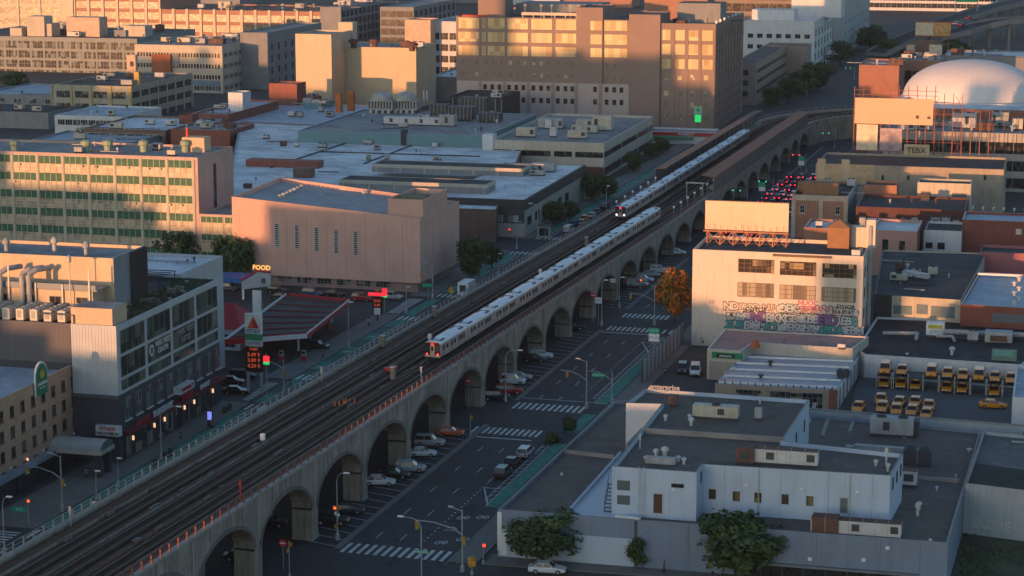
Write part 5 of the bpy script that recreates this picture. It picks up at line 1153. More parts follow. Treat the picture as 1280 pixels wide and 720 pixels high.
# ladder and stair
mb = B.mb(); p = UB.on(0, uz(UB, 0, 799, 600)[0], 0, .35); mb.set(p[0], p[1], 0, UB.edge(0)[3]); mb.tube((0, 0, ZM - .4), (0, 0, ZU + .4), .04); mb.tube((.75, 0, ZM - .4), (.75, 0, ZU + .4), .04)
for k in range(18): mb.tube((0, 0, ZM + k * .36), (.75, 0, ZM + k * .36), .025)
B.part('ladder', mb, mat('ladder_white', (.45, .45, .45), .6))
mb = B.mb(); p = at(760, 640, ZM - .3); mb.set(p[0], p[1], ZM - .3, AG)
for k in range(8): mb.box(-.5, .5, k * .4, k * .4 + .36, k * .42, k * .42 + .06)
for sx in (-.55, .55): mb.tube((sx, 0, 1), (sx, 3.1, 4.3), .04); mb.tube((sx, 0, 0), (sx, 3.1, 3.2), .06)
B.part('steel_stair', mb, steel_dark)
# rooftop plant
hvac(B, *at(972, 575, ZU)[:2], ZU - .6, 10.8, 2.0, 1.8, AG, 3, fans=0, top=4); hvac(B, *at(932, 574, ZU)[:2], ZU - .6, 2.4, 2.1, 1.9, AG, 4, fans=0)
hvac(B, *at(1070, 664, ZM)[:2], ZM - .55, 11.5, 2.0, 1.7, AG, 3, fans=0, top=4); hvac(B, *at(1032, 662, ZM)[:2], ZM - .5, 3.4, 2.1, 2.0, AG, 4, fans=0)
hvac(B, *at(895, 518, ZU)[:2], ZU - .6, 6.6, 2.0, 1.6, AG, 0, fans=1); hvac(B, *at(1147, 576, ZM)[:2], ZM - .5, 4.0, 2.2, 1.9, AG, 2, fans=2); hvac(B, *at(1136, 603, ZM)[:2], ZM - .5, 2.2, 1.8, 1.9, AG, 3, fans=0, top=4)
hvac(B, *at(1115, 540, ZM)[:2], ZM - .5, 6.5, 2.4, 2.4, AG, 1, fans=2); hvac(B, *at(1138, 540, ZM)[:2], ZM - .5, 2.6, 2.0, 2.0, AG, 2, fans=1); hvac(B, *at(842, 503, ZU)[:2], ZU - .6, 1.2, 1.2, 1.3, AG, 4, fans=0); hvac(B, *at(948, 520, ZU)[:2], ZU - .6, 1.0, 1.0, 1.4, AG, 1, fans=0)
mb = B.mb(); p = at(1104, 561, ZM); mb.set(p[0], p[1], ZM - .5, AG + .05); mb.box(-4.2, 4.2, -.5, .5, .2, .9); mb.box(-5.5, -4.0, -.5, .5, .1, .6); B.part('duct', mb, hv[1])
for x, y, z, h_, r_ in ((832, 521, ZU, 1.0, .3), (864, 527, ZU, 1.3, .4), (862, 520, ZU, .9, .3), (808, 573, ZU, 1.0, .35), (820, 566, ZU, 1.2, .35), (831, 566, ZU, 1.5, .5), (848, 572, ZU, .9, .3), (855, 575, ZU, 1, .3), (1095, 577, ZU, .9, .3), (1108, 574, ZU, 2.2, .22), (1110, 584, ZU, 1.2, .3), (1147, 640, ZM, 2.0, .35), (1149, 632, ZM, 1.2, .35), (1171, 609, ZM, .8, .2), (1195, 593, ZM, .7, .15), (1163, 675, ZM, .8, .2), (1212, 560, ZM, .6, .4), (702, 590, ZM, .5, .2), (950, 500, ZU, .9, .25), (800, 556, ZU, 2.2, .12)):
    rvent(B, *at(x, y, z)[:2], z - .6, h_, r_)
mb = B.mb(); p = at(830, 575, ZU); mb.set(p[0], p[1], ZU - .55, AG); mb.box(-2.5, 1.6, -.3, .6, 0, .9, 1); B.part('junk_boxes', mb, hv)
# name on the rear parapet
p = at(812, 487, ZU); sign = thing('shop_name_sign', 'white raised shop name lettering on the rear parapet of the corner building', 'sign', (p[0], p[1], ZU), AG + .02)
letters('lettering', 'enterprise', 1.12, mat('letter_white', (.30, .31, .33), .6), sign, (0, 0, .5), 0, depth=.25, bold=True, align='LEFT')
mb = MB(); mb.box(-.2, 6, .15, .25, -.5, -.2); mb.box(-.2, 0, .15, .25, -.5, .3); mb.build('rail', steel, sign)
# right neighbour and vacant lot
zr = 7.2
NB = Bld('low_building', 'pale rendered low building with tar patched roof above the weedy lot', 'building', poly([(1206, 604), (1330, 619), (1360, 552), (1228.5, 538.5)], zr), zr, mat('pale_grey_render', (.36, .40, .42), .85, .08, .2, streak=.3), mat('roof_mid', (.16, .155, .155), .95, .15, .12, kind='roof'), .5, coping=cop_w)
mb = NB.mb(); mb.face([(*p, zr - .46) for p in poly([(1209, 603), (1330, 616), (1340, 592), (1220, 575)], zr)]); NB.part('tar_patch', mb, mat('tar', (.018, .018, .02), .8, .2, .3))
roof_clutter(NB, 6, 2, region=(NB.pts[3], (22, -5), (-2, -5)))
sign_on(NB, 0, 'SKORE', uz(NB, 0, 1240, 640)[0], 1.7, 2.0, mat('spray_white', (.42, .45, .46), .8), depth=.03, bold=True, out=.04, space=.85)
g = MB(); g.face([(*p, .02) for p in poly([(1186, 740), (1420, 760), (1400, 655), (1206, 648)], 0)]); struct('vacant_lot_ground', g, mat('weedy_soil', (.075, .085, .05), .95, .4, .25))
# patch the front street east of the corner
# ---- showroom lot with fence
fm = mat('fence_panel', (.33, .33, .33), .8, .1, .3, streak=.3)
fr_ = thing('fence', 'grey panel fence with black posts along the sidewalk by the rental lot', 'fence', V(22.6, 100), AV)
for k in range(11):
    y0 = 3 + k * 3.35; mb = MB(); mb.box(-.06, .06, y0, y0 + 3.25, .15, 4.0); mb.build('fence_panel', fm, fr_); mb = MB(); mb.box(-.14, .14, y0 - .12, y0 + .08, 0, 4.15); mb.build('post', steel_dark, fr_)
lot = MB(); lot.face([(*p, .03) for p in poly([(800, 492), (900, 500), (930, 440), (860, 425)], 0)]); struct('car_park_ground', lot, lot_asphalt)
# ---- building with long skylight roof
hp = hof(1047, 488, 513.5); mroof = mat('ribbed_metal_roof', (.30, .37, .44), .5, .1, .3, metal=.2, streak=.2)
B = Bld('garage_building', 'garage with pale blue ribbed metal roof between the rental lot and taxi yard', 'garage', poly([(893.8, 479.7), (1046.7, 488), (1077.5, 439.4), (937, 433.8)], hp), hp, mat('tan_brick', (.33, .26, .19), .9, .1, .4, kind='brick', streak=.2), mroof, .08, coping=mat('gutter', (.36, .4, .44), .6)); GB = B
L0, L1 = B.edge(0)[1], B.edge(1)[1]
for k in range(6):
    a = B.on(1, L1 * (.06 + k * .165), 0); b = B.on(3, L1 * (1 - (.06 + k * .165)) * 1.0, 0); mb = B.mb(); L = math.dist(a[:2], b[:2]); az = math.atan2(-(a[1] - b[1]), a[0] - b[0]); mb.set(b[0], b[1], hp - .05, az); mb.box(.4, L - .4, -.12, .12, 0, .32); B.part('roof_rib', mb, white_p)
for k in range(16): box_at(B, 0, .3 + k * L0 / 16, .5 + k * L0 / 16, hp, hp + .5, -.1, 'rail_post', steel_dark, .3)
box_at(B, 1, 0, L1, 0, hp + .1, .08, 'side_wall', whitew); box_at(B, 0, L0 - 1.4, L0 + .1, 0, hp + .1, .2, 'corner_pier', redb)
for k in range(7): box_at(B, 1, 2 + k * L1 / 7, 2.5 + k * L1 / 7, 0, hp, .3, 'buttress', cop_w)
pxwin(B, 0, [(920, 486.5, 951, 491), (988, 491, 1019, 496)], nx=4, ny=1)
for k in range(3): B.put(0, win(3.6, 2.8, 4, 3, frame_g, gl_dark), L0 - 6 - k * 5.5, .1, 'window')
rvent(B, *at(963, 456, hp)[:2], hp - .05, .9, .5, 2); rvent(B, *at(951, 472, hp)[:2], hp - .05, .7, .5, 2); hvac(B, *at(1054, 472, hp)[:2], hp, 2.2, 1.2, .9, AG, 2)
for k in range(4): rvent(B, *at(906 + k * 11, 474 - k * 12, hp)[:2], hp, .5, .45, 3)
# ---- pink roofed shop with green and black sign
hq = hof(885, 435, 473)
B = Bld('rental_shop', 'low shop with faded pink roof and green black sign, under the graffiti wall', 'shop', poly([(884, 436), (926, 438.5), (942, 428), (1066, 435.5), (1086, 420.5), (906, 411)], hq), hq, cream_w, mat('roof_pink', (.36, .24, .22), .9, .15, .15, kind='roof', col2=(.27, .2, .19)), .25, coping=whitew); L0 = B.edge(0)[1]
for k in range(3): mb = B.mb(); p = B.on(2, 5 + k * 6.5, 0, -.5); mb.set(p[0], p[1], hq - .22, AG); mb.box(-.2, .2, 0, 5.0, 0, .15); B.part('roof_seam', mb, cop_w)
u0_, z0_ = uz(B, 0, 890, 438); box_at(B, 0, u0_, u0_ + 5.6, hq - 1.6, hq - .5, .15, 'sign_board', mat('sign_green_dark', (.02, .20, .09), .5)); box_at(B, 0, u0_ + .8, u0_ + 4.2, hq - 1.35, hq - .75, .17, 'sign_band', black); sign_on(B, 0, 'enterprise', u0_ + 2.5, hq - 1.05, .55, shopw, depth=.04, bold=True, out=.2)
for k in range(2): box_at(B, 0, .4 + k * 2.9, 3.0 + k * 2.9, 0, hq - 2.2, .08, 'roller_shutter', mat('shutter_cream', (.34, .31, .27), .8, .1, 2, streak=.2))
mb = B.mb(); p = at(944, 433, hq); mb.set(p[0], p[1], hq - .2, 0); mb.lathe(0, 0, [(.9, 0), (.9, .5), (.5, 1.2), (.2, 1.4)], 9, 0); B.part('orange_cowl', mb, mat('rusty_orange', (.42, .12, .05), .9)); hvac(B, *at(1052, 435, hq)[:2], hq - .2, 1.4, 1, .6, AG, 3)
# ---- graffiti loft with billboard
hg = hof(866, 309.5, 429); bw_ = mat('buff_render', (.62, .54, .46), .88, .06, .2, streak=.22)
c = at(1079.5, 320.5, hg); wg = width_to(c, 866, hg, AG, -1); dg_ = depth_tox(c, 1090, hg, AG)
B = Bld('graffiti_building', 'buff three storey block covered in graffiti below its windows, billboard on roof', 'building', rect(c, wg, 17, AG, True), hg, bw_, roof_dark, .7, coping=bw_); GF = B
pxwin(B, 0, [(923, 323, 968, 340), (975, 326, 1020.5, 343.5), (1028, 329, 1071, 346.5)], nx=6, ny=3, fr=frame_b, gl_=glass_mat('glass_warmish', (.05, .04, .03), (.36, .27, .15), .2, cell=(.9, 1.2)), bar=.09)
pxwin(B, 0, [(922, 352.5, 967.5, 370.5), (974.7, 355.5, 1020, 373.5), (1027, 358.5, 1070, 376.5)], nx=6, ny=3, fr=frame_b, gl_=glass_mat('glass_bright', (.16, .13, .09), (.42, .35, .25), .8, cell=(.9, 5)), bar=.09)
for zz in (hg - 3.6, hg - 7.6, hg - 11.6):
    for u in (3, 9): B.put(1, win(1.6, 2.0, 2, 2, frame_d, gl_dark), u, zz - 1)
B.put(0, win(.8, .5, 1, 1, frame_b, bw_), 3.4, hg * .45)
# graffiti: rows of fat outlined letters and loose shapes
rg = random.Random(23); gcols = [(.08, .30, .30), (.50, .50, .50), (.46, .49, .50), (.14, .33, .30), (.42, .10, .18), (.24, .12, .30), (.56, .50, .42), (.18, .27, .40), (.56, .38, .31)]
gm = [mat('spray_%s' % n, c_, .8, .15, 2) for n, c_ in zip(('teal', 'silver', 'pale_blue', 'sea_green', 'magenta', 'violet', 'cream', 'blue', 'salmon'), gcols)]; gout = mat('spray_outline', (.05, .06, .08), .8)
ua, zt = uz(B, 0, 910, 377); ub = uz(B, 0, 1074, 385)[0]; zb = uz(B, 0, 910, 412)[1]; ln = zt - zb
def blob(u, z, w, h, seed, out, sc=1.0):
    r = random.Random(seed); n = 16; pts = []
    for i in range(n):
        a = 2 * math.pi * i / n; k = .75 + .32 * r.random(); cx_, sx_ = math.cos(a), math.sin(a); e = .5
        pts.append((u + w * .5 * sc * k * math.copysign(abs(cx_) ** e, cx_), z + h * .5 * sc * k * math.copysign(abs(sx_) ** e, sx_)))
    return pts
for r_, (zf, hh, n_, pal) in enumerate(((.17, .34, 13, (0, 0, 1, 1, 3, 1, 1, 2, 2)), (.50, .34, 15, (6, 2, 1, 5, 6, 2, 3, 1)), (.84, .30, 14, (6, 8, 6, 6, 8, 6, 2)))):
    for k in range(n_):
        u = ua + (ub - ua) * (k + .5 + rg.uniform(-.15, .15)) / n_; w = (ub - ua) / n_ * rg.uniform(.9, 1.3); z = zb + ln * zf + rg.uniform(-.1, .1); h = ln * hh * rg.uniform(.85, 1.15); sd = rg.random()
        p = B.on(0, 0, 0); az = B.edge(0)[3]; mb = B.mb(); mb.set(p[0], p[1], 0, az); y0 = -.02 - .006 * r_ - .002 * (k % 3)
        if k % 2 == r_ % 2:
            tx = ''.join(rg.choice('SKEORAMNBGDUZPTX') for _ in range(rg.choice((2, 3, 3)))); sz = h * 1.15; col_ = gm[pal[k % len(pal)]]
            for (ff, m_, dy) in ((.10, gout, 0), (.035, col_, .012)):
                cu = bpy.data.curves.new('g', 'FONT'); cu.body = tx; cu.size = sz; cu.offset = sz * ff; cu.align_x = 'CENTER'; cu.align_y = 'CENTER'; cu.space_character = .82; cu.shear = rg.uniform(-.1, .25) if ff > .05 else cu_sh; cu_sh = cu.shear; cu.resolution_u = 2; cu.extrude = .004
                t_ = bpy.data.objects.new('g', cu); COL.objects.link(t_); me = bpy.data.meshes.new_from_object(t_); bpy.data.objects.remove(t_); me.transform(Matrix.Rotation(R(90), 4, 'X')); me.materials.clear(); me.materials.append(m_)
                q_ = B.on(0, u, z, -y0 + .01 + dy); link('graffiti_piece', me, B.root, B.local(q_), -az)
            continue
        mb.face([(a, y0, b) for a, b in blob(u, z, w, h, sd, 0)], 1); mb.face([(a, y0 - .012, b) for a, b in blob(u, z, w, h, sd, 0, .86)], 0)
        for q in range(rg.randint(1, 3)):
            x_, z_ = u + rg.uniform(-.25, .25) * w, z + rg.uniform(-.2, .2) * h; mb.face([(x_, y0 - .02, z_), (x_ + rg.uniform(.1, .5) * w, y0 - .02, z_ + rg.uniform(-.3, .3) * h), (x_ + rg.uniform(.05, .3) * w, y0 - .02, z_ + rg.uniform(.1, .3) * h)], 1)
        B.part('graffiti_piece', mb, [gm[pal[k % len(pal)]], gout])
for t, px, py, s_, m in (('ETHOR', 1057, 384, 1.1, gout), ('SEA WAY', 1054, 390, 1.0, gout), ('NUOC', 1010, 379, 1.3, gm[4]), ('BOMANS', 1020, 386, 1.3, gm[4]), ('COYOT', 945, 387, 1.2, gout)): u, z = uz(B, 0, px, py); sign_on(B, 0, t, u, z, s_, m, depth=.02, bold=True, out=.075, name='graffiti_word')
# billboard
p = at(881, 306.5, hg - .7); wbd = width_to(p, 985, hg, AG, 1); z1 = hof(881, 306.5, 0) if False else None
bb_ = thing('billboard', 'blank cream billboard on rusty truss, roof of the graffiti building', 'billboard', (p[0], p[1], hg - .7), AG)
sc_ = (kscreen((p[0], p[1], hg))[1] - kscreen((p[0], p[1], hg + 10))[1]) / 10; zlo, zhi = (306.5 - 286) / sc_, (306.5 - 250.5) / sc_
mb = MB(); mb.box(0, wbd, -.1, .15, zlo, zhi); mb.box(-.05, wbd + .05, -.16, .2, zhi, zhi + .12, 1)
for k in range(16): mb.box(k * wbd / 16, k * wbd / 16 + .05, -.12, -.1, zlo, zhi)
mb.build('panel', [mat('billboard_cream', (.68, .52, .38), .7, .06, .3, streak=.15), frame_b], bb_)
rust = mat('rust_orange_steel', (.38, .17, .10), .8, .2, 1)
mb = MB(); mb.box(-.2, wbd + .2, -.9, .0, zlo - .35, zlo - .1); mb.build('catwalk', rust, bb_); mb = MB()
for k in range(12): mb.tube((k * wbd / 12 + .5, -.85, zlo - .2), (k * wbd / 12 + .5, -.85, zlo + rg.uniform(.6, 1.5)), .05, 4)
mb.build('catwalk_posts', frame_b, bb_); mb = MB(); n = 6
for k in range(n + 1):
    x = .4 + (wbd - .8) * k / n; mb.tube((x, 0, 0), (x, 0, zlo), .16, 4); mb.tube((x, 3.2, 0), (x, .2, zhi * .8), .1, 4); mb.tube((x, 0, 0), (x, 3.2, 0), .12, 4)
    if k < n: x2 = .4 + (wbd - .8) * (k + 1) / n; mb.tube((x, 0, .2), (x2, 0, zlo - .3), .08, 4); mb.tube((x2, 0, .2), (x, 0, zlo - .3), .08, 4); mb.tube((x, 0, zlo * .5), (x2, 0, zlo * .5), .07, 4); mb.tube((x, 3.2, .1), (x2, 3.2, .1), .1, 4)
mb.build('truss', rust, bb_)
# on the roof behind: tank house with pyramid cap, sunlit stub wall, tall pipe
brn = mat('timber_brown', (.28, .15, .08), .9, .15, .5); mb = B.mb(); p = at(1047.5, 307, hg); mb.set(p[0], p[1], hg - .7, AG); mb.box(-2.1, 2.1, 0, 4, 0, 4.2); k = len(mb.v)
mb.face([(-2.3, -.2, 4.2), (2.3, -.2, 4.2), (0, 2, 5.6)]); mb.face([(2.3, -.2, 4.2), (2.3, 4.2, 4.2), (0, 2, 5.6)]); mb.face([(2.3, 4.2, 4.2), (-2.3, 4.2, 4.2), (0, 2, 5.6)]); mb.face([(-2.3, 4.2, 4.2), (-2.3, -.2, 4.2), (0, 2, 5.6)]); B.part('tank_house', mb, brn)
pbox(B, 1073, 305, hg, 3.0, 3, 4.0, bw_, 'stub_wall', dz=-.7); pbox(B, 1088, 306, hg, 1.8, 2.6, 5.6, bw_, 'stub_wall', dz=-.7); hvac(B, *at(1070, 318, hg)[:2], hg - .7, 1.6, 1, 1.2, AG, 3); hvac(B, *at(1075, 316, hg)[:2], hg - .7, 1.0, 1, 1.2, AG, 0); pbox(B, 1002, 318, hg, 11, .4, .4, frame_b, 'roof_kerb', dz=-.6)
mb = B.mb(); p = B.on(1, 8.0, 0, .55); mb.set(p[0], p[1], 0, 0); mb.tube((0, 0, 3), (0, 0, hg + 4.6), .42, 10); B.part('flue_pipe', mb, hv[1])
# ---- blocks behind it
brk = mat('weathered_brick', (.34, .17, .11), .9, .12, .4, kind='brick', streak=.2)
def RB(name, lb, cat, x, y, xl, h, wl, rf, dp, cop=None, **k): return Bx(name, lb, cat, x, y, xl, x + 5, wl, rf, h=h, d=dp, coping=cop, **k)
B = RB('house', 'two storey brick house with buff piers and timber roof sheds behind billboard', 'house', 1060, 245.5, 990, 11.0, brk, roof_dark, 27, mat('buff_pier', (.50, .40, .31), .9)); L0 = B.edge(0)[1]; bp = MATS['buff_pier']
for u in (0, L0 * .49, L0 - 1.0): box_at(B, 0, u, u + 1.0, 0, 11.05, .2, 'pier', bp)
box_at(B, 0, 0, L0, 9.6, 11.02, .14, 'cornice', bp); box_at(B, 1, 0, 27, 0, 11.04, .1, 'side_render', mat('pale_grey_render')); pxwin(B, 0, [(1000, 256, 1006, 266), (1044, 258, 1050, 268)], nx=2, ny=2, fr=frame_w, sill=.15)
pbox(B, 1025, 240.5, 11, 9, 4, 3.0, brn, 'roof_shed', dz=-.6); pbox(B, 1008, 237, 11, 4.5, 3, 2.4, brn, 'roof_shed', dz=-.6); hvac(B, *at(1064, 231, 11)[:2], 10.5, 2, 2, 1.6, AG, 3); roof_clutter(B, 5, 33)
B = RB('house', 'low brick extension with pale flat roof just behind the tank house', 'house', 1038, 285.5, 1005, 8.5, brk, roof_white, 14, whitew); hvac(B, *at(1024, 281, 8.5)[:2], 8, 1.6, 1.2, 1, AG, 3)
pk = mat('salmon_render', (.48, .27, .22), .9, .08, .3, streak=.15)
B = RB('small_building', 'salmon rendered small building with two dark windows and white roof', 'building', 1146.5, 289.5, 1090, 10.5, pk, roof_white, 17, whitew); pxwin(B, 0, [(1103, 299, 1110.5, 312.5), (1124, 301, 1131.5, 313)], nx=1, ny=2, sill=.2); box_at(B, 1, 0, 17, 0, 10.3, .06, 'side_brick', redb)
B = RB('small_building', 'small white building with three dark openings beside salmon one', 'building', 1202, 289, 1155, 9.5, whitew, roof_dark, 14, black); pxwin(B, 0, [(1157, 303, 1166, 310), (1172, 303, 1181, 311.5)], nx=1, ny=1)
B = RB('small_building', 'long brown fronted building with black roof and junk along its wall', 'building', 1206, 263, 1070, 10.0, mat('dark_red_brick'), roof_dark, 22, brownb); roof_clutter(B, 4, 3)
for k in range(10): hvac(B, *at(1078 + k * 13, 282, 7)[:2], 6.5, rg.uniform(1, 2.6), 1.5, rg.uniform(.8, 2.2), AG, rg.choice((0, 1, 1, 4)))
B = RB('small_building', 'small brick shed with black roof below the long beige building', 'shed', 1121, 232, 1080, 12, brk, roof_dark, 8); B = RB('small_building', 'pale low wall building with three shuttered bays, by the black roof', 'building', 1214, 230, 1147, 12.5, cream_w, roof_dark, 8); pxwin(B, 0, [(1151, 239, 1164, 245), (1190, 241, 1209, 247)], nx=1, ny=1, gl_=sh, fr=frame_g)
B = RB('long_building', 'long beige brick building with black roof carrying the red sign frame', 'building', 1255, 212, 1020, 13.2, mat('beige_grey_brick', (.33, .28, .22), .9, .12, .3, kind='brick', streak=.3), roof_dark, 26, cop_w); LBD = B; L0 = B.edge(0)[1]
for px in (1102, 1134, 1230): pxwin(B, 0, [(px, 219, px + 3, 225)], nx=1, ny=1)
for px in (1022, 1052): u = uz(B, 0, px, 205)[0]; box_at(B, 0, max(0, u), u + 2.2, 9, 14.6, .25, 'parapet_block', tan)
box_at(B, 0, 0, uz(B, 0, 1094, 206)[0], 8, 13.3, .12, 'render_band', mat('ochre_render', (.50, .36, .22), .9))
B = RB('brick_building', 'dark red brick building with blue grey roof at the right edge', 'building', 1330, 279, 1203, 11.5, mat('deep_brick', (.22, .075, .055), .9, .1, .4, kind='brick', streak=.2), roof_blue, 13, whitew); pxwin(B, 0, [(1270, 286, 1277, 293)], nx=1, ny=1, fr=frame_w, gl_=frame_w)
for k in range(6): rvent(B, *at(1216 + k * 13, 259 + k * .6, 11.5)[:2], 11, .8, .3)
B = RB('pink_building', 'faded pink low building with black roof at the right edge', 'building', 1330, 319, 1225, 9.0, mat('faded_pink', (.36, .14, .15), .9, .1, .3), roof_dark, 10, black)
B = Bld('black_roof_building', 'tar roofed garage with cream front and blue grey shutters behind taxi yard', 'garage', poly([(1093, 368), (1201, 375), (1226, 331), (1232, 316), (1103, 312)], 8.5), 8.5, cream, roof_dark, .35, coping=mat('dark_cop', (.10, .10, .10), .8)); roof_clutter(B, 16, 71)
pxwin(B, 0, [(1117, 381, 1140, 392), (1146, 380, 1160, 392), (1164, 382, 1194, 396)], nx=1, ny=6, fr=mat('shutter_blue_grey', (.12, .18, .22), .7), gl_=MATS['shutter_blue_grey']); box_at(B, 0, 0, uz(B, 0, 1115, 370)[0], 0, 8.6, .1, 'shadow_strip', dark_band)  # black shadow at the left of the front put in as a dark box
mb = B.mb(); p = at(1145, 346, 8.5); mb.set(p[0], p[1], 8.4, AG + .5); mb.box(-3, 3, -.6, .6, .1, 1.1); B.part('duct', mb, hv[3])
B = Bld('grey_roof_building', 'brick garage with blue grey roof and row of white vents, right edge', 'garage', poly([(1201, 380), (1330, 388), (1330, 345), (1224, 340)], 8.2), 8.2, mat('deep_brick'), roof_blue, .4, coping=whitew)
for k in range(6): rvent(B, *at(1268 + (k % 2) * 6, 379 - k * 6, 8.2)[:2], 7.8, 1.0, .5, 3)
pxwin(B, 0, [(1240, 391, 1281, 402)], nx=1, ny=6, fr=sh, gl_=sh); mb = B.mb(); p = at(1250, 346, 8.2); mb.set(p[0], p[1], 7.9, AG); mb.box(-4.5, 4.5, 0, .5, .5, .9); B.part('pipe_run', mb, white_p)
zn = 4.3
B = Bld('taxi_depot', 'wide black flat roofed depot with white coping above the taxi yard', 'depot', poly([(1081, 443), (1277, 456), (1330, 412), (1330, 404), (1096, 396), (1070, 436)], zn), zn, whitew, mat('roof_black', (.026, .028, .034), .85, .2, .15, kind='roof', col2=(.036, .038, .045)), .4, coping=whitew); L0 = B.edge(0)[1]
mb = B.mb(); p = at(1150, 420, zn); mb.set(p[0], p[1], zn - .4, AG); mb.path([(-7, 0, .6), (-.5, 0, .9), (-.5, -3, .5)], .35, 8, 1); mb.path([(1, 0, .5), (14, -.5, .5)], .12, 6, 4); mb.path([(3, 0, .6), (6, 0, .6), (6.5, -2.4, .4)], .3, 8, 1); mb.box(12, 17, -1, 2, .1, 2.0, 1); mb.box(13, 16, -1.4, -1, .4, 1.4, 4); mb.path([(4, 2.5, 1), (20, 3, 1)], .5, 8, 1); B.part('duct_run', mb, hv)
mb = B.mb(); p = at(1170, 418, zn); mb.set(p[0], p[1], zn - .4, AG); mb.box(-1.9, 1.5, 0, 2, .2, 2.6, 0); mb.box(-1.5, 1.2, -.04, 0, 1.5, 2.2, 1); mb.box(-1.2, 1.3, -.04, 0, .6, 1.3, 2); B.part('painted_cabinet', mb, [white_p, mat('spray_yellow', (.5, .42, .08), .8), gm[2]])
mb = B.mb(); p = at(1255, 449, zn); mb.set(p[0], p[1], zn - .4, AG); mb.box(-2.2, 2.2, 0, .4, .1, 2.2, 0); mb.box(-1.9, 1.6, -.03, 0, .9, 2.0, 1); B.part('painted_panel', mb, [mat('drab_green', (.16, .22, .17), .8), gm[3]]); rvent(B, *at(1190, 441, zn)[:2], zn - .4, 1.6, .5); rvent(B, *at(1134, 441, zn)[:2], zn - .4, .4, .3); hvac(B, *at(1216, 424, zn)[:2], zn - .4, 2, 1.5, 1.6, AG, 1)
# taxi yard ground, its near wall, building on the right edge
yd = MB(); yd.face([(*p, .03) for p in poly([(1058, 530), (1290, 548), (1290, 445), (1085, 430)], 0)]); struct('taxi_yard_ground', yd, mat('yard_asphalt', (.11, .115, .12), .9, .2, .2, kind='asphalt'))
B = RB('white_building', 'white walled building with blue grey roof at right end of the taxi yard', 'building', 1330, 500, 1265.5, 8.0, whitew, roof_blue, 24, whitew)
B.pts
w_ = thing('yard_wall', 'pale concrete wall on the near side of the taxi yard', 'wall', (*at(1013, 516, ZM)[:2], 0)); a = at(1013, 514, ZM)[:2]; b = at(1290, 536, ZM)[:2]; L = math.dist(a, b); az = math.atan2(-(b[1] - a[1]), b[0] - a[0]); mb = MB((w_.location[0], w_.location[1], 0)); mb.set(a[0], a[1] + .6, 0, az); mb.box(0, L, 0, .35, 0, ZM + .1); mb.build('wall_panel', mat('pale_grey_render'), w_); mb = MB((w_.location[0], w_.location[1], 0)); mb.set(a[0], a[1] + .6, 0, az); mb.box(-.1, L + .1, -.08, .43, ZM + .1, ZM + .3); mb.build('coping', cop_w, w_)
# ================================================= upper right
B = Bx('concrete_building', 'pale concrete framed building with wide windows behind red sign frame', 'building', 1340, 169, 1104, 1350, mat('pale_concrete', (.40, .37, .33), .9, .1, .3, streak=.25), roof_grey, h=17, d=30, coping=tan); L0 = B.edge(0)[1]; even(B, 0, 10, 6.6, [(1, 4), (6, 9), (11, 14.4)], frame_d, gl_dark, 5, 2, m=.3)
hvac(B, *at(1205, 158, 17)[:2], 16.5, 7, 4, 4.2, AG, 3); hvac(B, *at(1250, 156, 17)[:2], 16.5, 5, 4, 4, AG, 1); hvac(B, *at(1272, 160, 17)[:2], 16.5, 3, 3, 3, AG, 0); roof_clutter(B, 20, 91, size=1.6)
DB = Bx('dome_building', 'long building with rust red fascia and green glass under the white dome', 'hall', 1345, 140, 1125, 1350, teal, roof_white, h=18, d=62, coping=mat('rust_fascia', (.26, .12, .09), .9)); L0 = DB.edge(0)[1]; box_at(DB, 0, 0, L0, 15.0, 18.05, .4, 'fascia', MATS['rust_fascia']); even(DB, 0, 18, 3.6, [(9, 14.6)], frame_g, mat('green_glass', (.05, .11, .10), .2), 3, 2, m=.2)
p = at(1234, 128, 18); dm = thing('air_dome', 'huge white inflated dome, partly sunlit, at upper right', 'dome', (p[0], p[1] + 24, 17.4), AG); sxd = (kscreen((p[0] + 10, p[1] + 24, 20))[0] - kscreen((p[0], p[1] + 24, 20))[0]) / 10; rx = 85 / sxd
mb = MB(); rings = 14; N = 48
prof = [(math.cos(i / rings * math.pi / 2), math.sin(i / rings * math.pi / 2)) for i in range(rings + 1)]
for i in range(rings):
    for j in range(N):
        a0, a1 = 2 * math.pi * j / N, 2 * math.pi * (j + 1) / N; (c0, s0), (c1, s1) = prof[i], prof[i + 1]; e = .92
        mb.face([(rx * c0 ** e * math.cos(a0), 24 * c0 ** e * math.sin(a0), 12.5 * s0), (rx * c0 ** e * math.cos(a1), 24 * c0 ** e * math.sin(a1), 12.5 * s0), (rx * abs(c1) ** e * math.cos(a1), 24 * abs(c1) ** e * math.sin(a1), 12.5 * s1), (rx * abs(c1) ** e * math.cos(a0), 24 * abs(c1) ** e * math.sin(a0), 12.5 * s1)])
mb.build('fabric_shell', mat('dome_white', (.66, .64, .62), .7, .04, .1), dm, smooth=True); mb = MB(); mb.box(-rx - .5, rx + .5, -25, 25, -.6, .3); mb.build('base_ring', whitew, dm)
B = Bx('brick_building', 'orange red brick block with white roof vents left of the dome', 'building', 1124, 82, 1074, 1130, mat('orange_red_brick', (.30, .14, .10), .9, .1, .3, kind='brick'), roof_grey, h=22, d=30, coping=cream); roof_clutter(B, 7, 93, size=1.8)
B = Bx('brick_building', 'brown brick wing with tall dark windows left of the dome', 'building', 1178, 76, 1126, 1185, brk, roof_grey, h=21, d=30); even(B, 0, 4, 3, [(8, 17)], frame_d, gl_dark, 3, 5); roof_clutter(B, 14, 95, size=1.6)
B = Bx('low_building', 'low grey roofed building behind the dome, right edge', 'building', 1340, 72, 1180, 1345, grey_wall, roof_white, h=18, d=30); roof_clutter(B, 16, 96, size=1.8)
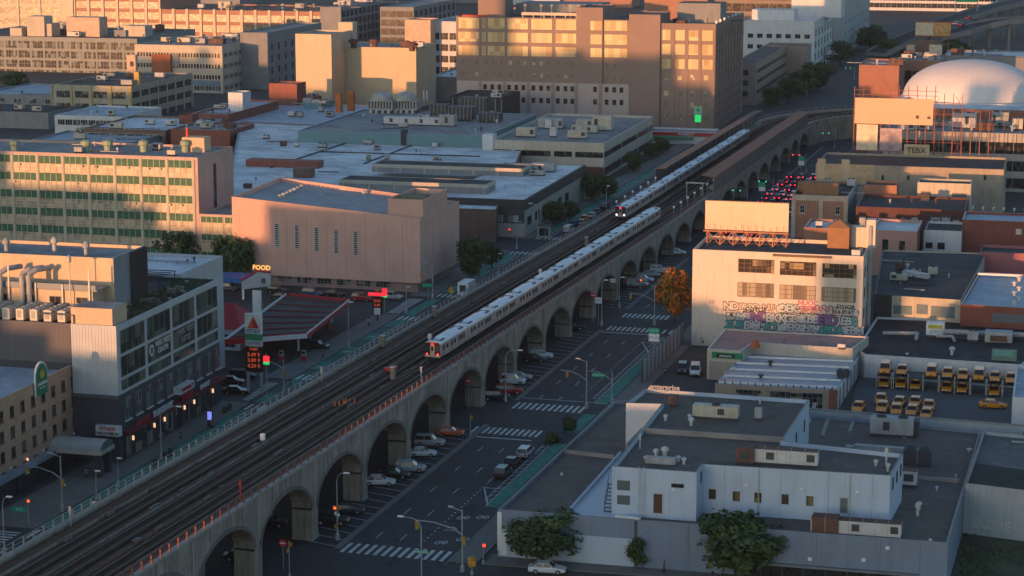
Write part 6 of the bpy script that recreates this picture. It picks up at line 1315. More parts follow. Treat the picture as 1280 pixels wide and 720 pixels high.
# red lattice sign frame with its panels on the long building
fz = 12.9; p = at(1064, 192, fz); fr2 = thing('sign_frame', 'tall red lattice frame holding tan panel and old billboards', 'sign frame', (p[0], p[1], fz), AG); redl = mat('lattice_red', (.27, .10, .065), .8, .2, 1)
scx = (kscreen((p[0] + 10, p[1], fz))[0] - kscreen((p[0], p[1], fz))[0]) / 10; scz = (kscreen((p[0], p[1], fz))[1] - kscreen((p[0], p[1], fz + 10))[1]) / 10
X = lambda px: (px - 1064) / scx; Zz = lambda py, px=1064: (192 + (px - 1064) * .03 - py) / scz
mb = MB()
for px in range(1066, 1236, 11):
    top = 108 if px < 1170 else 118
    if px > 1200: top = 140
    mb.tube((X(px), 0, 0), (X(px), 0, Zz(top, px)), .13, 4); mb.tube((X(px), 3.5, 0), (X(px), 1.2, Zz(150, px)), .1, 4)
for py in (112, 118, 126, 140, 152, 163, 175, 188): mb.tube((X(1066), .05, Zz(py)), (X(1168 if py < 120 else 1196), .05, Zz(py) - 0), .09, 4)
for px in (1066, 1093, 1163, 1190): 
    for k in range(5): y0, y1 = 192 - k * 14, 192 - (k + 1) * 14; mb.tube((X(px), 0, Zz(y0, px)), (X(px) + 1.6, 3 - k * .5, Zz(y1, px)), .07, 4); mb.tube((X(px) + 1.6, 3, Zz(y0, px)), (X(px), 0, Zz(y1, px)), .07, 4)
mb.build('lattice', redl, fr2)
def fpanel(nm, xa, xb, ya, yb_, m, y=-.3): mb = MB(); mb.box(X(xa), X(xb), y, y + .25, Zz(yb_, xa), Zz(ya, xa)); mb.build(nm, m, fr2)
fpanel('tan_panel', 1067, 1163, 122, 154, mat('panel_tan', (.58, .42, .28), .8, .05, .2, streak=.1)); fpanel('white_panel', 1070, 1096, 155, 187, mat('panel_cream', (.66, .55, .40), .8)); fpanel('faded_poster', 1099, 1126, 160, 188, mat('poster_faded', (.34, .27, .29), .8, .4, .5)); fpanel('painted_board', 1129, 1160, 180, 196, mat('board_cream', (.48, .38, .24), .8))
letters('lettering', 'TEBX', 2.2, frame_d, fr2, (X(1144), -.36, Zz(188, 1144)), 0, depth=.04, bold=True)
mb = MB(); mb.box(X(1142), X(1146), -.36, -.31, Zz(146), Zz(142)); mb.box(X(1156), X(1160), -.36, -.31, Zz(146), Zz(143)); mb.build('vent_hole', frame_d, fr2)
# brown office, white blocks at the end of the viaduct
B = Bx('office_building', 'brown concrete office with long dark window bands right of loft block', 'office building', 945, 79, 915, 985, mat('brown_concrete', (.33, .26, .21), .9, .1, .3, streak=.3), roof_brown, yb=132); L1 = B.edge(1)[1]; L0 = B.edge(0)[1]
for k in range(3): B.put(0, win(6, 2.2, 3, 1, frame_d, gl_dark), L0 - 9, B.h - 5 - k * 4.2); B.put(1, win(round(L1 - 8, 1), 1.5, 16, 1, frame_d, gl_dark), 4, B.h - 4.4 - k * 4.2)
B = Bx('office_building', 'plain brown block behind the brown office', 'building', 1008, 58, 955, 1012, mat('brown_concrete'), roof_brown, yb=106, d=20)
B = Bx('white_building', 'white stepped block with small windows beyond the brown office', 'building', 1018, 27, 930, 1041, whitew, roof_white, yb=92); L0, L1 = B.edge(0)[1], B.edge(1)[1]; even(B, 0, 7, 2.6, rows(B.h, 6, 5, 2, 2), frame_g, gl_dark, 2, 1); even(B, 1, 6, 4.4, rows(B.h, 4, 5.5, 3.6, 4), frame_w, gl_dark, 2, 2)
pbox(B, 966, 24, B.h, 20, 14, 5, whitew, 'roof_house', dz=-.6); pbox(B, 1020, 20, B.h, 24, 18, 24, whitew, 'tower', dz=-.6)
B = Bx('tower_block', 'tall pale block with a red vertical banner at the top', 'tower block', 1054, 0, 1046, 1086, mat('pale_grey_render'), roof_grey, h=84, base=70); L1 = B.edge(1)[1]; box_at(B, 1, L1 - 14, L1 - 2, 22, 84, .3, 'banner', mat('banner_red', (.55, .03, .08), .7)); even(B, 1, 9, 3, rows(84, 6, 5.5, 1.8, 13), frame_g, gl_dark, 1, 1)
B = Bx('mill_building', 'broad brown gridded mill building across the top behind white blocks', 'mill', 1049, 0, 895, 1060, mat('mill_brown', (.26, .21, .17), .9, .1, .3), roof_brown, h=64, d=40, base=66); L0 = B.edge(0)[1]; even(B, 0, 14, 5.2, rows(64, 3, 6, 4.2, 7), frame_b, glass_mat('glass_mill', (.05, .045, .04), (.16, .14, .11), .5), 4, 3, m=.3)
B = Bx('sunlit_building', 'orange tiled sunlit block poking above the loft block roof', 'building', 884, 0, 806, 890, orb, roof_brown, h=40, d=22, base=34)
B = Bx('white_building', 'far white block with dark window rows at top right', 'building', 1245, 0, 1086, 1250, whitew, roof_grey, h=26, d=20, base=15); even(B, 0, 22, 4.0, rows(26, 1.2, 4.9, 3.2, 5), frame_g, gl_dark, 2, 2, m=.3, cap=110)
B = Bx('far_building', 'dark far block beyond the highway ramp, top right corner', 'building', 1345, 0, 1236, 1350, grey_wall, roof_brown, h=20, d=20, base=6)
# highway ramp
rmat = mat('ramp_concrete', (.24, .23, .22), .9, .15, .2, streak=.3)
def ramp(lb, pts, w, th=1.6, par_=1.1, piers=True):
    P3 = [Vector(at(x, y, z)) for x, y, z in pts]; r = thing('highway_ramp', lb, 'elevated road', (P3[0].x, P3[0].y, 0)); o = (P3[0].x, P3[0].y, 0)
    def strip(nm, a, b, z0, z1, m):
        mb = MB(o); 
        ring_ = []
        for i, p in enumerate(P3):
            d = (P3[min(i + 1, len(P3) - 1)] - P3[max(i - 1, 0)]); d.z = 0; d.normalize(); n_ = Vector((d.y, -d.x, 0))
            ring_.append([p + n_ * a + Vector((0, 0, z0)), p + n_ * b + Vector((0, 0, z0)), p + n_ * b + Vector((0, 0, z1)), p + n_ * a + Vector((0, 0, z1))])
        for i in range(len(ring_) - 1):
            for j in range(4): mb.face([ring_[i][j], ring_[i][(j + 1) % 4], ring_[i + 1][(j + 1) % 4], ring_[i + 1][j]])
        mb.face(ring_[0]); mb.face(ring_[-1][::-1]); mb.build(nm, m, r)
    strip('roadway', -w / 2, w / 2, -th, 0, [rmat]); strip('parapet', -w / 2 - .4, -w / 2, -th, par_, [rmat]); strip('parapet', w / 2, w / 2 + .4, -th, par_, [rmat]); strip('tarmac', -w / 2 + .1, w / 2 - .1, .01, .04, [asphalt])
    if piers:
        for i in range(len(P3) - 1):
            n_ = max(1, int((P3[i + 1] - P3[i]).length / 22))
            for k in range(n_):
                p = P3[i].lerp(P3[i + 1], k / n_)
                if p.z > 3: mb = MB(o); mb.set(p.x, p.y, 0); mb.box(-w / 2 + 1, -w / 2 + 2.2, -.7, .7, 0, p.z - th); mb.box(w / 2 - 2.2, w / 2 - 1, -.7, .7, 0, p.z - th); mb.box(-w / 2, w / 2, -.8, .8, p.z - th - 1.4, p.z - th - .01); mb.build('pier', rmat, r)
    return r
ramp('curving concrete highway ramp climbing to the upper right corner', [(1096, 66, 3), (1120, 54, 7), (1150, 41, 11), (1185, 26, 15), (1230, 12, 18), (1300, -4, 20)], 12)
ramp('lower highway ramp with railings, right of the small billboard', [(1178, 46, 10), (1200, 39, 13), (1225, 31, 15), (1250, 26, 17), (1320, 21, 18)], 13)
gs = thing('gantry_sign', 'green highway gantry sign at top right', 'sign', at(1208, 14, 18)); mb = MB(); mb.box(-5.5, 5.5, -.2, .1, 5, 9.5); mb.build('sign_face', mat('sign_green_bright', (.02, .42, .18), .5), gs); mb = MB(); mb.tube((-6, 0, 0), (-6, 0, 9), .25); mb.tube((6, 0, 0), (6, 0, 9), .25); mb.tube((-6, 0, 7), (6, 0, 7), .2); mb.build('gantry', steel, gs); letters('lettering', 'EXIT', 2.4, shopw, gs, (0, -.24, 7.2), 0, depth=.03, bold=True)
bs = thing('billboard', 'small sunlit yellow and cream billboard near the highway ramp', 'billboard', at(1143, 77, 0), AG); p = bs.location; k_ = (kscreen((p[0], p[1], 0))[1] - kscreen((p[0], p[1], 10))[1]) / 10
W_ = 43 / ((kscreen((p[0] + 10, p[1], 10))[0] - kscreen((p[0], p[1], 10))[0]) / 10); zb_, zt_ = (77 - 44) / k_, (77 - 28) / k_
mb = MB(); mb.box(0, W_ * .5, -.2, .2, zb_, zt_); mb.build('cream_panel', mat('panel_cream'), bs); mb = MB(); mb.box(W_ * .5, W_, -.2, .2, zb_, zt_); mb.build('ochre_panel', mat('panel_ochre', (.55, .32, .12), .8, .4, .8), bs); mb = MB(); mb.box(-.3, W_ + .3, -.35, .3, zt_, zt_ + .6); mb.box(-.3, W_ + .3, -.6, .3, zb_ - .8, zb_); mb.build('frame', redl, bs)
mb = MB(); [mb.tube((x, .3, 0), (x, .3, zb_), .3, 6) for x in (1, W_ * .33, W_ * .66, W_ - 1)]; mb.build('posts', redl, bs)
B = Bx('kiosk', 'small dark shop with bright sunlit window under the small billboard', 'shop', 1176, 52, 1143, 1180, brownb, roof_dark, h=14, d=8); box_at(B, 0, 7, 13, 5, 12.5, .1, 'lit_wall', mat('panel_cream')); B = Bx('kiosk', 'little orange sunlit box house beside the small billboard', 'house', 1143, 57, 1133, 1145, tan, roof_dark, h=13, d=5)
# ================================================= vehicles
carp = paint_mat(); cglass = mat('car_glass', (.018, .02, .024), .08, .05, spec=.6); tyre_m = mat('tyre', (.015, .015, .016), .9); rim_m = mat('rim', (.32, .32, .33), .4, metal=.5); trim_m = mat('car_trim', (.02, .02, .022), .6)
hl_off = mat('headlight_glass', (.5, .5, .48), .25); tl_off = mat('tail_glass', (.22, .012, .012), .35); hl_on = mat('headlight_lit', emit=(1, .9, .75), es=4); tl_on = mat('tail_lit', emit=(1, .02, .06), es=3)
def car_proto(kind):
    """front faces +y; origin between the wheels on the ground"""
    L, W, belt, roof, hood, cab0, cab1, c0, c1 = {'sedan': (4.7, 1.82, .93, 1.44, .82, -1.75, .95, -1.15, .3), 'suv': (4.7, 1.9, 1.08, 1.74, 1.0, -2.2, 1.0, -1.95, .42), 'van': (5.0, 1.95, 1.12, 1.95, 1.02, -2.4, 1.5, -2.25, 1.0), 'taxi': (4.9, 1.88, .98, 1.55, .88, -1.9, .95, -1.35, .35)}[kind]
    lab = kind
    root = thing('parked_car', 'pattern', 'car', (0, -900, 0))
    h = W / 2; f, b_ = L / 2, -L / 2
    # lower body: stations along y with section (half width, z)
    st = [(b_, .80, .45, belt * .86), (b_ + .12, .94, .28, belt * .98), (b_ + .9, 1, .24, belt), (cab1, 1, .24, belt), (cab1 + .25, 1, .24, hood + .06), (f - .45, .97, .26, hood - .04), (f - .1, .88, .30, hood - .16), (f, .74, .42, hood - .3)]
    mb = MB(); k = 0; c = 8
    for y, ws, z0, z1 in st:
        w = h * ws; mb.v += [mb.P(p) for p in ((-w * .9, y, z0), (w * .9, y, z0), (w, y, z0 + .16), (w, y, z1 - .14), (w * .93, y, z1), (-w * .93, y, z1), (-w, y, z1 - .14), (-w, y, z0 + .16))]
    for i in range(len(st) - 1):
        for j in range(c): e = (j + 1) % c; mb.f.append((i * c + j, i * c + e, (i + 1) * c + e, (i + 1) * c + j)); mb.m.append(0)
    mb.f.append(tuple(range(c))); mb.m.append(0); mb.f.append(tuple(range((len(st)) * c - 1, (len(st) - 1) * c - 1, -1))); mb.m.append(0)
    # roof and pillars
    rw = h * .78; bw = h * .92
    mb.box(-rw, rw, c0, c1, roof - .07, roof, 0); 
    for sx in (-1, 1):
        for (ya, yb) in ((cab0, c0), (cab1, c1)): mb.tube((sx * bw, ya, belt - .03), (sx * rw, yb, roof - .03), .045, 4, 0)
        mb.tube((sx * (bw + .01), (cab0 + cab1) / 2 - .1, belt - .03), (sx * rw, (c0 + c1) / 2, roof - .03), .045, 4, 0)
        mb.box(sx * h - .02 if sx > 0 else -h - .12, sx * h + .12 if sx > 0 else -h + .02, cab1 - .45, cab1 - .25, belt, belt + .14, 0)
    body = mb.build('body', [carp], root); body['painted'] = 1
    mb = MB(); g0, g1 = (bw - .01, rw - .01)
    V8 = [(-g0, cab0, belt - .02), (g0, cab0, belt - .02), (g0, cab1, belt - .02), (-g0, cab1, belt - .02), (-g1, c0 + .02, roof - .05), (g1, c0 + .02, roof - .05), (g1, c1 - .02, roof - .05), (-g1, c1 - .02, roof - .05)]
    mb.v += V8; mb.f += [(0, 1, 5, 4), (1, 2, 6, 5), (2, 3, 7, 6), (3, 0, 4, 7)]; mb.m += [0] * 4; mb.build('windows', cglass, root)
    mb = MB(); mb.box(-h * .72, h * .72, f - .06, f + .03, .3, .52); mb.box(-h * .8, h * .8, b_ - .03, b_ + .06, .32, .5); mb.box(-h * .3, h * .3, f - .05, f + .01, hood - .42, hood - .3); mb.build('bumper', trim_m, root)
    for sx in (-1, 1):
        mb = MB(); mb.box(sx * h * .62 - .17, sx * h * .62 + .17, f - .14, f + .01, hood - .36, hood - .2); mb.build('headlight', hl_off, root)
        mb = MB(); mb.box(sx * h * .68 - .16, sx * h * .68 + .16, b_ - .02, b_ + .1, belt - .36, belt - .14); mb.build('tail_light', tl_off, root)
        for y in (L * .30, -L * .29):
            r = .33 if kind == 'sedan' else .36; x0 = sx * (h - .2); x1 = sx * (h + .015)
            mb = MB(); mb.tube((x0, y, r), (x1, y, r), r, 14); w = mb.build('wheel', tyre_m, root); mb = MB(); mb.tube((x1 - sx * .01, y, r), (x1 + sx * .012, y, r), r * .6, 10); mb.build('rim', rim_m, w)
    if kind == 'taxi': mb = MB(); mb.box(-.45, .45, -.35, -.1, roof, roof + .2); mb.build('roof_light', white_p, root); mb = MB(); mb.box(-.16, .16, f - .05, f + .02, .52, .62); mb.build('plate', white_p, root)
    return snap(root)
PC = {k: car_proto(k) for k in ('sedan', 'suv', 'van', 'taxi')}
VC = dict(white=(.62, .63, .64), silver=(.36, .37, .38), black=(.014, .015, .018), dark=(.035, .038, .045), grey=(.14, .145, .15), red=(.32, .02, .02), blue=(.03, .06, .14), orange=(.62, .13, .03), yellow=(.80, .28, .008), green=(.06, .12, .08))
def car(kind, px, py, az, col, label, group=None, z=0.0, lights=None, cat='car', name='parked_car'):
    p = at(px, py, z) if not isinstance(px, tuple) else px
    kk = random.Random(label).uniform(.94, 1.07); r = dup(PC[kind], (p[0], p[1], z + .012), az, label, group, cat, VC[col], name=name, scale=(1, kk, random.Random(label + 'h').uniform(.95, 1.06)))
    if lights:
        for o in COL.objects:
            if o.parent is r and (o.name.startswith('tail_light') or o.name.startswith('headlight')):
                m = tl_on if o.name.startswith('tail') else hl_on
                key = m.name + o.data.name
                if key not in WC: d = o.data.copy(); d.materials.clear(); d.materials.append(m); WC[key] = d
                o.data = WC[key]
    return r
# parked side on beneath the arches and beside the road; surveyed where they touch the ground
UA = AV + R(78)
under = [('sedan', 474, 606, 'white', 'white sedan parked nose out under the third full arch'), ('sedan', 492, 597, 'black', 'black sedan wedged between white sedan and silver car under the arch'), ('suv', 513, 589, 'silver', 'silver car behind the black sedan under the arch'),
         ('sedan', 528, 570, 'white', 'small white car half hidden by the pier beyond'), ('suv', 537, 557, 'silver', 'champagne crossover parked just past the small white car'), ('sedan', 563, 544, 'orange', 'orange red car parked at the island end by the second crossing'),
         ('sedan', 435, 641, 'dark', 'dark car by the second pier, in front of the lamp post'), ('suv', 415, 655, 'black', 'black car beside the dark car near the corner signal'), ('suv', 338, 658, 'black', 'black car glinting deep under the lowest arch'),
         ('suv', 676, 448, 'white', 'white crossover parked under the arch past the second crossing'), ('sedan', 668, 452, 'black', 'black car nose beside the white crossover'), ('sedan', 716, 412, 'black', 'long black car alone by the no entry disc'),
         ('suv', 636, 492, 'red', 'dark red car beneath the pale car behind lamp post'), ('suv', 641, 480, 'white', 'pale car next to the dark red one under the arch'), ('sedan', 649, 474, 'silver', 'silver car further in beside the pale car'),
         ('suv', 796, 358, 'silver', 'silver crossover in the stall nearest the orange tree'), ('sedan', 804, 352, 'white', 'white car between crossovers near the orange tree'), ('suv', 824, 341, 'white', 'white crossover further along by the orange tree'), ('sedan', 812, 346, 'silver', 'silver sedan squeezed among white cars near orange tree'),
         ('sedan', 846, 318, 'white', 'white car below the pinkish no entry sign'), ('sedan', 300, 700, 'black', 'black car nose at bottom under the lowest arch'), ('suv', 620, 500, 'black', 'black car in the shadow of the pier beside the red car')]
for k, (kd, x, y, cl, lb) in enumerate(under): car(kd, x, y, UA + R((-4, 3, 0)[k % 3]), cl, lb, 'cars parked under the viaduct')
road = [('suv', 657, 570, AV, 'silver', 'silver crossover parked at the end of bike lane opposite the crossing'), ('sedan', 640, 582, AV, 'black', 'black car parked second behind the silver crossover'), ('suv', 629, 595, AV, 'dark', 'dark crossover parked last in the row by white arrow'), ('sedan', 684, 716, AG + R(84), 'white', 'pale blue white sedan on the front street beneath the round tree'),
        ('van', 869, 468, AG + R(172), 'white', 'white minivan parked in the rental lot'), ('suv', 853, 465, AG + R(172), 'black', 'black car parked beside the white minivan')]
for kd, x, y, a, cl, lb in road: car(kd, x, y, a, cl, lb, 'cars along the right carriageway' if y < 700 and x < 700 else None)
gasc = [('suv', 396, 436, AG + R(92), 'dark', 'dark crossover beside the gas station canopy'), ('suv', 347, 366, AG + R(95), 'black', 'black crossover parked by the pink hall, leftmost'), ('sedan', 352, 374, AG + R(95), 'black', 'black sedan in front of the leftmost crossover'), ('suv', 391, 370, AG + R(97), 'blue', 'blue grey crossover parked second by the pink hall'), ('sedan', 418, 370, AG + R(97), 'black', 'black sedan between blue grey and red cars'),
        ('suv', 453, 376, AG + R(97), 'red', 'dark red crossover left of the red lit price board'), ('suv', 490, 374, AG + R(97), 'silver', 'pale silver crossover right of the red lit price board'), ('suv', 303, 473, AG + R(80), 'black', 'black crossover behind the tall pylon sign base'), ('sedan', 290, 480, AG + R(80), 'dark', 'dark sedan beside the black crossover, below pylon sign'), ('sedan', 295, 492, AG + R(80), 'black', 'black sedan at the kerb by the charcoal shops'),
        ('suv', 286, 363, AG + R(92), 'grey', 'grey vehicle near the blue canopy')]
for kd, x, y, a, cl, lb in gasc: car(kd, x, y, a, cl, lb, 'cars at the gas station')
leftr = [('van', 711, 290, AV, 'white', 'white van leading the row left of the viaduct'), ('sedan', 727, 281, AV, 'silver', 'silver car second in the row left of the viaduct'), ('taxi', 731, 276, AV, 'yellow', 'yellow cab in the row left of the viaduct'), ('sedan', 740, 272, AV, 'white', 'white car after the yellow cab left of viaduct'), ('sedan', 747, 267, AV, 'grey', 'grey car nearest the train front, left of viaduct'), ('suv', 756, 262, AV, 'black', 'black car last in the row left of viaduct'), ('sedan', 718, 283, AV + R(3), 'blue', 'blue car beside the white van left of the viaduct')]
for kd, x, y, a, cl, lb in leftr: car(kd, x, y, a, cl, lb, 'vehicles left of the viaduct')
# ---- queue of traffic with glowing tail lamps
rj = random.Random(9); jl = 0
ordn = ['first', 'second', 'third', 'fourth', 'fifth', 'sixth', 'seventh', 'eighth', 'ninth', 'tenth', 'eleventh', 'twelfth', 'thirteenth', 'fourteenth', 'fifteenth']
lanes = [(6.2, 'lane by the arches'), (9.6, 'middle lane'), (13.0, 'lane nearest the kerb')]
for li, (q, ln_) in enumerate(lanes):
    s = 253 + li * 3
    for k in range(15):
        kd = rj.choice(('sedan', 'suv', 'suv', 'taxi' if k == 4 and li == 1 else 'sedan')); cl = 'yellow' if kd == 'taxi' else rj.choice(('white', 'black', 'silver', 'grey', 'dark', 'red', 'black', 'blue'))
        p = V(q + rj.uniform(-.2, .2), s); car(kd, (p[0], p[1]), 0, AV, cl, '%s %s car of the glowing queue, %s' % (ordn[k], {'dark': 'charcoal'}.get(cl, cl), ln_), 'queue of cars with glowing tail lamps', lights=True, name='queued_car'); s += rj.uniform(7.5, 11)
for k in range(9):
    p = V(17.4, 262 + k * 8.3 + rj.uniform(0, 1.5)); cl = ('black', 'silver', 'dark', 'white')[k % 4]; car('sedan', (p[0], p[1]), 0, AV, cl, '%s %s car parked by the kerb beside the traffic queue' % (ordn[k], {'dark': 'charcoal'}.get(cl, cl)), 'cars parked beside the traffic queue')
bp_ = V(9.6, 246); 
for k in range(16):    # cars further up where the road passes beneath the bend
    p = V(2 + (k % 4) * 3.4, 560 + k * 17); car('sedan', (p[0], p[1]), 0, AV + (math.pi if k % 4 < 2 else 0), ('white', 'black', 'silver', 'grey')[k % 4], '%s car up the far road beyond the viaduct bend, counted from the bend' % (ordn + ['sixteenth'])[k], 'cars on the far road', lights=(k % 3 == 0), name='distant_car')
# traffic on the ramps
for k, (x, y, z) in enumerate(((1196, 31, 15.2), (1212, 24, 16.6), (1203, 33, 14.5))): car('suv', at(x, y, z)[:2], 0, AG + R(35), ('white', 'red', 'dark')[k], ('white car climbing the highway ramp, leading', 'red car on the highway ramp', 'dark car on the highway ramp below the green sign')[k], 'cars on the ramp', z=z, lights=True)
# ---- taxis and car lifts
TZ = 2.35
def lift(x, y, i, label):
    p = at(x, y, 0); r = thing('car_lift', label, 'car lift', (p[0], p[1], .03), AG, 'two level car lifts in the taxi yard')
    mb = MB(); mb.box(-1.25, 1.25, -2.5, 2.5, TZ - .16, TZ - .02); mb.build('platform', steel_dark, r)
    for sx in (-1.3, 1.3):
        for sy in (-2.2, 2.2): mb = MB(); mb.box(sx - .09, sx + .09, sy - .09, sy + .09, 0, 3.0); mb.build('post', steel, r)
up = [(1106, 482, 1, 1), (1127, 483, 1, 1), (1145, 484.5, 0, 1), (1164, 486, 1, 0), (1184, 487.5, 1, 1), (1203, 489, 1, 1), (1223, 490.5, 1, 0), (1243, 492, 1, 1), (1263, 494, 1, 0)]
for i, (x, y, u_, l_) in enumerate(up):
    lift(x, y, i, '%s car lift from the left along the back wall of the taxi yard' % ordn[i]); p = at(x, y, 0)
    if u_: car('taxi' if i % 3 else 'van', (p[0], p[1]), 0, AG + math.pi, 'yellow', 'yellow cab raised on the %s car lift from the left' % ordn[i], 'cabs raised on the car lifts', z=TZ, name='taxi', cat='taxi')
    if l_: car('taxi', (p[0] - .2, p[1] - .6), 0, AG + math.pi, 'yellow', 'yellow cab parked beneath the %s car lift from the left' % ordn[i], 'cabs beneath the car lifts', name='taxi', cat='taxi')
fr4 = [(1073, 514, 0), (1101, 504, 0), (1103, 514, 1), (1124, 507, 0), (1120, 517, 1), (1144, 507, 0), (1140, 518, 1), (1161, 512, 0), (1158, 522, 1)]
for i, (x, y, m) in enumerate(fr4):
    car('taxi', x, y, AG + math.pi + R((4, -3, 2)[i % 3]), 'yellow', '%s yellow cab of the front rows standing on the yard ground, counted left to right' % ordn[i], 'cabs parked on the yard ground', name='taxi', cat='taxi')
    if not m:       # some stand with the hood up
        p = at(x, y, 0); pass
car('sedan', 1241, 510, AG + R(88), 'yellow', 'lone yellow cab parked side on at the right of the yard', None, name='taxi', cat='taxi')
# box truck on the left carriageway
p = at(583, 372); tk = thing('box_truck', 'white box truck waiting beside the left bike lane', 'truck', (p[0], p[1], 0), AV)
mb = MB(); mb.box(-1.2, 1.2, -2.6, 2.8, 1.0, 3.7); mb.build('cargo_box', white_p, tk); mb = MB(); mb.box(-1.05, 1.05, 2.85, 4.4, .5, 2.3); mb.box(-1, 1, 4.4, 4.9, .5, 1.4); mb.build('cab', white_p, tk); mb = MB(); mb.box(-.7, .7, -2.66, -2.6, 1.7, 3.2); mb.build('rear_door', steel_dark, tk)
for y in (-1.6, 3.6):
    for sx in (-1, 1): mb = MB(); mb.tube((sx * .85, y, .45), (sx * 1.15, y, .45), .45, 12); mb.build('wheel', tyre_m, tk)
for q in PC.values(): drop(q)
# ================================================= trees
def tree_mesh(seed, r, h, trunk, mats_, n=2600, squash=1.0, ls=.34):
    rg = random.Random(seed); mb = MB(); cl = []
    for i in range(30): a = i * 2.4 + rg.uniform(-.4, .4); e = rg.uniform(-.85, 1); d = r * (rg.uniform(.45, .84) if i % 3 else rg.uniform(0, .4)); cl.append((d * math.cos(a) * math.sqrt(max(0, 1 - e * e * .5)), d * math.sin(a) * math.sqrt(max(0, 1 - e * e * .5)), trunk + (h - trunk) * (.46 + .40 * e), r * rg.uniform(.22, .40), rg.choice((0, 0, 1, 1, 2))))
    for i in range(n):
        cx, cy, cz, cr, m = rg.choice(cl); u = Vector((rg.gauss(0, 1), rg.gauss(0, 1), rg.gauss(0, .8))).normalized() * cr * rg.uniform(.35, 1.3); c = Vector((cx, cy, cz)) + u
        nrm = (u.normalized() + Vector((rg.uniform(-.7, .7), rg.uniform(-.7, .7), rg.uniform(-.3, .9)))).normalized(); a = nrm.orthogonal().normalized(); b = nrm.cross(a); s = ls * rg.uniform(.6, 1.3)
        t = rg.uniform(0, 6.28); a, b = a * math.cos(t) + b * math.sin(t), b * math.cos(t) - a * math.sin(t)
        mb.face([tuple(c + a * s), tuple(c + b * s * .7), tuple(c - a * s), tuple(c - b * s * .7)], m if rg.random() < .75 else rg.randint(0, 2))
    crown = mb.mesh('crown', mats_); mb = MB(); mb.tube((0, 0, 0), (0, 0, trunk + .4), .22 * r / 3, 8, r2=.14 * r / 3)
    for cx, cy, cz, cr, m in cl[:9]: mb.tube((0, 0, trunk * .8), (cx * .8, cy * .8, cz), .09 * r / 3, 5, r2=.03)
    return crown, mb.mesh('trunk', [bark])
TM = {}
def tree(px, py, r, h, label, group=None, var=0, kind='g', trunk=None, cat='tree', name='street_tree', z=0.0, n=2600):
    k = (var, kind, cat)
    if k not in TM: TM[k] = tree_mesh(40 + var * 7 + (5 if kind == 'o' else 0), 3, 6.2 if cat == 'tree' else 2.6, 1.1 if cat == 'tree' else .1, leaf if kind == 'g' else leaf_orange, n * 2, ls=.24)
    cm, tm = TM[k]; p = at(px, py, z); t = thing(name, label, cat, (p[0], p[1], z), random.Random(px).uniform(0, 6), group); hh = 6.2 if cat == 'tree' else 2.6; t.scale = (r / 3, r / 3, h / hh); link('crown', cm, t); link('trunk', tm, t); return t
tree(677, 703, 5.4, 7.0, 'broad dark green tree before the white lower wall at bottom centre', 'trees on the front sidewalk', 0); tree(928, 722, 5.9, 8.2, 'round dark green tree before the slate blue wall', 'trees on the front sidewalk', 1); tree(797, 712, 1.5, 4.4, 'thin pale young tree between the two round ones', 'trees on the front sidewalk', 2, n=900)
tree(843, 402, 3.8, 11.4, 'autumn tree with orange crown and olive lower branches beside graffiti building', None, 0, 'o')
tree(882, 430, 1.9, 2.6, 'green bush at the foot of graffiti building', None, 0, cat='shrub', name='shrub'); tree(712, 538, 1.2, 1.9, 'dark shrub on the median island at the bike lane', 'shrubs on the island', 1, cat='shrub', name='shrub'); tree(690, 553, 1.3, 1.4, 'lower olive shrub nearer on the same island', 'shrubs on the island', 2, cat='shrub', name='shrub')
gt = [(590, 350, 3.9, 9.6, 'dark tree on the corner right of the pink hall', 1), (615, 335, 2.8, 5.6, 'smaller dark tree behind the corner tree, by the stone block', 2), (692, 281, 3.4, 6.6, 'leafy green tree in front of the banded retail block side', 0), (712, 277, 2.8, 5.6, 'green tree tucked right of the leafy one', 2), (740, 251, 3.9, 7.4, 'broad green tree further up the left sidewalk', 1), (760, 247, 3.3, 6.4, 'green tree right of the broad one, before the banded office', 0), (792, 215, 3.2, 6, 'tree beside the banded office flank', 1), (815, 200, 3, 5.4, 'tree near the pharmacy row', 2), (828, 192, 3.2, 5.4, 'dark low tree under the pharmacy fascia', 0)]
for x, y, r, h, lb, v in gt: tree(x, y, r, h, lb, 'trees left of the viaduct', v)
st_ = [(8, 318, 'leftmost tree in front of the school block'), (38, 322, 'second tree in front of the school'), (66, 322, 'third tree in front of the school'), (98, 322, 'fourth tree before the school, left of a gap'), (216, 336, 'tree before the school near its right corner'), (232, 340, 'tree touching the school corner'), (284, 352, 'tall tree between school wing and office block'), (300, 356, 'tree beside the left end of pink hall')]
for k, (x, y, lb) in enumerate(st_): tree(x, y, 4.0, 9.5 if k < 6 else 10.5, lb, 'trees in front of the school', k % 3)
for k, (x, y, r, h, lb) in enumerate([(20, 112, 6, 8, 'tree by the far factory at upper left'), (1022, 113, 8, 12, 'broad tree beside the road beyond the bend'), (985, 128, 7, 10, 'tree below the brown office by the track bend'), (1000, 118, 7, 11, 'tree behind the bend, below the white block'), (966, 134, 5, 8, 'small tree left of the bend'), (1050, 82, 8, 12, 'tree by the tower block foot'), (1088, 62, 9, 13, 'dark tree beyond the road under the banner'), (1112, 71, 8, 9, 'olive tree left of the small billboard'), (1128, 70, 6, 8, 'yellowing tree touching the small billboard'), (1195, 72, 7, 9, 'green tree right of the small billboard'), (500, 112, 7, 7, 'dark tree before the yellow warehouse'), (540, 116, 6, 6, 'low tree right of yellow warehouse base'), (395, 118, 4, 4, 'low tree beside the red cube house'), (1118, 98, 5, 7, 'tree behind the orange brick block')]): tree(x, y, r, h, lb, 'far trees', k % 3, 'g' if 'yellow' not in lb[:9] else 'o')
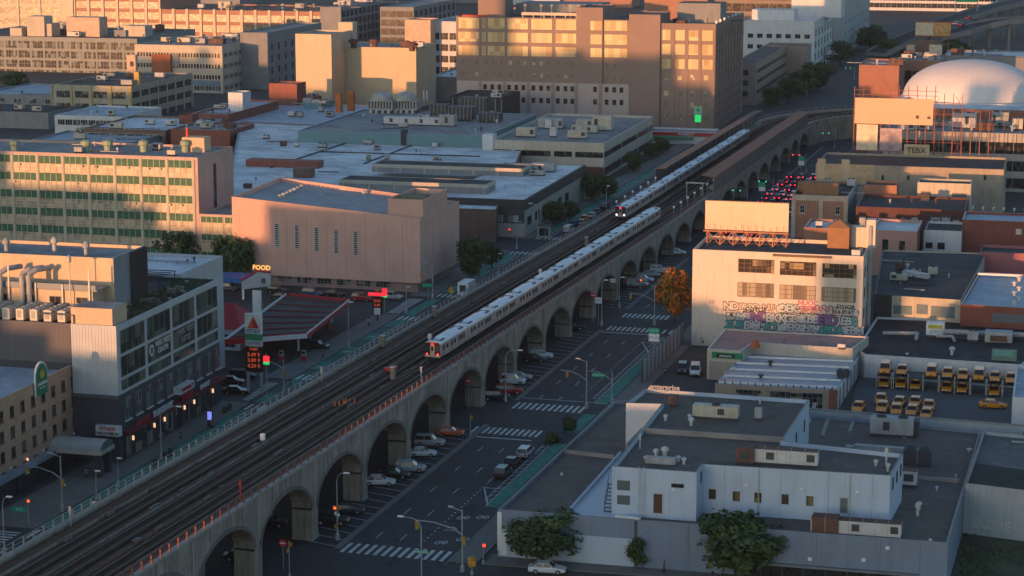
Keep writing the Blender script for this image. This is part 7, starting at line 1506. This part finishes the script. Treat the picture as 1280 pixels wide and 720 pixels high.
# green roof planting on the office block: individual planters
rp = random.Random(8); mb = MB()
for k in range(420):
    cx_ = rp.uniform(1.0, dL - 1); cv = rp.uniform(.8, 6.8); q = LB.on(1, cx_, HL - .6, -cv); hh = rp.uniform(.3, 1.5) * (.4 + .6 * abs(math.sin(cx_ * .9 + cv * .5)))
    for i in range(12):
        c = Vector(q) + Vector((rp.gauss(0, .3), rp.gauss(0, .3), hh * rp.random())); a_ = Vector((rp.gauss(0, 1), rp.gauss(0, 1), rp.gauss(0, 1))).normalized(); b_ = a_.orthogonal().normalized(); s_ = rp.uniform(.08, .2); mb.face([tuple(c + a_ * s_), tuple(c + b_ * s_), tuple(c - a_ * s_)], rp.randint(0, 2))
tag(mb.build('roof_planting', leaf), 'dark mixed planting over the roof garden of the white framed office', 'planting', kind='stuff')
# weeds on the vacant lot
rgw = random.Random(3); mb = MB()
for i in range(2600):
    u, v_ = rgw.random(), rgw.random(); p = at(1200 + 130 * u - 10 * (1 - v_), 652 + 75 * v_, 0)
    if math.sin(p[0] * .35) + math.sin(p[1] * .5 + 1) < rgw.uniform(-1.6, .9): continue
    h = rgw.uniform(.1, .5); a = rgw.uniform(0, 3.14); w = rgw.uniform(.08, .25); mb.face([(p[0] - w * math.cos(a), p[1] - w * math.sin(a), .02), (p[0] + w * math.cos(a), p[1] + w * math.sin(a), .02), (p[0] + rgw.uniform(-.2, .2), p[1] + rgw.uniform(-.2, .2), h)], rgw.randint(0, 2))
tag(mb.build('weeds', leaf), 'rough green weeds over the vacant lot', 'weeds', kind='stuff')
# ================================================= gas station
gs_red = mat('station_red', (.50, .03, .035), .5, .08, .5); gs_blue = mat('canopy_blue', (.03, .13, .35), .5)
zc_ = 5.2; cp = poly([(280, 424), (383, 416), (436, 374), (358, 366)], zc_)
can = thing('station_canopy', 'large gas station canopy with red and white edge and ribbed dark roof', 'canopy', (*cp[0], 0)); o = (*cp[0], 0)
mb = MB(o); mb.prism(cp, zc_ - 1.0, zc_ - .5, 0); mb.build('deck', mat('canopy_deck', (.10, .085, .08), .9, .25, .3, kind='roof'), can)
for i, m in ((0, gs_red), (1, white_p), (2, gs_red), (3, white_p)):
    a, b = cp[i], cp[(i + 1) % 4]; L = math.dist(a, b); az = math.atan2(-(b[1] - a[1]), b[0] - a[0]); mb = MB(o); mb.set(a[0], a[1], 0, az); mb.box(0, L, -.12, 0, zc_ - 1.1, zc_, 0)
    if i == 0: mb.box(L * .45, L + .1, -.2, -.121, zc_ - 1.0, zc_ - .1, 1)
    if i == 1: mb.box(0, L, -.18, -.121, zc_ - 1.05, zc_ - .3, 1)
    mb.build('fascia', [m, white_p if i == 0 else gs_red], can)
ctr = (sum(p[0] for p in cp) / 4, sum(p[1] for p in cp) / 4)
for k in range(7):
    t = (k + .5) / 7; a = (cp[0][0] + (cp[3][0] - cp[0][0]) * t, cp[0][1] + (cp[3][1] - cp[0][1]) * t); b = (cp[1][0] + (cp[2][0] - cp[1][0]) * t, cp[1][1] + (cp[2][1] - cp[1][1]) * t); L = math.dist(a, b); az = math.atan2(-(b[1] - a[1]), b[0] - a[0]); mb = MB(o); mb.set(a[0], a[1], 0, az); mb.box(.4, L - .4, -.15, .15, zc_ - .5, zc_ - .2); mb.build('roof_beam', mat('maroon_beam', (.17, .05, .05), .8), can)
for (x, y) in ((.25, .2), (.75, .2), (.25, .8), (.75, .8), (.5, .5)):
    p = [cp[0][i] + (cp[1][i] - cp[0][i]) * x + (cp[3][i] - cp[0][i]) * y for i in (0, 1)]; mb = MB(o); mb.set(*p); mb.box(-.2, .2, -.2, .2, 0, zc_ - 1.0); mb.build('column', white_p, can)
pp = cp[1]; letters('lettering', 'CITGO', .85, gs_blue, can, (cp[1][0] - cp[0][0] - 2.2, cp[1][1] - cp[0][1] + .1, zc_ - .55), AV - R(0), depth=.05, bold=True)
for k, (x, y, lb) in enumerate(((352, 452, 'fuel pump under the near canopy corner, left'), (380, 452, 'fuel pump at the near right canopy corner'), (386, 430, 'grey fuel pump right of the canopy'), (411, 412, 'red based fuel pump farther right of the canopy'))):
    p = at(x, y); t = thing('fuel_pump', lb, 'fuel pump', (p[0], p[1], 0), AG, 'fuel pumps'); mb = MB(); mb.box(-.6, .6, -.35, .35, 0, .2); mb.build('island', kerb_m, t); mb = MB(); mb.box(-.45, .45, -.25, .25, .2, 1.1); mb.build('base', gs_red, t); mb = MB(); mb.box(-.42, .42, -.23, .23, 1.1, 2.2); mb.box(-.3, .3, -.25, -.23, 1.5, 2.0, 1); mb.build('display', [steel, trim_m], t)
# pylon price sign
p = at(319, 492); py_ = thing('pylon_sign', 'tall gas station pylon sign with red triangle logo and lit prices', 'sign', (p[0], p[1], 0), AG)
kz = (kscreen((p[0], p[1], 0))[1] - kscreen((p[0], p[1], 10))[1]) / 10; kx = (kscreen((p[0] + 10, p[1], 10))[0] - kscreen((p[0], p[1], 10))[0]) / 10; Zp = lambda y: (492 - y) / kz; hwp = 11 / kx
mb = MB(); mb.box(-hwp + .1, -hwp + .5, -.2, .2, 0, Zp(393)); mb.box(hwp - .5, hwp - .1, -.2, .2, 0, Zp(393)); mb.build('legs', steel, py_)
def pnl(nm, y0, y1, m, e=0): mb = MB(); mb.box(-hwp - e, hwp + e, -.3, .3, Zp(y1), Zp(y0)); mb.build(nm, m, py_)
pnl('logo_panel', 392, 417, mat('sign_white_lit', (.62, .62, .60), .5)); pnl('green_panel', 417.2, 425, mat('sign_green_band', (.03, .24, .12), .5)); pnl('lower_panel', 425.2, 432, mat('sign_grey_white', (.5, .5, .5), .5)); pnl('price_board', 433, 464, mat('price_black', (.04, .015, .015), .4))
za, zb = Zp(410), Zp(395); mb = MB(); mb.face([(-1.05, -.33, za), (1.15, -.33, za), (0.05, -.33, zb)]); mb.face([(.05, -.335, za), (1.15, -.335, za), (.05, -.335, zb)], 1); mb.build('triangle_logo', [mat('logo_orange', (.60, .09, .04), .5), gs_red], py_)
letters('lettering', 'CITGO', .85, gs_blue, py_, (0, -.34, Zp(413.5)), 0, depth=.05, bold=True); letters('lettering', 'FOOD MART', .5, gs_blue, py_, (0, -.34, Zp(428.5)), 0, depth=.05)
pm = mat('price_digits', emit=(.7, .10, .04), es=.25)
for y, t in ((436, 'CASH'), (443, '3.49 9'), (450, '3.89 9'), (457, '4.29 9')): letters('price_digits', t, .95 if y > 437 else .6, pm, py_, (0, -.34, Zp(y)), 0, depth=.04, bold=True)
# second small price board near the hall
p = at(472, 402); p2 = thing('price_sign', 'small price board with red lit top by the pink hall', 'sign', (p[0], p[1], 0), AG); mb = MB(); mb.box(-.12, .12, -.1, .1, 0, 1.4); mb.box(-1.3, 1.3, -.25, .25, 5.0, 5.2); mb.box(-1, 1, -.2, .2, 1.4, 5.0); mb.build('board', mat('price_black'), p2); mb = MB(); mb.box(-1.9, 1.9, -.25, .25, 5.4, 6.0); mb.build('red_strip', mat('neon_red', emit=(1, .03, .05), es=.6), p2)
letters('lettering', 'GAS', .8, pm, p2, (0, -.3, 4.4), 0, depth=.04, bold=True); letters('lettering', '3.49', .8, pm, p2, (0, -.3, 3.5), 0, depth=.04, bold=True); mb = MB(); mb.box(-.7, .7, -.24, -.2, 1.5, 2.9); mb.build('poster', white_p, p2); letters('lettering', 'AC', .6, pm, p2, (0, -.1, 6.5), 0, depth=.04, bold=True)
# store with red hipped roof
B = Bld('gas_station_store', 'gas station store with pitched red roof and white sign tower', 'shop', rect(at(300, 412, 4.2), 11, 12, AG, True), 4.2, white_p, roof_grey, .3, coping=gs_blue)
mb = B.mb(); q = B.pts; z = 4.25; c0, c1 = B.on(0, -.4, z, .5), B.on(0, 11.4, z, .5); r0, r1 = B.on(0, 3, z + 4, -5), B.on(0, 8, z + 4, -5); b1, b0 = B.on(0, 11.4, z, -11), B.on(0, -.4, z, -11); mb.face([c0, c1, r1, r0]); mb.face([c1, b1, r1]); mb.face([b1, b0, r0, r1]); mb.face([b0, c0, r0]); B.part('hipped_roof', mb, mat('red_tile', (.36, .03, .04), .7, .15, 1))
even(B, 0, 4, 2.2, [(.6, 3.2)], frame_w, gl, 2, 1)
p = at(322, 402, 0); tw = thing('store_sign', 'white gabled store sign with lit orange word on top', 'sign', (p[0], p[1], 0), AG); mb = MB(); mb.box(-.9, .9, -.3, .3, 0, 6.5); mb.build('mast', white_p, tw); mb = MB(); plate(mb, [(-3.2, 6.6), (3, 7.6), (3, 10.2), (.5, 10.4), (-3.2, 8.2)], -.3, .3); mb.build('gable_board', mat('gable_grey', (.42, .43, .42), .6), tw); mb = MB(); plate(mb, [(-3.4, 8.3), (.5, 10.5), (3.1, 10.3), (3.1, 10.6), (.4, 10.8), (-3.4, 8.7)], -.35, .35); mb.build('red_edge', gs_red, tw)
letters('lettering', 'FOOD', 1.35, mat('lit_orange_word', emit=(1, .45, .1), es=.8), tw, (1.2, -.2, 11.3), 0, depth=.1, bold=True); letters('lettering', 'e', 2.2, frame_d, tw, (1.6, -.36, 8.8), 0, depth=.05, bold=True)
cb = thing('wash_canopy', 'blue flat canopy of the car wash at the back of the gas station', 'canopy', at(292, 373), AG); mb = MB(); mb.box(-6, 3, -1, 6, 3.6, 4.6); mb.build('blue_fascia', gs_blue, cb)
for x in (-5.5, 2.5): mb = MB(); mb.box(x - .2, x + .2, -.8, -.4, 0, 3.6); mb.build('column', white_p, cb)
ra = MB(); ra.face([(*q, .02) for q in poly([(262, 530), (345, 470), (470, 400), (545, 352), (470, 352), (300, 356), (262, 372)], 0)]); struct('gas_station_ground', ra, lot_asphalt)
# ================================================= street furniture
sigb = mat('signal_housing', (.42, .20, .03), .6); grn_plate = mat('street_plate', (.02, .33, .19), .5)
def signal_head(root, x, y, z, face, lit, name='signal_head'):
    """face: local azimuth the lenses look toward"""
    mb = MB(); mb.set(x, y, z, face); mb.box(-.2, .2, -.15, .15, -.55, .55); 
    for k in range(3): mb.tube((0, -.15, .35 - k * .35), (0, -.32, .35 - k * .35), .15, 8, 1)
    h = mb.build(name, [sigb, black], root); mb = MB(); mb.set(x, y, z, face); k = {'red': 0, 'green': 2}[lit]; mb.tube((0, -.2, .35 - k * .35), (0, -.34, .35 - k * .35), .17, 8); mb.build('lens', lens[lit], h)
def ped_signal(root, x, y, z, face, lit):
    mb = MB(); mb.set(x, y, z, face); mb.box(-.25, .25, -.14, .14, -.25, .25); h = mb.build('walk_signal', sigb, root)
    if lit: mb = MB(); mb.set(x, y, z, face); mb.box(-.17, .17, -.17, -.141, -.17, .17); mb.build('lens', lens[lit], h)
def street_lamp(px, py, az, label, h=9.0, arm=2.6, plate_=None, arms=1, group='street lamps'):
    p = at(px, py); r = thing('street_lamp', label, 'street lamp', (p[0], p[1], .14), az, group)
    mb = MB(); mb.lathe(0, 0, [(.32, 0), (.32, .7), (.2, .9), (.13, 1.2)], 8); mb.tube((0, 0, 1.1), (0, 0, h - 1.2), .11, 8, r2=.08); mb.build('pole', steel, r)
    for s in ((1,) if arms == 1 else (1, -1)):
        mb = MB(); pts = [(0, 0, h - 1.2), (s * arm * .12, 0, h - .5), (s * arm * .4, 0, h - .05), (s * arm, 0, h + .1)]; mb.path(pts, .055, 6); mb.build('arm', steel, r); mb = MB(); mb.box(s * arm - .35, s * arm + .45, -.16, .16, h, h + .16); mb.build('lamp_head', white_p, r)
    if plate_: mb = MB(); mb.box(-.9, .9, -.09, -.06, 4.4, 4.8); mb.build('street_name_plate', grn_plate, r); letters('lettering', plate_, .3, white_p, r, (0, -.1, 4.6), 0, depth=.02)
    return r
def mast_signal(px, py, az, arm, label, heads, plate_=None, h=6.4, group='traffic signal masts', lamp=True, toward=0.0):
    """pole with long arm; heads: [(distance along the arm, lit)]"""
    p = at(px, py); r = thing('traffic_signal', label, 'traffic signal', (p[0], p[1], .14), az, group); mb = MB(); mb.lathe(0, 0, [(.3, 0), (.3, .7), (.16, 1.0)], 8); mb.tube((0, 0, .9), (0, 0, h + (2 if lamp else .2)), .12, 8, r2=.09); mb.build('pole', steel, r)
    sg = 1 if arm > 0 else -1; mb = MB(); mb.path([(0, 0, h - 1.4), (sg * 1.2, 0, h - .6), (arm * .6, 0, h), (arm, 0, h + .1)], .07, 6); mb.build('arm', steel, r)
    if lamp: mb = MB(); mb.path([(0, 0, h + 1.8), (sg * 1.6, .0, h + 2.3)], .05, 6); mb.box(sg * 1.6 - .3, sg * 1.6 + .4, -.15, .15, h + 2.25, h + 2.4); mb.build('lamp_arm', steel, r)
    for d, lit in heads: signal_head(r, d, -.05, h - .55 if abs(d) > .5 else 4.2, toward, lit)
    if plate_: mb = MB(); mb.box(sg * 1.4, sg * 3.4, -.12, -.08, h - .75, h - .15); mb.build('street_name_plate', grn_plate, r); letters('lettering', plate_, .42, white_p, r, (sg * 2.4, -.13, h - .45), 0, depth=.02)
    return r
# foreground right corner
mast_signal(578, 716, AV, -6.5, 'signal mast with long curved arm at the bottom corner by the slate building', [(-6.2, 'green'), (.25, 'green')], lamp=True, toward=R(180)); street_lamp(527, 734, AV, 'curved arm street lamp at the bottom of the picture', 9, -2.8, 'QUEENS BLVD')
def ped_post(px, py, az, label, lit, n=2, h=3.0, yellow=False):
    p = at(px, py); r = thing('signal_post', label, 'signal post', (p[0], p[1], .14), az, 'short signal posts'); mb = MB(); mb.lathe(0, 0, [(.2, 0), (.2, .4), (.07, .5), (.06, h)], 8); mb.build('post', steel, r); ped_signal(r, .2, -.1, h - .4, 0, lit)
    if n > 1: ped_signal(r, -.2, .1, h - 1.3, R(90), None)
    if yellow: mb = MB(); mb.box(-.5, .5, -.1, .0, 1.2, 2.4); mb.build('warning_panel', yellow_p, r)
ped_post(604, 706, AV, 'post with red walk light by the white strip on the corner building', 'red', 1); ped_post(362, 722, AV, 'orange pedestrian signal post at the bottom under the viaduct', None, 2, 4.8); ped_post(590, 720, AV, 'yellow box signal post beside the corner mast', None, 2, 2.6, True)
# lamp and signals at the median corner
r = street_lamp(422, 676, AV, 'tall grey pole on the median corner with orange signals', 9.5, 1.4, None); ped_signal(r, -.2, -.2, 4.6, 0, 'hand'); ped_signal(r, .35, -.2, 4.6, 0, None); ped_signal(r, -.1, -.2, 2.0, 0, None)
street_lamp(632, 503, AV, 'curved street lamp between arches by the second crossing', 9.2, 2.6); p = at(588, 545); ped_post(588, 545, AV, 'small signal post at the stop line by the orange car', None, 1, 3.4)
mast_signal(733, 512, AV, -4.6, 'signal mast with green name plate at the island end', [(-3.4, 'red')], None, toward=R(180)); r = mast_signal(765, 505, AV, -4.2, 'second mast at the bike lane holding the green street plate', [], None, 5.4, lamp=False)
mb = MB(); mb.box(-3.6, -1.4, -.12, -.08, 4.5, 5.2); mb.build('street_name_plate', grn_plate, r); letters('lettering', 'QUEENS BLVD', .32, white_p, r, (-2.5, -.13, 4.85), 0, depth=.02)
def route_sign(px, py, az, label, panels, h0=3.4, w=1.1):
    p = at(px, py); r = thing('road_sign', label, 'sign', (p[0], p[1], .14), az, None); z = h0; zt = h0 + sum(q[0] for q in panels); mb = MB(); mb.tube((0, .08, 0), (0, .08, zt), .06, 6); mb.build('post', steel, r)
    for hh, m, t in panels:
        mb = MB(); mb.box(-w, w, -.03, .03, z, z + hh - .06); mb.build('sign_panel', m, r)
        if t: letters('lettering', t, min(.42, hh * .32), white_p if m is grn_plate else frame_d, r, (0, -.05, z + hh / 2), 0, depth=.02)
        z += hh
route_sign(817, 458, AV, 'tall green and white parking sign at the bike lane', [(1.5, white_p, 'LEFT LANE'), (1.1, grn_plate, 'WEST 278')], 4.6, 1.0); route_sign(748, 408, AV, 'white square sign on a pole on the median tip', [(1.3, white_p, 'ONLY')], 4.6, .7); street_lamp(752, 408, AV, 'plain lamp pole beside the white square sign', 9.4, .9); street_lamp(774, 386, AV, 'lamp pole behind the third crossing', 6.6, .6)
mast_signal(818, 407, AV, -5.2, 'signal mast before the orange tree at the third crossing', [(-5, 'green')], None, 6.2, toward=R(180)); ped_post(800, 362, AV, 'post with orange light near the silver crossover', 'hand', 1, 2.4)
route_sign(873, 352, AV, 'green over white sign pole left of the billboard', [(1.0, grn_plate, ''), (1.0, white_p, '')], 5.4, .7); route_sign(952, 262, AV, 'green and yellow route sign at the traffic queue', [(1.2, white_p, ''), (1.3, grn_plate, '')], 5, .9); route_sign(1001, 228, AV, 'white and green sign with yellow signal by the queue', [(1.4, white_p, ''), (1.3, grn_plate, '')], 5, .9)
for k, (px, py, lit, lb) in enumerate([(934, 262, 'green', 'signal mast at the near end of the traffic queue'), (966, 250, 'green', 'signal mast over the traffic queue'), (1007, 218, 'red', 'yellow signal hanging above the far queue'), (1008, 120, 'green', 'far green signal on the road beyond the bend'), (1068, 100, 'green', 'far signal pair by the orange brick block'), (1043, 186, 'green', 'signal left of the tan sign frame')]): mast_signal(px, py, AV, -4.5, lb, [(-4, lit), (-2, lit)], None, 6.0, lamp=False, toward=0, group='far traffic signals')
def disc_sign(q, s, z, label, kind='disc', az=AV):
    p = V(q, s); r = thing('no_entry_sign', label, 'sign', (p[0], p[1], .1), az, 'no entry signs under the viaduct'); mb = MB(); mb.tube((0, .06, 0), (0, .06, z + .5), .05, 6); mb.build('post', steel, r)
    if kind == 'disc': mb = MB(); plate(mb, [(.52 * math.cos(i * math.pi / 10), z + .52 * math.sin(i * math.pi / 10)) for i in range(20)], -.03, .03); mb.build('red_disc', mat('sign_red', (.62, .04, .05), .5), r); mb = MB(); mb.box(-.36, .36, -.05, -.03, z - .09, z + .09); mb.build('white_bar', white_p, r)
    else: mb = MB(); mb.box(-.6, .6, -.03, .03, z - .4, z + .4); mb.build('white_board', white_p, r); letters('lettering', 'ONE WAY', .24, frame_d, r, (0, -.04, z), 0, depth=.01)
disc_sign(1.0, -15, 3.6, 'no entry disc under the lowest arch', ); disc_sign(-1.5, 75, 5.0, 'no entry disc under the arch by the orange red car'); disc_sign(1.0, 153, 5.6, 'no entry disc above the long black car'); disc_sign(-.5, 233, 6.4, 'pinkish no entry board under the far arch'); disc_sign(-1.2, 1.5, 4.2, 'white board sign under the second arch', 'board'); disc_sign(1.5, 168, 6.0, 'white board sign beneath the arch near the square sign', 'board')
# left side
mast_signal(78, 640, AG, -5.5, 'signal mast with curved arm at the left corner by the hotel', [(.3, 'green'), (-5.3, 'green')], None, 6.2, toward=R(180), lamp=True); r = thing('traffic_signal', 'tall corner pole with green name plate at the lower left edge', 'traffic signal', (*at(36, 656)[:2], .14), AG); mb = MB(); mb.tube((0, 0, 0), (0, 0, 3.6), .07, 8); mb.build('pole', steel, r); mb = MB(); mb.box(-2.4, -.2, -.1, -.05, 1.7, 2.4); mb.build('street_name_plate', grn_plate, r); letters('lettering', '39 ST', .45, white_p, r, (-1.3, -.12, 2.05), 0, depth=.02); ped_signal(r, .2, -.1, 3.4, 0, 'hand')
street_lamp(6, 694, AG, 'lamp pole at the lower left picture edge', 8, 1.0); street_lamp(148, 610, AV, 'plain post on the sidewalk before the charcoal shops', 4.4, .3); street_lamp(121, 632, AV, 'thin pole on a white planter at the left kerb', 5, .3); street_lamp(202, 575, AV, 'street lamp with arm reaching over the sidewalk by the shops', 8.6, 3.2)
r = mast_signal(355, 490, AG, -5.5, 'signal mast with green plate left of the bike lane start', [], None, 5.4, lamp=False); signal_head(r, .3, -.1, 3.2, R(180), 'green'); 
rr_ = thing('traffic_signal', 'lit red and green signal beside the pylon sign', 'traffic signal', (*at(334, 500)[:2], .14), AG); mb = MB(); mb.tube((0, 0, 0), (0, 0, 8.2), .08, 8); mb.build('pole', steel, rr_); mb = MB(); mb.box(-.5, .5, -.2, .2, 6.7, 7.7); mb.build('red_panel', mat('neon_red'), rr_); mb = MB(); mb.box(-.5, .5, -.2, .2, 6.2, 6.65); mb.build('green_panel', mat('neon_green'), rr_)
rr_ = thing('traffic_signal', 'lit red and green signal beside the small price board', 'traffic signal', (*at(481, 392)[:2], .14), AG); mb = MB(); mb.tube((0, 0, 0), (0, 0, 5.2), .08, 8); mb.build('pole', steel, rr_); mb = MB(); mb.box(-.5, .5, -.2, .2, 3.9, 5.2); mb.build('red_panel', mat('neon_red'), rr_); mb = MB(); mb.box(-.5, .5, -.2, .2, 3.3, 3.85); mb.build('green_panel', mat('neon_green'), rr_)
street_lamp(436, 436, AV, 'tall plain lamp pole on the gas station forecourt', 9.0, .5); street_lamp(508, 392, AV, 'lamp pole on the kerb beyond the gas station', 5.5, .4); mast_signal(541, 374, AG, -3, 'signal mast with green plate by the pink hall corner', [(-2.6, 'green')], None, 5.6, toward=R(180)); r = thing('road_sign', 'green street name plate near the pink hall corner', 'sign', (*at(535, 374)[:2], .1), AG); mb = MB(); mb.tube((0, .06, 0), (0, .06, 3.4), .05, 6); mb.build('post', steel, r); mb = MB(); mb.box(-1.2, 1.2, -.03, .03, 2.6, 3.3); mb.build('street_name_plate', grn_plate, r)
ped_post(564, 374, AV, 'yellow warning post near the box truck', None, 1, 2.8, True); street_lamp(623, 345, AV, 'lamp pole on the left kerb across from the trains', 5, .4); street_lamp(672, 300, AV, 'lamp pole by the retail block corner', 9, -2); mast_signal(646, 312, AV, -2, 'signal with red light at the retail block corner', [(-1.8, 'red')], None, 5, lamp=False); street_lamp(758, 275, AV, 'white pole beside the oncoming train front', 9, .4); street_lamp(718, 258, AV, 'lamp pole among trees of the left sidewalk', 9, -2.2)
bx_ = thing('kiosk', 'small grey phone kiosk on the retail block corner', 'kiosk', at(681, 297), AV); mb = MB(); mb.box(-1.6, 1.6, -1, 1, .14, 3.0); mb.box(-1.2, 1.2, -1.05, -1, .6, 2.6, 1); mb.build('shell', [steel, gl_dark], bx_); mb = MB(); mb.box(-1.8, 1.8, -1.2, 1.2, 3.0, 3.25); mb.build('roof', steel_dark, bx_)
bx_ = thing('planter', 'white concrete planter box at the left kerb', 'planter', at(122, 634), AV); mb = MB(); mb.box(-.9, .9, -.5, .5, .14, 1.0); mb.build('box', white_p, bx_); mb = MB(); mb.box(-.8, .8, -.4, .4, 1.0, 1.1); mb.build('soil', bark, bx_)
bx_ = thing('advert_kiosk', 'slim kiosk with blue lit screen on the shop sidewalk', 'kiosk', at(263, 534), AV); mb = MB(); mb.box(-.45, .45, -.2, .2, .14, 3.0); mb.build('body', steel_dark, bx_); mb = MB(); mb.box(-.38, .38, -.23, -.2, 1.3, 2.7); mb.build('screen', mat('screen_blue', emit=(.25, .3, 1), es=.5), bx_)
# low posts and planters along the left kerb, dark boxes, bins
for k in range(5): x, y = ((194, 583), (206, 575), (281, 517), (287, 513), (213, 570))[k]; b_ = thing('litter_bin', 'dark %s by the kerb in front of the charcoal shops' % ('litter bin, nearest the hotel', 'second litter bin from the hotel', 'bench end, farther', 'bench end, farthest', 'third bin from the hotel')[k], 'bin', at(x, y), AV, 'dark bins before the shops'); mb = MB(); mb.lathe(0, 0, [(.35, .14), (.4, .2), (.4, 1.2), (.32, 1.3)], 8); mb.build('barrel', steel_dark, b_)
# ================================================= people
skin = mat('skin', (.38, .23, .16), .7); cloth_m = paint_mat('clothing', .85)
def person(px, py, az, label, top, legs_, stride=.28):
    p = at(px, py) if not isinstance(px, tuple) else px; r = thing('person', label, 'person', (p[0], p[1], .15), az, 'pedestrians')
    def skinned(nm, pts, edges, rad, m, col=None):
        me = bpy.data.meshes.new(nm); me.from_pydata(pts, edges, []); o = link(nm, me, r); sk = o.modifiers.new('skin', 'SKIN'); 
        for v, q in zip(me.skin_vertices[0].data, rad): v.radius = q if isinstance(q, tuple) else (q, q)
        me.skin_vertices[0].data[0].use_root = True; sb = o.modifiers.new('sub', 'SUBSURF'); sb.levels = 1; sb.render_levels = 1; me.materials.append(m)
        if col: o.color = (*col, 1)
        return o
    s = stride
    skinned('body', [(0, 0, .95), (0, .0, 1.2), (0, 0, 1.42), (0, .02, 1.52), (0, .03, 1.66), (.1, s * .4, .5), (.1, s, .08), (-.1, -s * .2, .5), (-.1, -s, .1), (.22, 0, 1.4), (.27, -s * .3, 1.12), (.25, s * .1, .88), (-.22, 0, 1.4), (-.27, s * .3, 1.12), (-.25, s * .7, .9)], [(0, 1), (1, 2), (2, 3), (3, 4), (0, 5), (5, 6), (0, 7), (7, 8), (2, 9), (9, 10), (10, 11), (2, 12), (12, 13), (13, 14)], [.15, .14, .15, .06, .105, .08, .05, .08, .05, .06, .045, .04, .06, .045, .04], skin)
    skinned('jacket', [(0, 0, .9), (0, 0, 1.2), (0, 0, 1.42), (.22, 0, 1.4), (.27, -s * .3, 1.12), (.25, s * .08, .94), (-.22, 0, 1.4), (-.27, s * .3, 1.12), (-.25, s * .6, .94)], [(0, 1), (1, 2), (2, 3), (3, 4), (4, 5), (2, 6), (6, 7), (7, 8)], [(.18, .14), (.17, .13), (.18, .13), .08, .06, .055, .08, .06, .055], cloth_m, top)
    skinned('trousers', [(0, 0, .95), (.1, s * .4, .5), (.1, s, .12), (-.1, -s * .2, .5), (-.1, -s, .14)], [(0, 1), (1, 2), (0, 3), (3, 4)], [.165, .1, .075, .1, .075], cloth_m, legs_)
    mb = MB(); mb.lathe(0, .02, [(.10, 1.62), (.125, 1.68), (.12, 1.76), (.06, 1.81)], 8); mb.build('hair', black, r)
    return r
bk, nv, gr_, wh_, rd = (.02, .02, .025), (.03, .045, .08), (.12, .12, .13), (.5, .5, .5), (.35, .05, .05)
person(226, 552, AV, 'pedestrian in dark clothes walking past the charcoal shops', bk, nv); person(265, 538, AV, 'pedestrian beside the blue lit kiosk', nv, bk); person(411, 414, AV + 1, 'pedestrian crossing the gas station forecourt in dark clothes', bk, gr_); person(404, 448, AV + 2, 'person in black walking behind the dark crossover', bk, bk); person(461, 409, AV, 'person in pale jacket on the forecourt corner', wh_, bk); person(830, 719, AG + 1.5, 'person in black on the front sidewalk between the trees', bk, bk); person(363, 484, AV, 'person waiting by the bike lane', bk, gr_)
person(831, 470, AV, 'person in dark coat at the fence by the rental lot', bk, bk); person(108, 600, AV, 'person standing at the hotel canopy', gr_, bk)
# pergola and clutter among the roof planting
mb = LB.mb(); p = LB.on(1, 0, 0, -7); mb.set(p[0], p[1], HL - .6, LB.edge(1)[3])
for k in range(24): y = k * dL / 24; mb.box(y, y + .12, 0, 6.2, 1.9, 2.05, 0)
for k in range(7): y = k * dL / 6.3; mb.box(y, y + .14, 0, .14, 0, 2, 0); mb.box(y, y + .14, 6.0, 6.14, 0, 2, 0)
LB.part('pergola', mb, steel_dark)
for k in range(26): u = rp.uniform(1, dL - 1.5); v_ = rp.uniform(.8, 6); q = LB.on(1, u, HL - .6, -v_); mb = LB.mb(); mb.set(*q, rp.uniform(0, 3)); w_ = rp.uniform(.4, 1.3); mb.box(-w_, w_, -.3, .3, 0, rp.uniform(.3, .9)); LB.part('planter_box', mb, rp.choice((steel_dark, bark, board, cop_w)))
# ================================================= thin evening haze
hz = MB(); hz.box(-1100, 1100, -30, 2600, -1.2, 150); hm = bpy.data.materials.new('haze_air'); hm.use_nodes = True; n_ = hm.node_tree.nodes; n_.remove(n_['Principled BSDF']); pv = n_.new('ShaderNodeVolumePrincipled'); pv.inputs['Color'].default_value = (.86, .87, .92, 1); pv.inputs['Density'].default_value = .000045; pv.inputs['Anisotropy'].default_value = .3
hm.node_tree.links.new(pv.outputs[0], n_['Material Output'].inputs['Volume']); tag(hz.build('haze', hm), 'thin pale evening haze over the whole district', 'haze', kind='stuff')
